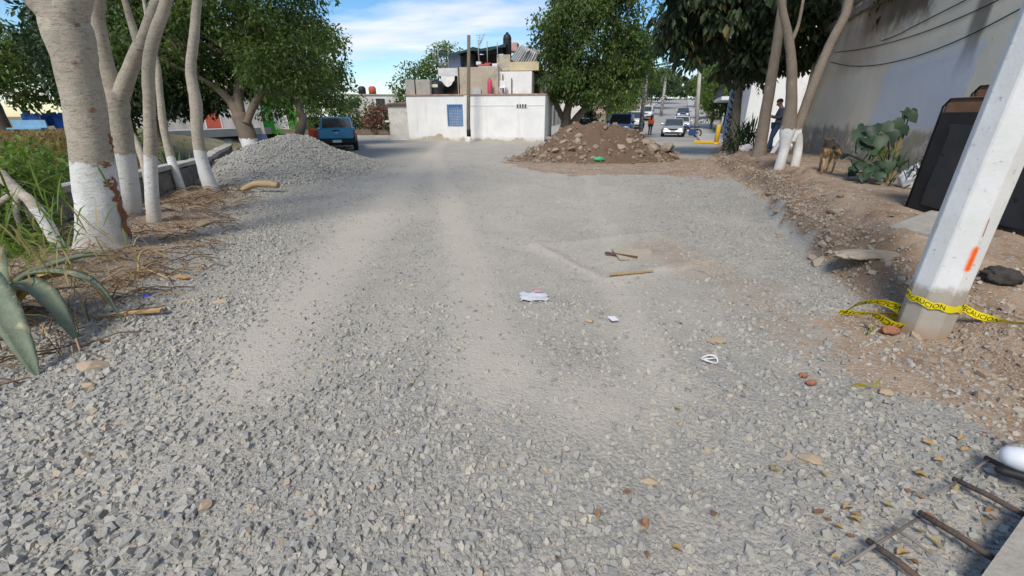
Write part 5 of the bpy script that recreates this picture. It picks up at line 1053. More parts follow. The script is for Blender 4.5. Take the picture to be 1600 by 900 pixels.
l = fixbase([(1186, 243, 22, 0), (1194, 190, 19, 0), (1206, 120, 18, 0), (1215, 60, 16, 0), (1223, 0, 14, 0), (1228, -40, 13, 0)]); P, r = pxpath(l)
painted_tree('single leaning brown trunk on the right bank, left of the standing man', None, [ext(P, r, (.1, .1, 1, .08), (0, .2, 1.2, .05))], -1, [((9.3, 15.2, 7.2), (1.8, 1.7, 1.2), 60)], 137, .15, m=BKG, lm=LFD, n_per=36, size=.24, spread=.5, group=None, crown_droop=.9)
l = fixbase([(1216, 268, 17, 0), (1225, 235, 16, 0), (1231, 203, 27, 0), (1236, 165, 20, 0), (1237, 110, 17, 0), (1233, 65, 15, 0), (1224, 20, 13, 0), (1216, -30, 11, 0)]); Y = l[0][3]; P, r = pxpath(l)
leg2 = pxpath([(1240, 268, 15, Y - .1), (1247, 232, 15, Y), (1243, 205, 20, Y)])
trc = ext(*pxpath([(1234, 222, 20, Y), (1250, 190, 18, Y), (1272, 130, 17, Y), (1297, 70, 17, Y), (1320, 25, 17, Y), (1335, -20, 16, Y)]), (.5, 0, 1.0, .1), (.5, .2, 1.2, .06))
br = pxpath([(1234, 70, 9, Y), (1247, 40, 6, Y), (1255, 0, 5, Y)]); br2 = pxpath([(1250, 188, 8, Y), (1262, 150, 4, Y), (1258, 110, 3, Y)])
painted_tree('double trunk in a V on two white painted legs, beside the dog', None, [(P, r), leg2, trc, br], .98, [((7.9, Y + .6, 6.0), (1.6, 1.5, 1.4), 50), ((9.4, Y + 1.4, 5.6), (1.2, 1.2, 1.5), 40)], 139, .1, m=BKG, lm=LFD, n_per=30, size=.17, spread=.5, group=None, tw=24)
# strap leaved bush behind the leaning trunk
def strap_plant(label, c, n, L_, w, m, seed, name='bush', cat='bush', spread=1.0, group=None, leafname='leaf'):
    g = random.Random(seed); t = thing(name, label, cat, c, group=group); b = MB()
    for i in range(n):
        a = g.uniform(0, 6.28); el = g.uniform(.5, 1.45); d = Vector((math.cos(a) * math.cos(el), math.sin(a) * math.cos(el), math.sin(el))); s = Vector((-math.sin(a), math.cos(a), 0)) * w * .5; l_ = L_ * g.uniform(.6, 1.1)
        o = Vector(c) + Vector((g.uniform(-.3, .3), g.uniform(-.3, .3), g.uniform(0, .5))) * spread; P_ = [o + d * l_ * q - Vector((0, 0, l_ * .55 * q * q)) * (1.2 - el * .6) for q in (0, .35, .7, 1)]
        b.add([P_[0] - s * .5, P_[0] + s * .5, P_[1] - s, P_[1] + s, P_[2] - s * .8, P_[2] + s * .8, P_[3]], [(0, 1, 3, 2), (2, 3, 5, 4), (4, 5, 6)])
    o = b.build('foliage', m, t); o['kind'] = 'stuff'; return t
p = gp(1164, 238, .3); strap_plant('dark strap leaved bush growing between palm trunk and leaning trunk', (p.x + .1, p.y + .4, zf(p.x, p.y)), 170, .95, .055, LFK, 3, spread=1.5)
p = gp(1142, 246, .2); strap_plant('small strap leaved clump at the foot of the grey trunk', (p.x, p.y, zf(p.x, p.y)), 60, .55, .04, LFK, 4, spread=.8)
# agaves
AG = mat('agave_skin', (.21, .245, .17), (.13, .165, .115), 6, .75, bump=.35, stains=(.42, .38, .25), sscale=5, stretch=(1, 1, 1))
AGY = mat('dry_agave_skin', (.45, .30, .09), (.33, .21, .07), 5, .8, bump=.2)
def agave_leaf(P, w, m, parent, th=.22, curl=.28):
    P, _ = smooth_path([Vector(p) for p in P], [1] * len(P), 5); n = len(P); mb = MB(); vs = []
    for i, p in enumerate(P):
        t = (P[min(i + 1, n - 1)] - P[max(i - 1, 0)]).normalized(); s = t.cross(Vector((0, 0, 1))); s = s.normalized() if s.length > .05 else Vector((1, 0, 0)); u = s.cross(t).normalized(); q = i / (n - 1)
        ww = w * .5 * (math.sin(math.pi * (.28 + .72 * q)) ** .75 if q < 1 else 0.02); hh = w * th * (1 - q * .85)
        vs += [p - s * ww + u * ww * curl * 1.6, p - s * ww * .5 + u * ww * curl * .4, p + u * 0, p + s * ww * .5 + u * ww * curl * .4, p + s * ww + u * ww * curl * 1.6, p + s * ww * .5 - u * hh, p - u * hh * 1.3, p - s * ww * .5 - u * hh]
    mb.add(vs, [(8 * i + k, 8 * i + (k + 1) % 8, 8 * i + 8 + (k + 1) % 8, 8 * i + 8 + k) for i in range(n - 1) for k in range(8)] + [tuple(range(8))[::-1]], True); return mb.build('leaf', m, parent)
c = Vector((-4.05, 2.95, 0)); c.z = zf(c.x, c.y)
DRY = leafmat('dry_grass_blade', (.26, .19, .085), (.45, .35, .17), .3, 1.2)
strap_plant('dry straw grass tangled round the foot of the big agave', (-3.75, 3.25, zf(-3.75, 3.25)), 150, .34, .012, DRY, 61, 'dry_grass_clump', 'dry grass', 1.5)
strap_plant('dull green weeds between the agave and the leaning stub', (-4.7, 4.0, zf(-4.7, 4.0)), 120, .5, .018, WEED, 62, 'weeds', 'weeds', 1.6)
t = thing('agave', 'large grey green agave with drooping leaves at the left edge', 'agave', c)
for lst, w, m_ in [([(-4.05, 2.95, .12), (-3.75, 2.75, .52), (-3.35, 2.5, .36), (-3.12, 2.33, .0)], .21, AG), ([(-4.05, 2.95, .12), (-3.8, 2.95, .42), (-3.45, 2.85, .36), (-3.25, 2.75, .04)], .18, AG), ([(-4.05, 2.95, .14), (-3.9, 3.1, .4), (-3.6, 3.3, .52), (-3.45, 3.42, .50)], .13, AG),
                  ([(-4.0, 2.95, .14), (-3.7, 3.0, .48), (-3.3, 3.05, .42), (-3.13, 3.02, .06)], .08, AG), ([(-4.05, 2.95, .14), (-4.2, 3.2, .5), (-4.3, 3.3, .8)], .24, AG), ([(-4.05, 2.95, .14), (-4.3, 2.8, .5), (-4.5, 2.7, .7)], .26, AG), ([(-4.05, 2.95, .14), (-4.1, 2.6, .5), (-4.0, 2.3, .6)], .26, AG), ([(-4.05, 2.95, .12), (-4.4, 3.1, .3), (-4.6, 3.2, .2)], .22, AG),
                  ([(-4.05, 3.0, .14), (-3.9, 3.25, .36), (-3.72, 3.42, .30), (-3.66, 3.45, .02)], .13, AGY)]: agave_leaf(lst, w, m_, t)
p = at(293, 290, 10.4); p.z = zf(-8.1, 10.6); t = thing('agave', 'upright dark green agave behind the parapet between two slim trunks', 'agave', (-8.15, 10.6, p.z))
for q in range(7):
    a = q * .9 + .3; o = Vector((-8.15, 10.6, p.z)); d = Vector((math.cos(a), math.sin(a), 0)); agave_leaf([o, o + d * .12 + Vector((0, 0, .8)), o + d * .35 + Vector((0, 0, 1.75 - .12 * (q % 3)))], .30, mat('dark_agave_skin', (.07, .12, .085), (.05, .085, .065), 4, .5), t)
# big leaved plant against the wall
BLM = leafmat('big_leaf', (.018, .042, .026), (.06, .10, .056), .2, 2.0, None, True)
def big_leaf(o, d, nrm, L_, parent):
    d = Vector(d).normalized(); nrm = Vector(nrm); s = d.cross(nrm).normalized(); nrm = s.cross(d).normalized(); mb = MB(); out = [(0, 0), (.05, .16), (-.02, .32), (.18, .46), (.42, .50), (.66, .40), (.85, .2), (1, 0), (.85, -.2), (.66, -.4), (.42, -.5), (.18, -.46), (-.02, -.32), (.05, -.16)]
    P_ = [Vector(o) + d * x * L_ + s * y * L_ + nrm * L_ * (.35 * abs(y) - .22 * x * x) for x, y in out]; mid = [Vector(o) + d * x * L_ - nrm * L_ * .22 * x * x for x in (.2, .42, .66, .85)]
    vs = P_ + mid; m0 = 14; f = [(0, 1, m0), (1, 2, 3, m0), (3, 4, m0 + 1, m0), (4, 5, m0 + 2, m0 + 1), (5, 6, m0 + 3, m0 + 2), (6, 7, m0 + 3), (7, 8, m0 + 3), (8, 9, m0 + 2, m0 + 3), (9, 10, m0 + 1, m0 + 2), (10, 11, m0, m0 + 1), (11, 12, 13, m0), (13, 0, m0)]
    mb.add(vs, f, True); return mb.build('leaf', BLM, parent)
c = gp(1385, 292, .4); t = thing('leafy_plant', 'plant with very large dark leaves growing against the plaster wall', 'plant', (c.x, c.y, .38)); mb = MB(); g = random.Random(5); leafs = []
for u, v, Y, L_, dx in [(1345, 205, 8.2, .30, -1), (1362, 196, 8.1, .32, -.3), (1378, 192, 8.2, .34, .2), (1395, 188, 8.3, .30, .6), (1352, 218, 8.0, .30, -.8), (1372, 212, 7.9, .34, 0), (1388, 205, 8.0, .3, .5), (1405, 198, 8.2, .27, .8), (1415, 178, 8.3, .30, .6), (1422, 172, 8.4, .22, 1), (1365, 228, 7.9, .26, -.4), (1345, 255, 7.9, .28, -1), (1362, 258, 7.8, .3, -.3), (1382, 250, 7.8, .32, .2), (1398, 246, 7.9, .27, .7), (1335, 262, 8.1, .24, -1), (1372, 270, 7.6, .25, 0), (1320, 240, 8.6, .2, -1), (1352, 272, 7.7, .22, -.8)]:
    p = at(u, v, Y); d = (dx * .8 + g.uniform(-.2, .2), -.7, -.75 + g.uniform(-.2, .2)); big_leaf(p, d, (-.35 + g.uniform(-.2, .2), -.5, .8), L_ * .80, t); leafs.append(p)
    q = p + Vector((g.uniform(-.14, .14), g.uniform(-.1, .15), g.uniform(-.12, .1))); big_leaf(q, (dx * .8 + g.uniform(-.6, .6), -.6, -.5 + g.uniform(-.3, .4)), (-.35 + g.uniform(-.4, .4), -.5, .8), L_ * .62, t); leafs.append(q)
for p in leafs:
    s = Vector((c.x, c.y, .35)) if p.z < 1.0 else Vector((c.x + .05, c.y + .05, .5)); P_, r_ = smooth_path([s, s.lerp(p, .55) + Vector((.06, .05, .12)), p], [.022, .014, .007], 4); mb.tube(P_, r_, 5, False)
mb.build('stems', mat('green_stem', (.16, .17, .07), (.2, .15, .08), 5), t)
p = gp(1405, 300, .4); strap_plant('low weeds with narrow leaves in front of the big leaved plant', (p.x, p.y, zf(p.x, p.y)), 45, .30, .03, LFK, 12, spread=.9)
p = gp(1350, 290, .4); strap_plant('sparse weeds on the bank right of the dog', (p.x, p.y, zf(p.x, p.y)), 50, .35, .03, LFB, 13, spread=1.2)
# weeds, grass and brush on the left
def grass_patch(name, label, cat, fn, n, L_, w, m, seed, kind='stuff'):
    g = np.random.default_rng(seed); x, y = fn(g, n); z = Z(x, y); a = g.uniform(0, 2 * np.pi, n); le = g.uniform(.1, .8, n); l_ = L_ * g.uniform(.5, 1.3, n); s = np.stack([-np.sin(a), np.cos(a), 0 * a], -1) * w * .5
    o = np.stack([x, y, z - .02], -1); d = np.stack([np.cos(a) * le, np.sin(a) * le, np.ones(n)], -1) * l_[:, None]; V = np.stack([o - s, o + s, o + d * .6 + s * .7, o + d + np.stack([np.cos(a), np.sin(a), -.6 * np.ones(n)], -1) * (l_ * .35 * le)[:, None], o + d * .6 - s * .7], 1).reshape(-1, 3)
    F = np.arange(5 * n).reshape(n, 5); return tag(link(name, np_mesh(name, V, F), m), label, cat, kind=kind)
DRY = leafmat('dry_grass_blade', (.26, .19, .085), (.45, .35, .17), .3, 1.2)
def canal(g, n): y = 6 + 20 * g.random(n); return ip(y, XW) - .5 - g.random(n) ** .8 * 12, y
grass_patch('dry_grass', 'dry straw grass covering the canal slope', 'grass', canal, 22000, .42, .025, DRY, 3)
grass_patch('green_weeds', 'green weeds growing in the canal below the parapet', 'weeds', lambda g, n: (lambda y: (ip(y, XW) - .35 - g.random(n) * 3.0, y))(4 + 9 * g.random(n)), 12000, .55, .03, WEED, 4)
plain_tree('bright green feathery bush beyond the parapet at far left', -9.6, 8.2, .6, .05, [((-9.4, 8.3, .35), (1.3, 1.1, .75), 70), ((-10.8, 8.6, .2), (1.3, 1.1, .7), 50)], leafmat('feathery_leaf', (.05, .10, .03), (.17, .27, .08), .4, 1.0), 151, 60, .10, .34, BKG, 'bush', None, (0, 0), 'bush', 14, z0=-.6)
plain_tree('thin grey twiggy bush on the slope left of the white based dark trunk', -12.2, 14.5, .7, .03, [((-12.0, 14.5, .55), (.9, .8, .7), 34)], LFP, 153, 22, .09, .3, BKG, 'bush', None, (0, 0), 'bush', 26, z0=-.5)
g = random.Random(9); mb = MB(); mc = MB()
for i in range(900):
    y = g.uniform(2.2, 10.5); x = float(ip(y, VL)) - g.uniform(-.15, 1.0) * min(1.7, float(ip(y, VL) - ip(y, XW)) * .95); z = zf(x, y); a = g.uniform(-1.2, 1.2) + (math.pi if g.random() < .5 else 0); l_ = g.uniform(.12, .5); d = Vector((math.cos(a), math.sin(a), g.uniform(-.05, .25)))
    p = Vector((x, y, z + g.uniform(0, .05))); (mb if g.random() < .6 else mc).tube([p, p + d * l_ * .5 + Vector((0, 0, .03)), p + d * l_ + Vector((0, 0, -.04))], [g.uniform(.003, .008)] * 3, 3, False)
tag(mb.build('dry_brush', mat('brush_brown', (.20, .125, .07), (.11, .07, .042), 6)), 'brown dead twigs and roots littering the left verge', 'brush', kind='stuff')
tag(mc.build('dry_straw', mat('brush_straw', (.40, .30, .17), (.3, .2, .11), 6)), 'straw coloured dead stalks littering the left verge', 'brush', kind='stuff')
# ------------------------------------------------------------------ people and the dog: one continuous skinned body each
def skin(name, V, E_, RAD, m, parent, sub=2, root=0, smooth=True):
    me = bpy.data.meshes.new(name + '_cage'); me.from_pydata([tuple(v) for v in V], E_, []); o = bpy.data.objects.new(name + '_cage', me); COL.objects.link(o)
    o.modifiers.new('s', 'SKIN'); 
    if not me.skin_vertices: me.skin_vertices.new()
    for i, d in enumerate(me.skin_vertices[0].data):
        r = RAD[i]; d.radius = (r, r) if not hasattr(r, '__len__') else r; d.use_root = i == root
    o.modifiers['s'].use_smooth_shade = True; sb = o.modifiers.new('u', 'SUBSURF'); sb.levels = sub; sb.render_levels = sub
    dg = bpy.context.evaluated_depsgraph_get(); em = bpy.data.meshes.new_from_object(o.evaluated_get(dg)); em.name = name
    bpy.data.objects.remove(o); bpy.data.meshes.remove(me)
    em.polygons.foreach_set('use_smooth', np.full(len(em.polygons), True)); em.materials.clear()
    return link(name, em, m, parent, False)
SKINM = mat('skin_tone', (.33, .19, .13), (.28, .16, .105), 6, .6)
def person(label, loc, rz, J, cloth, hairc, long_hair=False, h=1.72, hands=None, group=None, vest=None):
    """J: joints in the person's own frame, x right, y forward, z up, for a height of 1.72"""
    k = h / 1.72; t = thing('person', label, 'person', loc, rz, group); S = lambda p: Vector(p) * k
    V = []; E_ = []; Rr = []
    def add(p, r, par=None):
        V.append(S(p)); Rr.append((r[0] * k, r[1] * k) if hasattr(r, '__len__') else r * k)
        if par is not None: E_.append((par, len(V) - 1))
        return len(V) - 1
    pel = add(J['pelvis'], (.135, .105)); wa = add(J['waist'], (.125, .095), pel); ch = add(J['chest'], (.15, .11), wa); nk0 = add(J['neck0'], .065, ch); nk = add(J['neck'], .055, nk0)
    hd = Vector(J['head']); hf = Vector(J['face']).normalized(); hu = Vector(J['headup']).normalized()
    h0 = add(hd - hu * .06 + hf * .015, (.066, .075), nk); h1 = add(hd + hu * .015, (.074, .092), h0); add(hd + hu * .085 - hf * .008, (.06, .075), h1)
    limbs = {}
    for s in ('L', 'R'):
        sh = add(J['sho' + s], .062, ch); el = add(J['elb' + s], .044, sh); wr = add(J['wri' + s], .028, el); d = (Vector(J['wri' + s]) - Vector(J['elb' + s])).normalized()
        hv = Vector(J.get('hand' + s, d)).normalized(); pv = Vector(J.get('palm' + s, (0, 0, -1))); side = hv.cross(pv).normalized(); pl = add(Vector(J['wri' + s]) + hv * .05, (.034, .02), wr)
        for q, (o, l) in enumerate(((-.030, .068), (-.010, .078), (.010, .074), (.028, .058))):
            a = add(Vector(V[pl] / k) + hv * .045 + side * o, .010, pl); b = add(Vector(V[a] / k) + hv * l * .55 + pv * .012, .009, a); add(Vector(V[b] / k) + hv * l * .3 + pv * .032, .0075, b)
        a = add(Vector(V[pl] / k) - side * .035 + hv * .005, .011, pl); add(Vector(V[a] / k) - side * .012 + hv * .045 + pv * .012, .009, a)
        hp = add(J['hip' + s], .088, pel); kn = add(J['kne' + s], .06, hp); an = add(J['ank' + s], .04, kn); he = add(Vector(J['ank' + s]) + Vector((0, .02, -.05)), .035, an); add(Vector(J['ank' + s]) + Vector((0, .15, -.065)), (.04, .022), he)
        limbs[s] = (sh, el, wr, hp, kn, an, he)
    skin('body', V, E_, Rr, SKINM, t, 2)
    hm = Matrix((hf.cross(hu), hf, hu)).transposed()
    m = MB(); m.ball(S(hd + hf * .098 - hu * .012), (.012 * k, .02 * k, .022 * k), 8, 5, hm); m.build('nose', SKINM, t, False)
    for sx in (-1, 1):
        m = MB(); m.ball(S(hd + hf * .083 + hf.cross(hu) * .03 * sx + hu * .015), .011 * k, 8, 5); m.build('eye', mat('eye_dark', (.04, .03, .025)), t, False)
        m = MB(); m.ball(S(hd + hf.cross(hu) * .077 * sx - hf * .005), (.012 * k, .02 * k, .032 * k), 8, 5, hm); m.build('ear', SKINM, t, False)
    m = MB(); m.ball(S(hd + hf * .086 - hu * .055), (.022 * k, .009 * k, .007 * k), 8, 5, hm); m.build('mouth', mat('lip_tone', (.26, .10, .08)), t, False)
    m = MB(); n = len(m.v); m.ball(S(hd + hu * .035 - hf * .018), (.088 * k, .102 * k, .098 * k), 14, 10, hm)
    ctr = S(hd); m.f = [f for f in m.f if not any(((Vector(m.v[i]) - ctr).dot(hf) > .045 * k and (Vector(m.v[i]) - ctr).dot(hu) < .065 * k) or ((Vector(m.v[i]) - ctr).dot(hu) < -.03 * k) for i in f)]; m.sm = [True] * len(m.f)
    m.build('hair', hairc, t, False)
    if long_hair: m = MB(); m.tube([S(hd - hf * .07 + hu * .05), S(hd - hf * .1 - hu * .08), S(hd - hf * .12 - hu * .26), S(hd - hf * .11 - hu * .36)], [.07 * k, .075 * k, .05 * k, .015 * k], 10); m.build('long_hair', hairc, t, False)
    # clothes: slightly larger skins over the same joints
    def wear(name, ids, edges, extra, m):
        mp = {q: i for i, q in enumerate(ids)}; rr = []
        for q in ids: r = Rr[q]; e = extra.get(q, .012) * k; rr.append((r[0] + e, r[1] + e) if hasattr(r, '__len__') else r + e)
        return skin(name, [V[q] for q in ids], [(mp[a], mp[b]) for a, b in edges], rr, m, t, 2)
    ids = [pel, wa, ch, nk0]; ed = [(pel, wa), (wa, ch), (ch, nk0)]
    for s in 'LR':
        sh, el, wr = limbs[s][:3]; ids += [sh, el, wr]; ed += [(ch, sh), (sh, el), (el, wr)]
    wear('shirt', ids, ed, {nk0: .006, pel: .016}, cloth['shirt'])
    ids = [pel]; ed = []
    for s in 'LR': hp, kn, an = limbs[s][3:6]; ids += [hp, kn, an]; ed += [(pel, hp), (hp, kn), (kn, an)]
    wear('trousers', ids, ed, {pel: .012, ids[3]: .022, ids[6]: .022}, cloth['trousers'])
    for s in 'LR':
        a = Vector(V[limbs[s][5]]) / k; m = MB(); m.box((a.x - .05, a.y - .08, a.z - .1), (a.x + .05, a.y + .2, a.z - .03), None, .03); m.tube([(a.x, a.y - .01, a.z - .05), (a.x, a.y - .01, a.z + .02)], [.055, .05], 10)
        m.v = [tuple(Vector(p) * k) for p in m.v]; m.build('shoe', cloth['shoe'], t, False)
    if vest:
        wear('vest', [pel, wa, ch, nk0, limbs['L'][0], limbs['R'][0]], [(pel, wa), (wa, ch), (ch, nk0), (ch, limbs['L'][0]), (ch, limbs['R'][0])], {pel: .026, wa: .03, ch: .028, nk0: .012, limbs['L'][0]: .022, limbs['R'][0]: .022}, vest)
    return t, S
jeans = mat('blue_jeans', (.035, .055, .12), (.05, .075, .155), 9, .9, bump=.3); blackc = mat('black_cloth', (.018, .018, .02), (.03, .03, .032), 8, .9); darkhair = mat('black_hair', (.012, .010, .009), None, 8, .6); shoe = mat('grey_shoe', (.12, .11, .1), None, 4, .7)
# standing man, leaning back, looking at his phone
J = dict(pelvis=(0, 0, .93), waist=(0, -.03, 1.08), chest=(0, -.05, 1.28), neck0=(0, -.03, 1.42), neck=(0, .01, 1.475), head=(0, .065, 1.58), face=(0, .82, -.57), headup=(0, .57, .82),
         shoL=(-.17, -.05, 1.37), elbL=(-.23, .03, 1.12), wriL=(-.10, .25, 1.17), handL=(.5, .75, .25), palmL=(0, .2, 1), shoR=(.17, -.05, 1.37), elbR=(.23, .02, 1.12), wriR=(.07, .27, 1.19), handR=(-.35, .8, .3), palmR=(0, .2, 1),
         hipL=(-.09, 0, .89), kneL=(-.10, .12, .49), ankL=(-.11, .16, .10), hipR=(.09, 0, .89), kneR=(.10, .06, .48), ankR=(.10, .02, .10))
c = Vector((9.05, 15.35, 0)); c.z = zf(c.x, c.y)
man, S = person('man in dark top and blue jeans leaning back and looking at his phone', c, R(78), J, dict(shirt=mat('slate_shirt', (.06, .07, .095), (.08, .09, .12), 8, .9), trousers=jeans, shoe=shoe), darkhair, h=1.74)
ph = thing('phone', 'dark phone held in both hands by the leaning man', 'phone', c, R(78)); m = MB(); m.box((-.037, -.006, -.075), (.037, .004, .075), Matrix.Translation(S((-.01, .36, 1.235))) @ Matrix.Rotation(R(-50), 4, 'X'), .006); m.build('case', mat('phone_black', (.02, .02, .022), None, 3, .3), ph, False)
m = MB(); m.box((-.033, -.009, -.068), (.033, -.0065, .068), Matrix.Translation(S((-.01, .36, 1.235))) @ Matrix.Rotation(R(-50), 4, 'X')); m.build('screen', mat('phone_screen', (.03, .035, .045), None, 3, .1), ph, False)
# walker in an orange jacket, seen from behind on the street, and a companion in black
W_ = dict(pelvis=(0, 0, .93), waist=(0, .0, 1.08), chest=(0, .01, 1.28), neck0=(0, .01, 1.42), neck=(0, .02, 1.475), head=(0, .03, 1.585), face=(0, 1, -.1), headup=(0, .1, 1), shoL=(-.17, 0, 1.37), elbL=(-.22, -.03, 1.12), wriL=(-.21, .04, .88), shoR=(.17, 0, 1.37), elbR=(.22, -.05, 1.12), wriR=(.2, .05, .88),
          hipL=(-.09, 0, .89), kneL=(-.09, .10, .50), ankL=(-.09, .14, .10), hipR=(.09, 0, .89), kneR=(.09, .02, .49), ankR=(.09, -.1, .11))
orange = mat('orange_cloth', (.80, .13, .02), (.7, .10, .02), 6, .8)
person('person in a bright orange jacket and black trousers walking up the street', (12.4, 40.2, .02), R(-18), W_, dict(shirt=orange, trousers=blackc, shoe=blackc), darkhair, True, 1.7, vest=orange)
person('smaller person in black beside the orange jacket, half hidden by the dirt heap', (11.45, 39.6, .02), R(-18), W_, dict(shirt=blackc, trousers=blackc, shoe=mat('white_shoe', (.7, .7, .7))), darkhair, False, 1.38)
# dog seen from behind
def dog(loc, rz):
    t = thing('dog', 'tan and black shaggy dog walking away along the bank', 'dog', loc, rz); V = []; E_ = []; Rr = []
    def add(p, r, par=None):
        V.append(Vector(p)); Rr.append(r)
        if par is not None: E_.append((par, len(V) - 1))
        return len(V) - 1
    ru = add((0, -.24, .50), (.095, .10)); lo = add((0, -.06, .52), (.10, .095), ru); chs = add((0, .16, .49), (.11, .135), lo); sh = add((0, .30, .51), (.10, .13), chs); ne = add((0, .42, .55), (.075, .085), sh); he = add((0, .52, .56), (.075, .072), ne); mu = add((.0, .62, .52), (.045, .042), he); add((0, .70, .50), (.032, .03), mu)
    for s in (-1, 1):
        th = add((.088 * s, -.27, .42), (.05, .07), ru); st = add((.10 * s, -.20, .30), .034, th); ho = add((.098 * s, -.33 + .07 * s, .18), .02, st); pa = add((.098 * s, -.29 + .09 * s, .04), .02, ho); add((.098 * s, -.24 + .09 * s, .022), (.03, .02), pa)
        el = add((.09 * s, .24, .34), .04, sh); wr = add((.085 * s, .25 + .10 * s, .17), .024, el); pf = add((.085 * s, .24 + .13 * s, .04), .022, wr); add((.085 * s, .29 + .13 * s, .024), (.031, .02), pf)
        ear = add((.055 * s, .50, .63), .022, he); add((.075 * s, .49, .67), .012, ear)
    tl = add((.01, -.35, .54), .026, ru); tb = add((.05, -.43, .50), .03, tl); tc_ = add((.10, -.49, .44), .028, tb); add((.14, -.53, .40), .012, tc_)
    m_, N, L = newmat('dog_fur'); out = nn(N, 'ShaderNodeOutputMaterial'); p = nn(N, 'ShaderNodeBsdfPrincipled'); p.inputs['Roughness'].default_value = .95; p.inputs['Specular IOR Level'].default_value = .1
    tc = nn(N, 'ShaderNodeTexCoord'); mp = nn(N, 'ShaderNodeMapping'); mp.inputs['Scale'].default_value = (1, 1, .35); L.new(tc.outputs['Object'], mp.inputs[0]); n1 = nn(N, 'ShaderNodeTexNoise', Scale=38.0, Detail=4.0); L.new(mp.outputs[0], n1.inputs['Vector'])
    sd_ = nn(N, 'ShaderNodeAttribute'); sd_.attribute_name = 'saddle'
    tan = mixc(N, L, n1.outputs['Fac'], (.46, .31, .17), (.28, .17, .085)); blk = mixc(N, L, n1.outputs['Fac'], (.03, .025, .022), (.09, .07, .055))
    L.new(mixc(N, L, ramp(N, L, math_(N, L, 'ADD', sd_.outputs['Fac'], math_(N, L, 'MULTIPLY_ADD', n1.outputs['Fac'], .5, -.25)), [(.35, 0), (.6, 1)]), tan, blk), p.inputs['Base Color'])
    b = nn(N, 'ShaderNodeBump', Strength=.8, Distance=.01); L.new(n1.outputs['Fac'], b.inputs['Height']); L.new(b.outputs[0], p.inputs['Normal']); L.new(p.outputs[0], out.inputs[0])
    o = skin('body', V, E_, Rr, m_, t, 2); co = [v.co for v in o.data.vertices]
    vattr(o.data, 'saddle', [float(np.clip((q.z - .47) / .06, 0, 1)) * (1 if q.y > -.42 else .6) * (q.y < .45) + .0 for q in co])
    g = np.random.default_rng(4); ps = o.data.polygons; fv = []; 
    for k in range(5200):
        f = ps[int(g.integers(len(ps)))]; c_ = f.center; n_ = f.normal
        if c_.z < .36: continue
        d = (n_ * .35 + Vector((0, -.35, -.75)) + Vector(g.normal(0, .2, 3))).normalized() * g.uniform(.02, .045); s = d.cross(n_).normalized() * .005; fv += [c_ - s, c_ + s, c_ + d + n_ * .012]
    me = np_mesh('fur', np.array([tuple(q) for q in fv]), np.arange(len(fv)).reshape(-1, 3)); vattr(me, 'saddle', [float(np.clip((q.z - .46) / .06, 0, 1)) * (q.y < .45) for q in fv]); link('fur', me, m_, t, False)
    for s in (-1, 1): m = MB(); m.ball((.035 * s, .585, .575), .009, 6, 4); m.build('eye', mat('eye_dark', (.02, .02, .02)), t, False)
    m = MB(); m.ball((0, .735, .505), .016, 6, 4); m.build('nose', mat('eye_dark', (.02, .02, .02)), t, False)
    return t
c = gp(1290, 281, .36); dog((c.x, c.y + .1, zf(c.x, c.y + .1) - .005), R(-28))
# ------------------------------------------------------------------ vehicles (own frame: x right, +y front, z up)
def paint(name, c, metal=.25): return mat(name, c, [q * .93 for q in c], 2, .32, metal=metal, spec=.5, coat=.6)
GLS = mat('car_glass', (.025, .03, .035), (.04, .05, .055), 1, .06, spec=.9); TYR = mat('tyre_rubber', (.02, .02, .02), (.032, .03, .028), 9, .85); RIM = mat('wheel_rim', (.42, .42, .43), None, 3, .35, metal=.8); LAMP = mat('lamp_glass', (.7, .7, .68), None, 3, .12, spec=.9); RED = mat('tail_red', (.42, .02, .015), None, 3, .2, spec=.7); TRIM = mat('black_trim', (.025, .025, .027), None, 4, .6); CHR = mat('bright_metal', (.5, .5, .5), None, 3, .25, metal=.9); PLATE = mat('plate_white', (.62, .64, .62), (.5, .52, .5), 30, .5)
def loft(mb, secs, smooth=True):
    n = len(secs[0]); vs = [p for s in secs for p in s]; mb.add(vs, [(i * n + k, i * n + (k + 1) % n, (i + 1) * n + (k + 1) % n, (i + 1) * n + k) for i in range(len(secs) - 1) for k in range(n)], smooth)
    m0 = len(mb.v) - len(vs); mb.f += [tuple(m0 + k for k in range(n))[::-1], tuple(m0 + (len(secs) - 1) * n + k for k in range(n))]; mb.sm += [False, False]
def bodysec(y, w, zb, zt, crown_=.03):
    zm = zb + (zt - zb) * .55; return [(-w * .9, y, zb), (-w * .985, y, zb + .08), (-w, y, zm), (-w * .955, y, zt - .03), (-w * .86, y, zt), (0, y, zt + crown_), (w * .86, y, zt), (w * .955, y, zt - .03), (w, y, zm), (w * .985, y, zb + .08), (w * .9, y, zb)]
def wheel(parent, x, y, r, w):
    m = MB(); s = 1 if x > 0 else -1; pr_ = [(r * .62, -w / 2), (r * .93, -w / 2), (r, -w * .32), (r, w * .32), (r * .93, w / 2), (r * .62, w / 2)]; n = 20
    vs = [(x + b, y + a * math.cos(2 * math.pi * k / n), r + a * math.sin(2 * math.pi * k / n)) for a, b in pr_ for k in range(n)]; m.add(vs, [(i * n + k, i * n + (k + 1) % n, (i + 1) * n + (k + 1) % n, (i + 1) * n + k) for i in range(5) for k in range(n)], True)
    o = m.build('wheel', TYR, parent, False); m = MB(); xx = x + s * w * .36
    vs = [(xx, y + r * .6 * math.cos(2 * math.pi * k / n), r + r * .6 * math.sin(2 * math.pi * k / n)) for k in range(n)] + [(xx + s * .03, y, r)]; m.add(vs, [(k, (k + 1) % n, n) for k in range(n)]); m.build('rim', RIM, o, False)
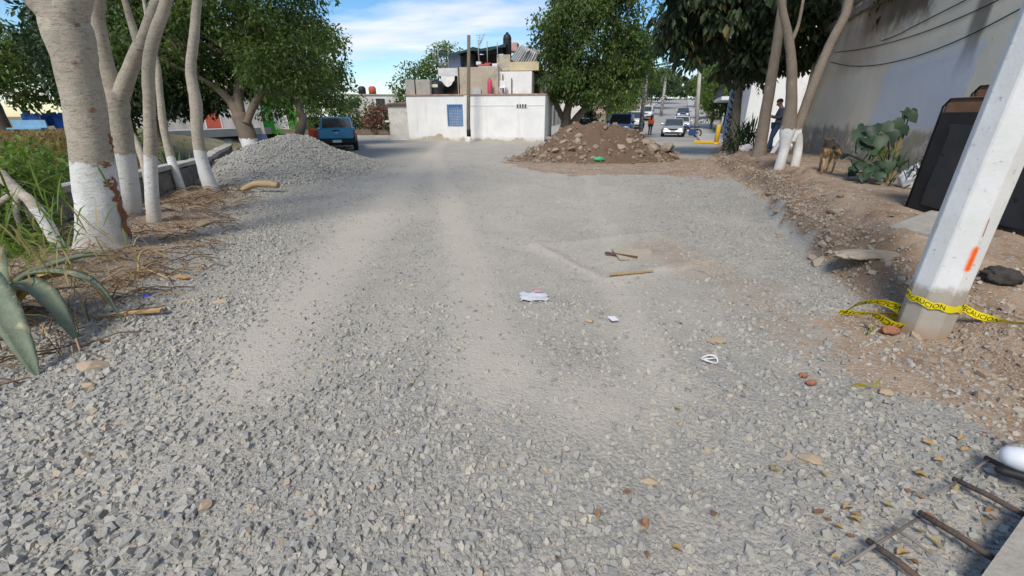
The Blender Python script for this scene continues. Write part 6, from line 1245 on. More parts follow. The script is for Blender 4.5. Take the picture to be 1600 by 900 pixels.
def glasshouse(t, w, y0, y1, yr0, yr1, zb, zr, pm, taper=.80, pillars=(.5,), seg=True):
    """roof cage: base from y0 (rear) to y1 (front), roof from yr0 to yr1"""
    wb, wr = w * .9, w * taper; m = MB(); sec = lambda y, ww, z: [(-ww, y, z), (ww, y, z)]
    B = [(-wb, y0, zb), (wb, y0, zb), (wb, y1, zb), (-wb, y1, zb)]; Rf = [(-wr, yr0, zr), (wr, yr0, zr), (wr, yr1, zr), (-wr, yr1, zr)]
    top = [(-wr * .86, yr0 + .08, zr + .045), (wr * .86, yr0 + .08, zr + .045), (wr * .86, yr1 - .08, zr + .045), (-wr * .86, yr1 - .08, zr + .045)]
    m.add(B + Rf + top, [(0, 1, 5, 4), (1, 2, 6, 5), (2, 3, 7, 6), (3, 0, 4, 7), (4, 5, 9, 8), (5, 6, 10, 9), (6, 7, 11, 10), (7, 4, 8, 11), (8, 9, 10, 11)]); m.build('cabin', pm, t, False)
    def pane(name, a, b, c, d, e=.08, off=.006):
        a, b, c, d = map(Vector, (a, b, c, d)); n_ = (b - a).cross(d - a).normalized(); q = MB(); ctr = (a + b + c + d) / 4; sh = [p.lerp(ctr, e) + n_ * off for p in (a, b, c, d)]; q.poly(sh, .004, n_); q.build(name, GLS, t, False)
    pane('rear_window', B[0], B[1], Rf[1], Rf[0]); pane('windscreen', B[2], B[3], Rf[3], Rf[2])
    fr = [0] + list(pillars) + [1]
    for i in range(len(fr) - 1):
        f0, f1 = fr[i], fr[i + 1]; L3 = lambda p, q, f: Vector(p).lerp(Vector(q), f)
        pane('side_window', L3(B[1], B[2], f0), L3(B[1], B[2], f1), L3(Rf[1], Rf[2], f1), L3(Rf[1], Rf[2], f0), .1); pane('side_window', L3(B[0], B[3], f1), L3(B[0], B[3], f0), L3(Rf[0], Rf[3], f0), L3(Rf[0], Rf[3], f1), .1)
def car(label, loc, rz, pm, kind='sedan', group=None, name='parked_car', cat='car'):
    t = thing(name, label, cat, loc, rz, group); L_, w, zbelt, zr = (4.3, .86, .88, 1.36) if kind == 'sedan' else (4.6, .92, 1.05, 1.72)
    f, r_ = L_ / 2, -L_ / 2; m = MB(); hood = zbelt - (.10 if kind == 'sedan' else .06)
    loft(m, [bodysec(r_, w * .86, .38, zbelt - .14), bodysec(r_ + .12, w * .96, .26, zbelt - .02), bodysec(r_ + .7, w, .24, zbelt + .0), bodysec(f - 1.35, w, .24, zbelt), bodysec(f - .35, w * .97, .24, hood - .04), bodysec(f - .06, w * .9, .28, hood - .16), bodysec(f, w * .82, .36, hood - .26)]); m.build('body', pm, t, False)
    if kind == 'sedan': glasshouse(t, w, r_ + .45, f - 1.05, r_ + 1.1, f - 1.85, zbelt - .01, zr, pm)
    else: glasshouse(t, w, r_ + .15, f - 1.1, r_ + .45, f - 1.75, zbelt - .01, zr, pm, .84, (.35, .66))
    for x in (-w + .05, w - .05):
        for y in (r_ + .85, f - .85): wheel(t, x, y, .31 if kind == 'sedan' else .36, .2)
    for s in (-1, 1):
        m = MB(); m.box((s * w * .47, f - .13, hood - .27), (s * w * .86, f + .012, hood - .13), None, .04); m.build('headlight', LAMP, t, False)
        m = MB(); m.box((s * w * .5, r_ - .012, zbelt - .3), (s * w * .86, r_ + .1, zbelt - .14), None, .03); m.build('tail_light', RED, t, False)
        m = MB(); m.box((s * w * .96, f - 1.5, zbelt + .02), (s * (w + .17), f - 1.36, zbelt + .16), None, .04); m.build('wing_mirror', TRIM if kind != 'sedan' else pm, t, False)
    m = MB(); m.box((-w * .42, f - .02, hood - .26), (w * .42, f + .018, hood - .14), None, .02); m.build('grille', TRIM, t, False)
    m = MB(); m.box((-w * .9, f - .1, .30), (w * .9, f + .06, .50), None, .05); m.build('front_bumper', pm if kind == 'sedan' else TRIM, t, False)
    m = MB(); m.box((-w * .6, f + .04, .31), (w * .6, f + .068, .38), None, .012); m.build('air_intake', TRIM, t, False)
    m = MB(); m.box((-w * .9, r_ - .06, .32), (w * .9, r_ + .1, .52), None, .05); m.build('rear_bumper', pm if kind == 'sedan' else TRIM, t, False)
    m = MB(); m.box((-.2, f + .066, .40), (.2, f + .078, .51)); m.build('number_plate', PLATE, t, False)
    return t
BRf = math.atan2(SD.y, SD.x) - math.pi / 2
def sp(Y, off): q = street_pt(Y, off); return q + Vector((0, 0, .015))
car('silver sedan parked facing us at the right kerb beside the motorcycle', (13.75, 38.2, .015), BRf + math.pi, paint('silver_paint', (.42, .43, .44), .5))
car('white sedan parked behind the silver one on the right kerb', sp(48.5, 1.9), BRf + math.pi, paint('white_car_paint', (.72, .73, .74), 0), group='cars parked up the street')
car('dark blue car parked far up the right kerb', sp(66, 2.0), BRf + math.pi, paint('navy_paint', (.05, .07, .13)), group='cars parked up the street')
car('white high pickup style car facing us behind the walking people', sp(48.5, -3.0), BRf + math.pi, paint('white_car_paint', (.72, .73, .74)), 'suv', name='parked_car')
car('blue car parked behind the dirt heap, only roof and window showing', (9.0, 37.0, .015), BRf + math.pi, paint('mid_blue_paint', (.06, .12, .33)), 'suv')
car('pale grey car half hidden between ficus trunk and dirt heap', (6.9, 43.5, .015), R(60), paint('pale_grey_paint', (.5, .5, .5)), 'sedan')
car('white car parked up the left kerb behind the people', sp(62, -2.8), BRf + math.pi, paint('white_car_paint', (.7, .7, .7)), 'suv', group='cars parked up the street')
def pickup(loc, rz):
    t = thing('pickup_truck', 'teal blue pickup truck seen from behind beside the gravel pile', 'pickup', loc, rz); pm = paint('teal_paint', (.02, .23, .44), .15); w = .88; m = MB()
    loft(m, [bodysec(-.35, w, .42, 1.02), bodysec(1.2, w, .42, 1.02), bodysec(2.1, w * .98, .44, .98), bodysec(2.5, w * .92, .5, .86)]); m.build('body', pm, t, False)
    glasshouse(t, w, -.33, 1.25, -.12, .62, 1.01, 1.52, pm, .82, ())
    for s in (-1, 1):
        m = MB(); m.box((s * w * .93, -2.42, .50), (s * w * .995, -.36, 1.03), None, .03); m.build('bed_side', pm, t, False)
        m = MB(); m.box((s * w * .90, -2.47, .66), (s * w * .985, -2.405, .98), None, .015); m.build('tail_light', RED, t, False)
        m = MB(); m.box((s * w, -.02, 1.04), (s * (w + .2), .12, 1.24), None, .04); m.build('wing_mirror', TRIM, t, False)
        m = MB(); m.box((s * w * .5, 2.44, .66), (s * w * .85, 2.53, .82), None, .03); m.build('headlight', LAMP, t, False)
        for y in (-1.55, 1.65): wheel(t, s * (w - .07), y, .36, .24)
    m = MB(); m.box((-w * .92, -2.4, .52), (w * .92, -.36, .58)); m.build('bed_floor', TRIM, t, False)
    m = MB(); m.box((-w * .89, -2.45, .60), (w * .89, -2.38, 1.03), None, .025); tg = m.build('tailgate', pm, t, False)
    m = MB(); m.ball((0, -2.452, .85), (.09, .006, .04), 16, 6); m.build('emblem', CHR, tg, False)
    m = MB(); m.box((-.16, -2.462, .93), (.16, -2.449, .985), None, .004); m.build('handle', TRIM, tg, False)
    m = MB(); m.box((-w * .96, -2.60, .40), (w * .96, -2.47, .56), None, .03); bp_ = m.build('rear_bumper', TRIM, t, False)
    m = MB(); m.box((-.2, -2.613, .43), (.2, -2.602, .55)); m.build('number_plate', PLATE, bp_, False)
    m = MB(); m.box((-w * .8, -2.3, .28), (w * .8, 2.2, .42)); m.tube([(-w * .85, -1.55, .36), (w * .85, -1.55, .36)], .07, 8); m.build('chassis', TRIM, t, False)
    return t
pickup((-9.2, 23.6, 0), R(19.5))
p = at(493, 228, 21.5); t = thing('traffic_drum', 'orange plastic barrier drum left of the pickup', 'barrier', (p.x, 21.5, 0)); ob = mat('orange_plastic', (.72, .11, .03), (.6, .09, .03), 4, .5); m = MB(); m.lathe([(.30, 0), (.30, .08), (.25, .10), (.25, .55), (.22, .57), (.22, .98), (.18, 1.04), (0, 1.06)], (p.x, 21.5, 0), 18); m.build('drum', ob, t)
m = MB(); m.lathe([(.255, .26), (.255, .42)], (p.x, 21.5, 0), 18); m.build('reflective_band', mat('pale_orange', (.72, .3, .18), None, 4), t)
# motorcycle
def motorcycle(loc, rz):
    t = thing('motorcycle', 'dark motorcycle with blue cover parked at the front of the silver sedan', 'motorcycle', loc, rz); n = 22
    for y in (-.62, .62):
        m = MB(); pts = [(0, y + .28 * math.cos(2 * math.pi * k / n), .30 + .28 * math.sin(2 * math.pi * k / n)) for k in range(n + 1)]; m.tube(pts, .05, 8, False); o = m.build('wheel', TYR, t, False)
        m = MB(); 
        for k in range(8): a = math.pi * k / 4; m.tube([(0, y, .3), (0, y + .26 * math.cos(a), .3 + .26 * math.sin(a))], .008, 4)
        m.build('spokes', CHR, o, False)
    m = MB(); m.tube([(0, -.62, .3), (0, -.2, .42), (0, .25, .45), (0, .45, .85)], .035, 6); m.tube([(.06, .62, .3), (.06, .42, .92)], .025, 6); m.tube([(-.06, .62, .3), (-.06, .42, .92)], .025, 6); m.build('frame', TRIM, t, False)
    m = MB(); m.ball((0, .12, .80), (.15, .30, .13), 12, 8); m.build('tank', paint('blue_tank', (.03, .07, .2)), t, False)
    m = MB(); m.box((-.13, -.72, .72), (.13, -.12, .82), None, .04); m.build('seat', TRIM, t, False)
    m = MB(); m.tube([(-.36, .30, 1.0), (-.15, .42, .98), (.15, .42, .98), (.36, .30, 1.0)], .018, 6); m.build('handlebar', TRIM, t, False)
    m = MB(); m.ball((0, .52, .88), (.09, .08, .09), 10, 6); m.build('headlight', LAMP, t, False)
    m = MB(); m.box((-.16, -.2, .28), (.16, .25, .56), None, .06); m.build('engine', CHR, t, False)
    m = MB(); m.box((-.3, -.5, .12), (-.17, .02, .62), None, .05); m.build('blue_cover', mat('dark_blue_cover', (.02, .05, .16), (.03, .07, .2), 5), t, False)
motorcycle((14.45, 36.4, .02), R(60))
# ------------------------------------------------------------------ things on the right bank
mb_ = mat('mattress_black', (.012, .011, .012), (.022, .02, .021), 3, .75, bump=.3, bscale=14); mbr = mat('mattress_brown', (.20, .105, .06), (.13, .07, .042), 6, .9, bump=.3)
def mattress(label, x, y1, z0, thick, hgt, length, lean, group=None, torn=True):
    """on its side: length along -y from y1, leaning towards +x"""
    t = thing('mattress', label, 'mattress', (x, y1, z0), 0, group); M = Matrix.Rotation(lean, 4, 'Y')
    m = MB(); m.box((0, -length, 0), (thick, 0, hgt), M, .07); m.build('padding', mbr, t, False)
    m = MB(); m.box((-.014, -length + .06, .0 + .05), (-.001, -.045, hgt - .17), M, .005); m.build('dust_cover', mb_, t, False)
    if torn:
        m = MB(); vs = []
        for i in range(13):
            for j in range(15): vs.append(M @ Vector((-.022 - .012 * abs(float(fbm(i * .9, j * .7, 5))) * 4 - .01 * math.sin(i * 1.1 + j * .5), -.24 - (length - .5) * i / 12, .12 + (hgt - .42) * j / 14 - .05 * (i / 12))))
        m.add(vs, [(i * 15 + j, i * 15 + j + 1, i * 15 + 16 + j, i * 15 + 15 + j)[::-1] for i in range(12) for j in range(14)], True); m.build('loose_film', mat('black_film', (.014, .0155, .018), (.026, .028, .033), 3, .35, spec=.5), t, False)
    m = MB(); m.tube([M @ Vector((.0, -.02, .03)), M @ Vector((.0, -.02, hgt - .1)), M @ Vector((.0, -.08, hgt - .02)), M @ Vector((.0, -length + .1, hgt - .02))], .012, 6); m.build('piping', mb_, t, False)
    return t
zb = zf(5.45, 5.2) 
mattress('front dark mattress on its side with black underside facing the road', 5.36, 5.72, zb - .03, .22, 1.40, 2.0, R(1), 'mattresses leaning by the wall')
mattress('brown mattress behind the front one, standing a little higher', 5.62, 5.68, zb - .04, .2, 1.55, 1.98, R(1), 'mattresses leaning by the wall', False)
def crumple(name, label, cat, c, r, m, seed, amp=.35, f=2.2, group=None):
    mb = MB(); mb.ball((0, 0, 0), r, 40, 26); vs = []
    for p in mb.v:
        q = Vector(p); n_ = q.normalized() if q.length > 0 else q; k = 1 + amp * float(fbm(q.x * f / r[0] + q.z * 1.7 / r[2], q.y * f / r[1] - q.z * 1.3 / r[2], seed, 5)) * 2 - amp * .5 * abs(float(fbm(q.x * f * 1.6 / r[0] + 7, q.y * f * .7 / r[1] + q.z / r[2], seed + 9, 3))); vs.append(Vector(c) + Vector((q.x * k, q.y * k, max(q.z * k, -r[2] * .45))))
    mb.v = [tuple(q) for q in vs]; o = mb.build(name, m, loc=c); return tag(o, label, cat, group)
wbag = mat('white_sack', (.62, .62, .64), (.5, .5, .52), 4, .6, bump=.4, bscale=12)
p = gp(1424, 288, .45); crumple('sack', 'white plastic sack slumped against the mattress edge', 'sack', (p.x - .5, p.y - .55, zf(p.x - .5, p.y - .55) + .12), (.19, .19, .25), wbag, 4)
p = gp(1163, 239, .3); crumple('bag', 'small white plastic bag by the strap leaved bush', 'bag', (p.x, p.y, zf(p.x, p.y) + .08), (.27, .18, .17), wbag, 6)
p = gp(1352, 408, .2); crumple('sack', 'flattened beige sack half buried in the dirt bank', 'sack', (p.x, p.y, zf(p.x, p.y) + .03), (.34, .13, .05), mat('beige_sack', (.42, .36, .28), (.3, .25, .19), 5, .9, bump=.5, bscale=18), 8, .3, 3.5)
p = gp(1562, 440, .25); crumple('rubble_lump', 'dark rough lump of old asphalt on the bank right of the pole', 'rubble', (p.x, p.y, zf(p.x, p.y) + .06), (.14, .12, .09), mat('old_asphalt', (.07, .065, .06), (.035, .033, .03), 9, .95, bump=.8, bscale=20), 10, .4, 3)
p = gp(1445, 375, .3); m = MB(); M = Matrix.Translation((p.x, p.y, zf(p.x, p.y) + .03)) @ Matrix.Rotation(R(25), 4, 'Z') @ Matrix.Rotation(R(-7), 4, 'Y'); m.box((-.42, -.22, -.05), (.42, .2, .05), M, .02); tag(m.build('concrete_slab', mat('slab_concrete', (.40, .37, .32), (.28, .26, .23), 4, .95, bump=.6), loc=(p.x, p.y, p.z)), 'broken flat concrete slab edge on the bank beside the pole', 'slab')
for u, v, s, lab in [(1225, 245, .5, 'white painted board leaning by the man at the bank')]:
    a = gp(1205, 246, .3); a.z = zf(a.x, a.y); b = a + Vector((.35, .25, .42)); m = MB(); d = (b - a); sd_ = Vector((.05, -.04, 0)); m.poly([a - sd_, a + sd_, b + sd_, b - sd_], .02); tag(m.build('board', whp, loc=a), lab, 'board')
q = at(1253, 228, 17.2); xx = (Vector((q.x, q.y, 0)) - WO)
m = MB(); cx = (Vector((12.05 - WO.x, 19.5 - WO.y, 0))).length; pts = [(15.4 + .34 * math.cos(a) * (1 + .12 * math.sin(3 * a)), .004, .72 + .2 * math.sin(a) * (1 + .15 * math.cos(4 * a))) for a in np.linspace(0, 2 * math.pi, 18, endpoint=False)]
om = mat('orange_spray', (.95, .15, .03), (.8, .16, .05), 14, .7)
s0, zs0 = wall_pt(1254, 228); m.v = []; m.f = []; m.sm = []
pts = [(s0 + .34 * math.cos(a) * (1 + .12 * math.sin(3 * a)), .014, zs0 + .17 * math.sin(a) * (1 + .15 * math.cos(4 * a))) for a in np.linspace(0, 2 * math.pi, 18, endpoint=False)]; m.poly(pts, .002, (0, 1, 0)); m.build('spray_mark', om, wt, False)
# orange spray stripe and red scratch on the pole
def pole_patch(name, pts, k, m_, off=.004):
    P = [pole_face_pt(k, s, z, off) for s, z in pts]; q = MB(); a = PROT + math.pi / 4 * (k + 1); q.poly(P, .0015, (math.cos(a), math.sin(a), 0)); return q.build(name, m_, bp, False)
pole_patch('red_scratch', [(-.72, .86), (-.66, .86), (-.8, .99), (-.84, .98)], K2, mat('red_scratch', (.55, .08, .06)))
# ------------------------------------------------------------------ caution tape
TY = mat('tape_yellow', (.80, .66, .01), (.74, .60, .01), 8, .35, spec=.5); TB = mat('tape_black', (.015, .015, .015), None, 4, .4)
def text_mesh(s, size):
    cu = bpy.data.curves.new('txt', 'FONT'); cu.body = s; cu.size = size; cu.resolution_u = 2; o = bpy.data.objects.new('txt', cu); COL.objects.link(o)
    dg = bpy.context.evaluated_depsgraph_get(); me = bpy.data.meshes.new_from_object(o.evaluated_get(dg)); bpy.data.objects.remove(o)
    bm = bmesh.new(); bm.from_mesh(me)
    for q in range(2): bmesh.ops.subdivide_edges(bm, edges=[e for e in bm.edges if e.calc_length() > .03], cuts=1)
    bmesh.ops.triangulate(bm, faces=bm.faces[:]); bm.verts.index_update(); V = [v.co.copy() for v in bm.verts]; F = [tuple(v.index for v in f.verts) for f in bm.faces]; bm.free(); return V, F
def tape(label, P, Wd, w=.075, words='PRECAUCION   ', root=None, twist=True):
    """P: points, Wd: direction across the tape at each point"""
    P = [Vector(p) for p in P]; Wd = [Vector(d).normalized() for d in Wd]; Ps, _ = smooth_path(P, [1] * len(P), 8); Ws, _ = smooth_path(Wd, [1] * len(Wd), 8); n = len(Ps)
    c = P[0]; t = thing('caution_tape', label, 'tape', (c.x, c.y, c.z)); m = MB(); vs = []; S_ = [0]
    for i in range(n):
        if i: S_.append(S_[-1] + (Ps[i] - Ps[i - 1]).length)
        for q in (-.5, 0, .5): vs.append(Ps[i] + Ws[i].normalized() * w * q)
    m.add(vs, [(3 * i + k, 3 * i + 3 + k, 3 * i + 4 + k, 3 * i + 1 + k) for i in range(n - 1) for k in (0, 1)], True); m.build('strip', TY, t)
    V, F = text_mesh(words, w * .92) if words.strip() else ([], []); tw = max([v.x for v in V] + [.5]) + .12 * w; mt = MB(); k = 0
    def onto(x, y, off):
        i = min(max(np.searchsorted(S_, x) - 1, 0), n - 2); f = (x - S_[i]) / max(1e-6, S_[i + 1] - S_[i]); p = Ps[i].lerp(Ps[i + 1], f); wd = Ws[i].lerp(Ws[i + 1], f).normalized(); tn = (Ps[i + 1] - Ps[i]).normalized(); return p + wd * y + tn.cross(wd) * off
    while k * tw < S_[-1]:
        for off in (.0022, -.0022):
            ids = {}; 
            pts = [onto(min(v.x + k * tw, S_[-1]), v.y - w * .33, off) for v in V]; ok = [v.x + k * tw < S_[-1] for v in V]; mt.add(pts, [f for f in F if all(ok[i] for i in f)])
        k += 1
    if mt.f: o = mt.build('lettering', TB, t); o['kind'] = 'stuff'
    return t
zt = pz + .285; ring = []; wd = []
for i in range(13):
    a = R(150) + R(175) * i / 12; r_ = pr(.28) * 1.045; ring.append((PX + r_ * math.cos(a), PY + r_ * math.sin(a), zt + .05 - .055 * i / 12 + .009 * math.sin(i * 2.3))); wd.append((.12 * math.sin(i * 1.7), .15 * math.cos(i * 2.9), 1))
o1 = Vector(ring[-1]); ring += [o1 + Vector((.12, -.03, -.06)), o1 + Vector((.28, -.10, -.08)), o1 + Vector((.45, -.2, -.05)), o1 + Vector((.7, -.3, -.08))]; wd += [(.2, .2, 1), (0, -.8, .6), (.1, -.5, .9), (0, -.9, .5)]
tape('yellow caution tape wrapped round the foot of the white pole, its end trailing right', ring, wd, .055)
c = gp(1376, 492, .06); zz = zf(c.x, c.y)
def L3(lst): return [(c.x + a, c.y + b, zz + h) for a, b, h in lst]
tape('tangled loop of yellow caution tape lying left of the pole', L3([(-.22, .10, .06), (-.08, .15, .12), (.06, .10, .16), (.18, .02, .12), (.14, -.12, .05), (.0, -.13, .06), (-.12, -.06, .12), (-.18, -.16, .05), (-.24, -.2, .02)]), [(0, -.4, .9), (0, -.5, .8), (.2, -.6, .7), (.5, -.5, .7), (.3, -.5, .8), (0, -.5, .9), (-.4, -.5, .8), (-.6, -.4, .6), (-.6, -.5, .5)], .085, 'PRECAUCION ')
tape('short crumpled end of caution tape beside the tangled loop', L3([(-.22, .16, .04), (-.06, .06, .07), (.04, .0, .10), (.18, .06, .05), (.22, .0, .03)]), [(0, -.3, .9), (.3, -.6, .6), (.1, -.7, .6), (.2, -.5, .8), (.5, -.5, .5)], .065, 'PRECAUCION ')
c = gp(1350, 602, .02); zz = zf(c.x, c.y)
tape('small torn scrap of caution tape on the gravel near the pole', L3([(-.12, .0, .03), (-.05, .0, .05), (.03, -.02, .04), (.13, .04, .07)]), [(0, -.7, .7), (0, -.6, .8), (0, -.7, .6), (0, -.4, .9)], .045, '  ')
# ------------------------------------------------------------------ rebar stubs and concrete piece in the right corner
RB = mat('rusty_rebar', (.085, .08, .078), (.15, .10, .075), 14, .8, metal=.3, bump=.5, bscale=60); TIE = mat('grey_wire', (.26, .245, .23), (.2, .16, .13), 9, .7, metal=.3)
cl = gp(1590, 885, .1); t = thing('concrete_post', 'fallen concrete post with rusty rebars sticking out, at the right corner', 'concrete post', (cl.x, cl.y, 0)); cz = 0
A = gp(1560, 880, .1); B = gp(1605, 800, .1)
m = MB(); e0 = gp(1530, 905, .1); e1 = gp(1612, 790, .1); d = (e1 - e0).normalized(); nn_ = Vector((d.y, -d.x, 0)); 
if nn_.x < 0: nn_ = -nn_
P_ = [e0, e1, e1 + nn_ * .9, e0 + nn_ * .9]; P_ = [Vector((p.x, p.y, -.04)) for p in P_]; m.poly(P_, .15, (0, 0, 1)); m.build('block', mat('slab_concrete', (.4, .4, .4)), t)
f0, f1 = e0 + nn_ * .10, e1 + nn_ * .10; m = MB(); P_ = [Vector((p.x, p.y, .11)) for p in (f0 - d * .3, f1 + d * .2, f1 + d * .2 + nn_ * .5, f0 - d * .3 + nn_ * .5)]; m.poly(P_, .035, (0, 0, 1)); m.build('pale_face', mat('pale_green_paint', (.60, .63, .56), (.48, .51, .45), 5, .8, bump=.3, stretch=(6, 1, 1)), t)
def bar(u0, v0, u1, v1, z0, z1, r): a = gp(u0, v0, z0); b = gp(u1, v1, z1); a.z = zf(a.x, a.y) + z0; b.z = zf(b.x, b.y) + z1; m = MB(); m.tube([a, a.lerp(b, .5) + Vector((0, 0, .006)), b], r, 8, True, .06); return m
bar(1354, 846, 1445, 915, .05, .06, .0125).build('rebar', RB, t); bar(1436, 800, 1552, 872, .05, .07, .0125).build('rebar', RB, t); bar(1490, 746, 1606, 806, .05, .07, .0125).build('rebar', RB, t); bar(1541, 712, 1640, 765, .05, .07, .0125).build('rebar', RB, t)
for a in ((1318, 884, 1432, 812, .06), (1392, 826, 1456, 868, .06), (1462, 772, 1494, 752, .06), (1520, 734, 1546, 716, .06), (1564, 700, 1592, 686, .05)):
    bar(a[0], a[1], a[2], a[3], a[4], a[4], .006).build('stirrup_wire', TIE, t)
p0 = gp(1558, 714, .12); p1 = gp(1680, 745, .14); t = thing('plastic_bumper', 'white rounded plastic piece with black lower lip poking in at right', 'plastic piece', (p0.x, p0.y, 0)); m = MB(); d = p1 - p0
m.tube([p0 + d * q + Vector((0, 0, .02)) for q in (0, .03, .1, .25, .6, 1)], [.008, .03, .045, .055, .06, .06], 16); m.build('shell', mat('white_bumper', (.72, .74, .78), None, 2, .3, spec=.5), t)
m = MB(); m.tube([p0 + d * q + Vector((-.015, -.03, -.045)) for q in (-.02, .1, .3, .6, 1)], [.012, .02, .022, .022, .022], 10); m.build('lower_lip', TRIM, t)
# ------------------------------------------------------------------ litter, boards and single stones on the road
def flat_piece(name, label, cat, u, v, pts, th, m, rz=0, tilt=(0, 0), zo=.012, group=None):
    p = gp(u, v, 0); p.z = zf(p.x, p.y) + zo; M = Matrix.Translation(p) @ Matrix.Rotation(rz, 4, 'Z') @ Matrix.Rotation(tilt[0], 4, 'X') @ Matrix.Rotation(tilt[1], 4, 'Y'); q = MB(); q.poly([(a, b, 0) for a, b in pts], th, (0, 0, 1)); q.v = [tuple(M @ Vector(w)) for w in q.v]; return tag(q.build(name, m, loc=p), label, cat, group)
wood = mat('raw_wood', (.46, .33, .19), (.36, .25, .14), 7, .85, bump=.3, stretch=(1, 8, 8)); dustyply = mat('dusty_plywood', (.42, .36, .27), (.36, .31, .24), 5, .9, stains=(.36, .33, .29))
flat_piece('plywood_board', 'dusty plywood board half buried in the square ridge of dust', 'board', 1000, 397, [(-.34, -.18), (.30, -.2), (.34, .18), (-.30, .2)], .014, dustyply, R(8), (R(3), R(3)), -.004)
flat_piece('wood_strip', 'dark wooden strip along the left edge of the plywood board', 'wood strip', 970, 400, [(-.02, -.2), (.02, -.2), (.025, .2), (-.02, .2)], .018, mat('dark_wood', (.15, .09, .05), (.1, .06, .035), 6), R(62), (0, 0), .02)
flat_piece('wood_strip', 'pale broken wood strip in front of the plywood board', 'wood strip', 985, 431, [(-.26, -.018), (.1, -.02), (.27, .0), (.1, .022), (-.24, .02)], .016, wood, R(12))
flat_piece('wood_splinter', 'long yellow wood splinter on the gravel near the agave', 'wood', 204, 498, [(-.26, -.016), (-.05, -.012), (.27, -.026), (.27, .022), (-.1, .02), (-.2, .01)], .018, mat('yellow_wood', (.56, .36, .16), (.42, .27, .12), 7), R(6), (R(4), R(-4)), .03)
p = gp(408, 303); p.z = zf(p.x, p.y); m = MB(); P_, r_ = smooth_path([p + Vector((-.38, -.05, .06)), p + Vector((-.15, .05, .17)), p + Vector((.15, .05, .18)), p + Vector((.42, .0, .15))], [.05, .07, .075, .06], 4); m.tube(P_, r_, 10, True, .06); tag(m.build('branch_log', wood, loc=p), 'pale cut branch lying at the foot of the gravel pile', 'log')
for lst in ([(268, 432), (238, 405), (212, 398)], [(330, 430), (292, 428), (262, 437)]): pass
def stick(label, pts, r, m_): 
    P_ = []
    for u, v, h in pts: p = gp(u, v, .06); P_.append(Vector((p.x, p.y, zf(p.x, p.y) + h)))
    P_, rr = smooth_path(P_, [r] * len(P_), 5); m = MB(); m.tube(P_, rr, 6, True, .1); tag(m.build('stick', m_, loc=P_[0]), label, 'stick')
stick('bent straw coloured stick arching over the left verge', [(215, 428, .02), (222, 412, .12), (238, 404, .14), (262, 402, .04)], .012, wood)
stick('short pale stick lying on the dead brush', [(222, 420, .06), (245, 426, .05), (268, 433, .02)], .012, wood)
flat_piece('wood_chip', 'orange wood chip at the edge of the left gravel', 'wood chip', 285, 437, [(-.09, -.02), (.08, -.025), (.1, .012), (-.08, .02)], .014, mat('orange_wood', (.55, .30, .10), None, 8), R(-15), (0, 0), .02)
flat_piece('paper_scrap', 'small white printed card lying on the gravel', 'paper', 958, 498, [(-.04, -.03), (.035, -.035), (.045, .03), (-.03, .04)], .003, mat('white_card', (.8, .8, .82), (.6, .62, .7), 60, .6), R(30), (R(10), R(8)), .03)
fl = mat('clear_plastic', (.62, .63, .66), (.5, .52, .55), 8, .3)
p = gp(834, 466); m = MB(); vs = []
for i in range(9):
    for j in range(7): vs.append((p.x - .13 + .26 * i / 8 + .012 * math.sin(j * 2.1), p.y - .09 + .18 * j / 6 + .015 * math.sin(i * 1.7), zf(p.x, p.y) + .02 + .05 * max(0, float(fbm(i * .8, j * .8, 3)) + .1)))
m.add(vs, [(i * 7 + j, i * 7 + 7 + j, i * 7 + 8 + j, i * 7 + 1 + j) for i in range(8) for j in range(6)], True); t = thing('plastic_bag', 'crumpled clear plastic bag on the dusty middle of the road', 'plastic bag', p); m.build('film', fl, t)
m = MB(); m.poly([(p.x + .0, p.y + .04, zf(p.x, p.y) + .062), (p.x + .07, p.y + .045, zf(p.x, p.y) + .058), (p.x + .075, p.y + .075, zf(p.x, p.y) + .058), (p.x + .01, p.y + .07, zf(p.x, p.y) + .062)], .002, (0, 0, 1)); m.build('pink_print', mat('pink_print', (.7, .3, .35)), t)
p = gp(1108, 564); p.z = zf(p.x, p.y) + .022; m = MB(); m.tube([(p.x + .055 * math.cos(a), p.y + .045 * math.sin(a), p.z + .01 * math.sin(a * 2)) for a in np.linspace(0, 2 * math.pi, 25)], .006, 6, False); m.tube([(p.x - .04, p.y, p.z), (p.x + .045, p.y + .01, p.z)], .006, 5); tag(m.build('plastic_ring', whp, loc=p), 'thin white plastic ring with a crossbar on the gravel', 'ring')
p = gp(938, 249); 
for Y in np.arange(15.2, 18, .05):
    q = at(935, 250, Y)
    if dtop(np.array([q.x]), np.array([q.y]))[0] >= q.z: break
crumple('green_bottle', 'squashed green plastic bottle at the foot of the dirt heap', 'bottle', q + Vector((0, -.05, .03)), (.20, .1, .09), mat('green_plastic', (.06, .42, .22), None, 5, .3), 21, .25)
p = gp(232, 469); crumple('blue_wrapper', 'small bright blue wrapper on the left gravel', 'wrapper', (p.x, p.y, zf(p.x, p.y) + .025), (.045, .03, .02), mat('blue_wrap', (.05, .08, .5), None, 5, .4), 22, .3)
p = gp(1385, 427, .15); 
p = gp(1393, 512, .03); crumple('brick_lump', 'broken clump of red brick in front of the tangled tape', 'brick lump', (p.x, p.y, zf(p.x, p.y) + .03), (.07, .045, .035), mat('red_brick', (.38, .17, .10), (.30, .13, .08), 9, .9, bump=.6), 23, .4, 4)
for k, (u, v, s, lab) in enumerate([(1256, 585, .028, 'upper orange brick crumb at the soil edge'), (1268, 597, .03, 'lower orange brick crumb at the soil edge')]):
    p = gp(u, v, 0); crumple('brick_crumb', lab, 'brick crumb', (p.x, p.y, zf(p.x, p.y) + .02), (s, s * .7, s * .6), mat('red_brick', (.4, .2, .1)), 24 + k, .4, 4)
tanst = mat('tan_stone', (.47, .36, .24), (.40, .31, .22), 6, .9, bump=.3)
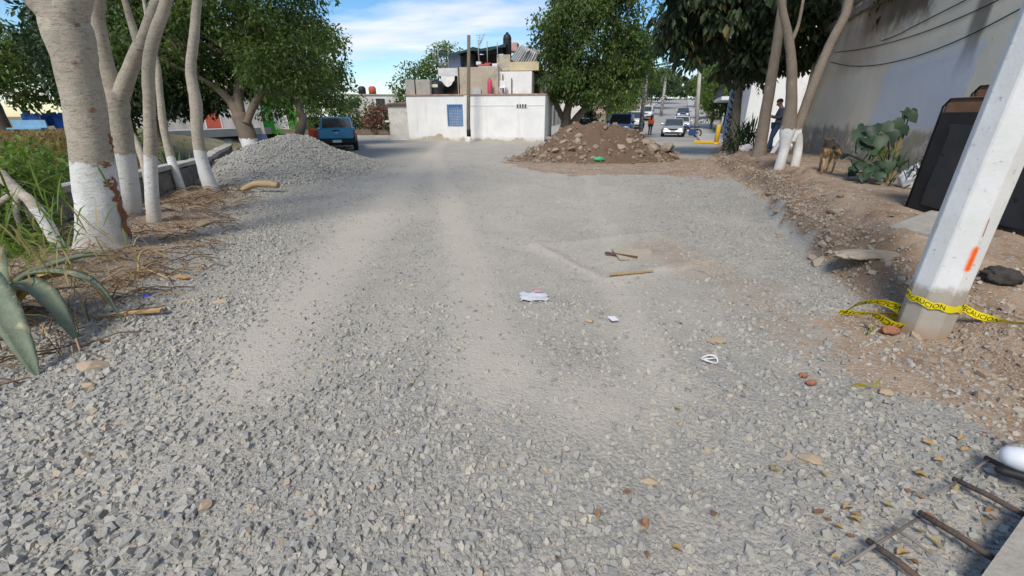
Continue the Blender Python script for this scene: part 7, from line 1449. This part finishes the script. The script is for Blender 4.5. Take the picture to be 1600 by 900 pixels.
for u, v, s, lab in [(922, 499, .10, 'rounded tan stone near the white card'), (1121, 533, .17, 'flat tan stone left of the white ring'), (150, 578, .22, 'pale pink slab of stone on the left gravel'), (345, 472, .16, 'tan lump at the edge of the smooth dust lane'), (318, 788, .09, 'small flat tan stone in the lower left gravel'), (1268, 722, .13, 'pale beige double stone at lower right'), (1385, 610, .12, 'brownish flat stone below the tape scrap'), (140, 605, .1, 'pinkish stone below the pale slab'), (1014, 748, .09, 'pinkish angular stone at the lower centre')]:
    p = gp(u, v, 0); me = ROCKS[(u + v) % 7].copy(); me.materials.clear(); me.materials.append(tanst); o = bpy.data.objects.new('tan_stone', me); COL.objects.link(o); o.location = (p.x, p.y, zf(p.x, p.y) + .012); o.scale = (s, s * .7, s * .38); o.rotation_euler = (random.uniform(-.15, .15), random.uniform(-.15, .15), random.uniform(-.4, .4)); tag(o, lab, 'stone')
# dry leaves in the lower right
LV = [mat('dry_leaf_%d' % k, c, [q * .7 for q in c], 40, .8) for k, c in enumerate([(.40, .27, .11), (.30, .17, .08), (.33, .28, .12), (.24, .12, .07)])]
def leaf_me(k):
    L_, w = .055, .032; out = [(0, 0), (.2, .38), (.5, .5), (.8, .3), (1, 0), (.8, -.3), (.5, -.5), (.2, -.38)]; g = random.Random(k); vs = [((x - .5) * L_, y * w, .012 * abs(y) * 2 + .01 * math.sin(x * 3 + k) + g.uniform(0, .004)) for x, y in out]; m = MB(); m.add(vs + [(-.12 * L_, 0, .0), (.2 * L_, 0, .004)], [(0, 8, 1), (1, 8, 9, 2), (2, 9, 3), (3, 9, 4), (4, 9, 5), (5, 9, 6), (6, 9, 8, 7), (7, 8, 0)], True)
    me = bpy.data.meshes.new('dry_leaf'); me.from_pydata(m.v, [], m.f); me.polygons.foreach_set('use_smooth', m.sm); me.materials.append(LV[k]); return me
LM = [leaf_me(k) for k in range(4)]; g = random.Random(31)
LPX = [(1502, 681), (1510, 700), (1468, 716), (1540, 672), (1560, 680), (1435, 736), (1440, 742), (1420, 765), (1436, 775), (1545, 795), (1552, 806), (1535, 812), (1495, 760), (1335, 815), (1338, 806), (1325, 797), (1412, 868), (1425, 880), (1465, 848), (1330, 838), (1310, 826), (1305, 870), (1470, 820), (1012, 812), (980, 764), (935, 800), (1004, 812), (1116, 795), (1060, 850), (1010, 860), (1208, 730), (1215, 735), (1345, 760), (1290, 740), (1452, 690), (1280, 800), (1295, 812), (1060, 632), (1580, 650), (1440, 830), (1455, 805), (1390, 790), (870, 868)]
for i, (u, v) in enumerate(LPX):
    k = g.randrange(4); p = gp(u, v, .03); o = bpy.data.objects.new('dry_leaf', LM[k]); COL.objects.link(o); o.location = (p.x, p.y, zf(p.x, p.y) + .026); s = g.uniform(.5, .95); o.scale = (s, s, s); o.rotation_euler = (g.uniform(-.4, .4), g.uniform(-.4, .4), g.uniform(0, 6.3)); tag(o, ['yellow', 'brown', 'olive yellow', 'dark red brown'][k] + ' fallen dry leaf ' + ('beside the rusty rebars' if u > 1390 and v > 740 else 'above the rebars' if u > 1390 else 'left of the rebar ends' if u > 1250 else 'on the gravel at the lower centre'), 'leaf', 'dry leaves on the gravel')
byl = {}
for o in [q for q in bpy.data.objects if q.get('category') == 'leaf']: byl.setdefault(o['label'], []).append(o)
for lab, os_ in byl.items():
    if len(os_) > 1:
        os_.sort(key=lambda q: q.location.x / max(.3, q.location.y)); wd_ = ['leftmost', 'second from left', 'third from left', 'fourth from left', 'fifth from left', 'sixth from left']
        for k, o in enumerate(os_): o['label'] = (wd_[k] if k < len(os_) - 1 else 'rightmost') + ' ' + lab
# blue drum by the dark tree
p = at(411, 246, 16.6); p.z = zf(p.x, p.y); t = thing('barrel', 'pale blue barrel behind the white based dark tree', 'barrel', p); m = MB(); m.lathe([(.26, -.1), (.29, .0), (.29, .3), (.305, .32), (.29, .34), (.29, .62), (.305, .64), (.29, .66), (.28, .92), (.25, .95), (0, .95)], p, 18); m.build('shell', mat('pale_blue_plastic', (.30, .40, .56), (.24, .33, .48), 4, .5), t)
